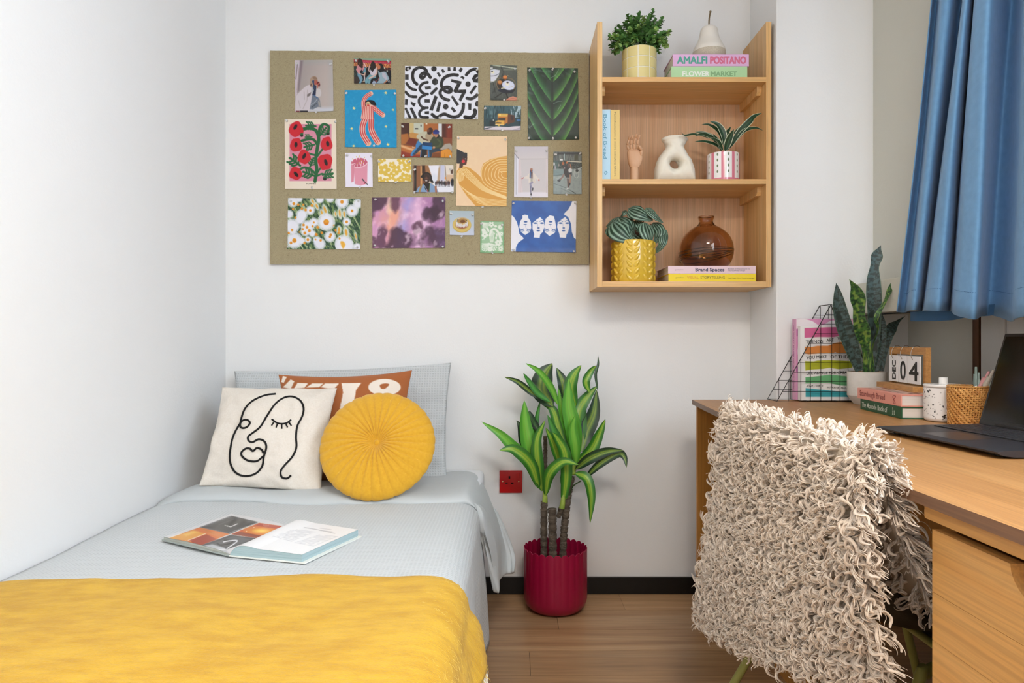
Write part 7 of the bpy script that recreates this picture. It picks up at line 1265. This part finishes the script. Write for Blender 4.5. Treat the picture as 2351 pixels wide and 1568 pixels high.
def O_(p):
    p.rect(1200, 210, 2000, 470, '6A716E', 1, 10); n_ = p.nz(20, 200, 2); p.mix(np.where(p.Y < 470, np.clip(n_ * 2, 0, .6), 0), '33393A'); p.rect(1340, 240, 2000, 300, '2A2E30', 1, 10); p.rect(1505, 280, 1530, 450, '9AB0AE'); p.rect(1800, 300, 1900, 460, '3E4230', 1, 20); p.rect(1395, 425, 1475, 465, 'D9DADA'); p.rect(1200, 470, 2000, 700, '252C2C', 1, 10); n2_ = p.nz(26, 26, 7); p.mix(np.where((p.Y > 480) & (p.Y < 690), np.clip(n2_ * 2, 0, .7), 0), '5E6E68'); p.line([(1600, 485), (1990, 505)], 24, 'D8D4C4', soft=6); p.rect(1200, 470, 1360, 700, '4E6A66', .7, 20); p.ell(1480, 545, 34, 46, 'A8603A', 0, soft=10); p.ell(1585, 520, 16, 30, 'D9702A', 0, soft=6); p.ell(1360, 590, 20, 40, '8A8884', 0, soft=10)
    p.rect(1200, 700, 2000, 1400, '8E9C9C', 1, 20); p.rect(1200, 710, 1500, 880, '748C8E', .8, 20); p.line([(1210, 890), (1450, 860)], 16, '4A5C5E', soft=8); p.rect(1200, 900, 1500, 1000, 'A5B2B2', .7, 30); n3_ = p.nz(60, 60, 5); p.mix(np.where(p.Y > 700, np.clip(n3_ * .8, 0, .3), 0), '6E7C7C'); p.line([(1220, 1100), (1500, 1200), (1700, 1300), (1810, 1370)], 9, '3E4A4C', soft=5); p.line([(1420, 1230), (1700, 1370)], 8, '55625F', soft=5); p.line([(1720, 1310), (1820, 1380)], 20, '2E3838', soft=8)
    p.ell(1230, 560, 26, 50, 'D5D8DC', 0, soft=8); p.ell(1265, 660, 24, 60, '9A9AA4', 0, soft=10)
    for cx_, cy_, r in ((1850, 830, 100),):
        p.line([(cx_ + r * .65 * math.cos(a), cy_ + r * 1.15 * math.sin(a)) for a in np.linspace(0, 2 * PI, 20)], 12, 'C9D0D0'); p.line([(1790, 700), (1850, 830), (1960, 700)], 10, 'B5BCBC'); p.ell(1870, 740, 40, 40, '23282A')
    p.line([(1990, 660), (1900, 700)], 30, 'B9C2C2', soft=8); p.poly([(1490, 600), (1600, 590), (1640, 700), (1670, 860), (1650, 940), (1560, 930), (1500, 820)], '2C2A2E', smooth=False, soft=6); p.poly([(1620, 720), (1700, 650), (1730, 720), (1720, 800), (1640, 800)], 'C9CDD0', soft=6); p.ell(1650, 600, 50, 60, '5A4440', 0, soft=8); p.line([(1680, 570), (1710, 680)], 26, 'B07050', soft=6); p.line([(1500, 850), (1460, 930), (1400, 990)], 46, '8A7470', soft=5); p.poly([(1320, 1015), (1390, 970), (1420, 1010), (1390, 1055), (1330, 1040)], '34363C'); p.ell(1520, 670, 20, 30, '8A7A80', 0, soft=8)
    p.poly([(1650, 800), (1725, 790), (1720, 890), (1660, 870)], '1E1E22'); p.line([(1675, 870), (1680, 1000), (1668, 1090)], 44, 'A07A68', soft=5); p.line([(1610, 950), (1620, 1080), (1625, 1200)], 46, '5E4440', soft=5); p.poly([(1650, 1080), (1690, 1090), (1670, 1160), (1630, 1160)], '26262A'); p.poly([(1555, 1250), (1600, 1225), (1640, 1215), (1620, 1255), (1570, 1270)], 'D6DADC'); p.line([(1580, 950), (1650, 950)], 22, '9AA2A4')
pr_('dark street photo of a person kicking near a bicycle', [(1270.5, 348.2), (1335.5, 348.6), (1335.5, 446), (1270.3, 445.7)], (1170, 330, 12.063), '6E7A7A', O_, dens=1.8); pins('street bicycle photo', (1274, 355, TL), (1331, 353, TR), (1300, 446, BC))
def P_f(p):
    n_ = p.nz(150, 60, 1, 1.1); p.mix(np.clip(n_ * 1.5 + .3, 0, 1), '6E8A4E'); n2_ = p.nz(260, 40, 5, 1.1); p.mix(np.clip(n2_ * 2 - .1, 0, .8), 'B9C49A'); p.mix(np.clip(-n_ * 2.2, 0, .9), '1F4030')
    W_ = 'E6E7F0'
    def daisy(x, y, r, c, dark=.8):
        p.ell(x, y, r * .80, r * .80, W_, 0, soft=r * .16); n_ = int(18 + r / 10)
        for k in range(n_): a = 2 * PI * k / n_ + x; p.line([(x, y), (x + r * 1.02 * math.cos(a), y + r * 1.02 * math.sin(a))], max(6, r * .13), W_, False, .85, 5)
        if c: p.ell(x, y + 4, c * .95, c, 'E5A02E', 0, soft=8); p.ell(x, y + c * .2, c * .6, c * .6, 'DD8A22', 0, soft=c * .4)
    for x, y, r, c in ((260, 200, 150, 0), (430, 130, 90, 0), (500, 560, 150, 0), (450, 690, 120, 0), (240, 860, 190, 0), (160, 540, 110, 0), (980, 140, 110, 0), (1250, 110, 120, 0), (300, 1240, 210, 60), (500, 1250, 90, 0), (980, 1340, 150, 0), (2000, 260, 130, 0), (900, 1240, 110, 0), (1250, 1140, 150, 34), (1620, 1330, 230, 0), (1700, 1420, 200, 0), (1980, 1420, 110, 0), (820, 760, 120, 26), (650, 880, 170, 0), (600, 1000, 130, 0), (780, 1060, 90, 0)): daisy(x, y, r, c)
    for x, y, rx, ry, rt in ((900, 330, 60, 120, -.4), (1120, 430, 70, 170, -.35), (1030, 500, 56, 110, -.3), (1510, 520, 60, 170, -.1), (1630, 540, 60, 130, -.1), (1680, 1030, 80, 160, -.15), (1490, 960, 70, 120, 0), (790, 200, 60, 110, -.5), (1400, 540, 40, 100, -.2), (1940, 1130, 40, 130, -.2)): p.ell(x, y, rx, ry, 'DDE2DC', rt, .85, 14); p.ell(x, y, rx * .42, ry * .55, 'E3A636', rt, .95, 10)
    daisy(725, 440, 120, 34); daisy(1570, 210, 175, 48); daisy(1840, 450, 160, 36); daisy(1695, 745, 110, 38); daisy(1600, 1360, 200, 0); p.poly([(1530, 1280), (1600, 1270), (1660, 1350), (1610, 1460), (1560, 1400)], 'E8AE3E', smooth=True, soft=16); daisy(240, 960, 110, 34); daisy(660, 1220, 90, 38)
    daisy(1150, 750, 225, 74); p.ell(1150, 762, 70, 74, 'D98220', 0, soft=8); p.ell(1150, 735, 60, 40, 'E3A02C', 0, soft=20)
    for x, y, r in ((285, 262, 38), (405, 292, 34), (540, 290, 30), (265, 405, 30), (500, 390, 34), (600, 430, 34), (770, 310, 38), (545, 830, 34), (635, 888, 36), (522, 945, 32), (580, 1045, 38), (700, 980, 40), (920, 890, 36), (885, 1085, 40), (1032, 1038, 36), (1398, 972, 32), (1480, 1045, 30), (1270, 1090, 36), (330, 630, 28), (150, 1045, 30), (785, 865, 28), (570, 1310, 30), (1505, 1190, 26), (430, 1020, 18), (1350, 840, 18), (865, 1220, 22), (210, 1305, 36), (1000, 1240, 32)): p.ell(x, y, r, r * 1.05, 'E39A2A', 0, .95, 8); p.ell(x + 3, y + r * .3, r * .6, r * .5, 'DC7E22', 0, .7, 10)
pr_('photo of white daisies blurred on green, bottom left print', [(661.2, 454.3), (828.6, 456.3), (827, 572.2), (660.3, 571.4)], (650, 445, 11.616), '2F5236', P_f, dens=1.6); pins('daisy photo', (668, 461, TL), (823, 461, TR), (664.5, 566, BL2), (821, 568, BR2))
def Q_(p):
    X, Y = p.X, p.Y; n1_ = p.nz(260, 200, 1, .5, 4); n2_ = p.nz(170, 260, 2, .3, 3) * .8; n3_ = p.nz(110, 130, 3, .4, 3) * .7; p.grad(1330, 2220, 'D49ABF', 'A878A8', 'X'); p.mix(np.clip(1.25 - np.abs(X - 1560) / 180 - np.abs(Y - 880) / 420 + n2_, 0, 1) * .9, 'EFA88C'); p.mix(np.clip(1 - np.abs(X - 1720 + (Y - 900) * .25) / 110 + n1_ * .5, 0, 1) * .8, 'A8A4DC'); p.mix(np.clip(1.1 - np.abs(X - 1880) / 170 - np.abs(Y - 950) / 420 + n2_ * .8, 0, 1) * .9, 'EBC2E0'); p.mix(np.clip(n3_ * 1.6, 0, .5), 'E9B9D6')
    for cx_, cy_, rx, ry, rot in ((1380, 700, 110, 170, .5), (1660, 1160, 150, 130, -.3), (1440, 1130, 60, 130, .2), (2130, 760, 120, 150, .3), (2040, 830, 90, 90, .8), (2160, 1130, 170, 130, 0), (1860, 1000, 70, 55, -.6), (1330, 1180, 50, 90, 0), (1600, 700, 60, 110, .2)):
        c_, s_ = math.cos(rot), math.sin(rot); u = ((X - cx_) * c_ + (Y - cy_) * s_) / rx; v = (-(X - cx_) * s_ + (Y - cy_) * c_) / ry; p.mix(np.clip((1.25 - np.sqrt(u * u + v * v) + n2_ * .8 + n3_ * .5) * 2.2, 0, 1) * .85, '42283C' if rx > 80 else '5E3A50')
    p.mix(np.clip(1 - np.abs(X - 1540) / 60 - np.abs(Y - 800) / 240 + n3_, 0, 1) * .6, 'FBE0B0'); p.mix(np.clip(n3_ * 2 - .5, 0, .6), 'F6DCEC'); p.mix(np.clip((X - 2100) / 300 - .2 + n1_ * .5, 0, .5), '8A78B0')
pr_('photo of pink and purple sunset clouds', [(854.4, 453.4), (1022.8, 452.4), (1022.2, 569.1), (855.4, 570.1)], (600, 330, 5.2275), 'C08AB0', Q_, dens=1.4); pins('pink cloud photo', (861, 458, TL), (1016.5, 460, TR), (861, 564, BL2), (1017, 566, BR2))
def R_f(p):
    p.grad(805, 1100, 'A9B9C0', 'C3C9DA'); p.ell(525, 975, 112, 92, 'BFA252', .05); p.ell(525, 970, 108, 86, 'D2B766', .05); p.ell(525, 965, 86, 66, 'C0A254', 0, soft=8); p.ell(525, 975, 76, 42, '8A3E1E'); p.ell(525, 940, 72, 58, 'C9C3BE'); p.ell(530, 930, 60, 40, 'A87E40', 0, soft=8); p.ell(535, 932, 30, 18, '6E4418')
    for k in range(13): a = k / 12 * PI; x = 525 - 70 * math.cos(a); p.line([(525 - 62 * math.cos(a), 940 + 22 * math.sin(a)), (x, 975 + 30 * math.sin(a))], 9, 'DAD4D6')
    for k in range(26): a = random.uniform(0, 2 * PI); p.ell(525 + 56 * math.cos(a), 930 + 34 * math.sin(a), 5, 4, random.choice(('3E5A2A', 'D8B040', '2A2A20', 'E4E0D8', '6E7A30')))
pr_('small square photo of an iced ring cake on a yellow plate', [(1032, 483.6), (1088.8, 484.4), (1088.6, 540.4), (1032.7, 539.5)], (960, 330, 5.227), 'B5C2CC', R_f, dens=2); pins('ring cake photo', (1037, 491, TL), (1084, 493, TR), (1061, 542, BC))
def S_(p):
    Wc = 'E2E8DC'; p.rect(765, 940, 1015, 1290, '9CC09A')
    def fl(x, y, r, n_, wdt): 
        for k in range(n_): a = 2 * PI * k / n_ + .3; p.ell(x + r * .58 * math.cos(a), y + r * .58 * math.sin(a), r * .46, wdt, Wc, a)
        p.ell(x, y, r * .16, r * .16, '8DB58C')
    fl(800, 1090, 42, 5, 17); fl(880, 968, 36, 5, 12); fl(985, 1000, 30, 12, 5); fl(990, 1260, 34, 12, 5); fl(862, 1265, 32, 5, 11); fl(960, 1190, 40, 6, 15); fl(1000, 1080, 26, 8, 6)
    for k in range(8): a = .2 + k * .17; p.line([(768, 945), (768 + 85 * math.cos(a), 945 + 75 * math.sin(a))], 7, Wc)
    p.line([(860, 1100), (880, 1040), (920, 1025), (965, 1070), (990, 1150), (1000, 1170)], 26, Wc); p.ell(785, 1040, 30, 22, Wc, .4); p.ell(930, 990, 16, 14, Wc); p.ell(835, 1030, 14, 34, Wc, -.5)
    for k in range(4): p.line([(868 + k * 10, 1180), (862 + k * 14, 1110), (895 + k * 8, 1050 + k * 8)], 8, Wc)
    for k in range(7): a = PI * .55 + k * .22; p.line([(850, 1195), (850 + 50 * math.cos(a), 1195 + 45 * math.sin(a)), (850 + 110 * math.cos(a + .25), 1200 + 95 * math.sin(a + .1))], 9, Wc)
    for k in range(5): a = .2 + k * .28; p.line([(850, 1195), (850 + 60 * math.cos(a), 1200 + 40 * math.sin(a)), (850 + 100 * math.cos(a + .3), 1205 + 85 * math.sin(a + .2))], 9, Wc)
    p.ell(945, 1095, 9, 22, Wc); p.ell(935, 1130, 12, 16, Wc)
    for x, y in ((940, 1245), (925, 1270), (905, 1280), (1010, 1225), (775, 1150), (790, 1140)): p.ell(x, y, 8, 7, Wc)
    p.clip = None; m_ = ((p.X < 762) | (p.X > 1020) | (p.Y < 938) | (p.Y > 1294)); p.mix(m_ * 1.0, '7FAE80')
pr_('small green card with white cut-out flowers', [(1103, 507), (1157, 508.9), (1157, 581.2), (1102.5, 580)], (960, 330, 5.227), '7FAE80', S_, dens=2.2); pins('green flower card', (1107, 513, TL), (1152.5, 516, TR), (1129, 579, BC))
def T_f(p):
    Wc = 'E6E6EE'; B_2 = '1C4F9A'; n_ = p.nz(120, 120, 2); p.mix(np.clip(n_ * .8, 0, .35), '2E66B4'); p.mix(np.clip(-n_ * .8, 0, .3), '184488')
    p.poly([(1850, 685), (1900, 685), (1900, 1150), (1870, 1130), (1845, 1060), (1835, 960), (1800, 880), (1745, 845), (1800, 790), (1835, 730)], Wc); p.poly([(1110, 850), (1150, 880), (1185, 940), (1205, 1010), (1215, 1080), (1270, 1135), (1200, 1190), (1175, 1240), (1170, 1300), (1110, 1300)], Wc)
    p.poly([(1250, 860), (1280, 850), (1320, 858), (1322, 890), (1350, 930), (1358, 1010), (1340, 1060), (1285, 1095), (1235, 1060), (1212, 1000), (1225, 930), (1252, 890)], Wc, smooth=False); p.poly([(1465, 880), (1510, 930), (1515, 1000), (1495, 1060), (1465, 1090), (1458, 1130), (1385, 1125), (1392, 1085), (1372, 1020), (1372, 950), (1420, 910)], Wc); p.poly([(1580, 858), (1630, 870), (1645, 930), (1658, 1010), (1640, 1070), (1575, 1108), (1520, 1060), (1512, 990), (1530, 900)], Wc, smooth=False); p.poly([(1765, 878), (1805, 930), (1815, 990), (1800, 1060), (1780, 1090), (1775, 1130), (1700, 1125), (1695, 1085), (1668, 1000), (1675, 940), (1720, 910)], Wc)
    for x in (1285, 1585): p.ell(x + 5, 937, 20, 9, B_2); p.ell(x, 970, 17, 5, B_2); p.line([(x - 62, 1020), (x - 40, 1032), (x - 18, 1022)], 8, B_2); p.line([(x + 20, 1022), (x + 42, 1034), (x + 64, 1022)], 8, B_2); p.line([(x - 62, 1042), (x - 38, 1050), (x - 12, 1042)], 5, B_2); p.line([(x + 18, 1044), (x + 44, 1050), (x + 66, 1040)], 5, B_2); p.line([(x + 8, 1010), (x + 2, 975)], 3, '8FA4CC')
    for x in (1442, 1745): p.ell(x - 35, 953, 22, 9, B_2); p.ell(x + 45, 953, 22, 9, B_2); p.line([(x - 62, 935), (x - 35, 925), (x - 10, 935)], 6, B_2); p.line([(x + 18, 932), (x + 45, 922), (x + 66, 935)], 6, B_2); p.ell(x + 2, 1010, 14, 8, B_2); p.ell(x, 1042, 20, 9, B_2); p.line([(x - 8, 960), (x - 6, 1000)], 3, '8FA4CC')
    p.rect(1120, 1268, 1160, 1284, '9AA8C8', .7)
pr_('blue and white print of four faces, alternately upside down', [(1175.2, 461), (1323.5, 462), (1321.6, 579.7), (1173, 577.7)], (960, 330, 5.227), '1F57A6', T_f, dens=1.8); pins('blue faces print', (1179, 466.5, TL), (1320, 466, TR), (1317, 576.5, BR2), (1178.5, 573, BL2))
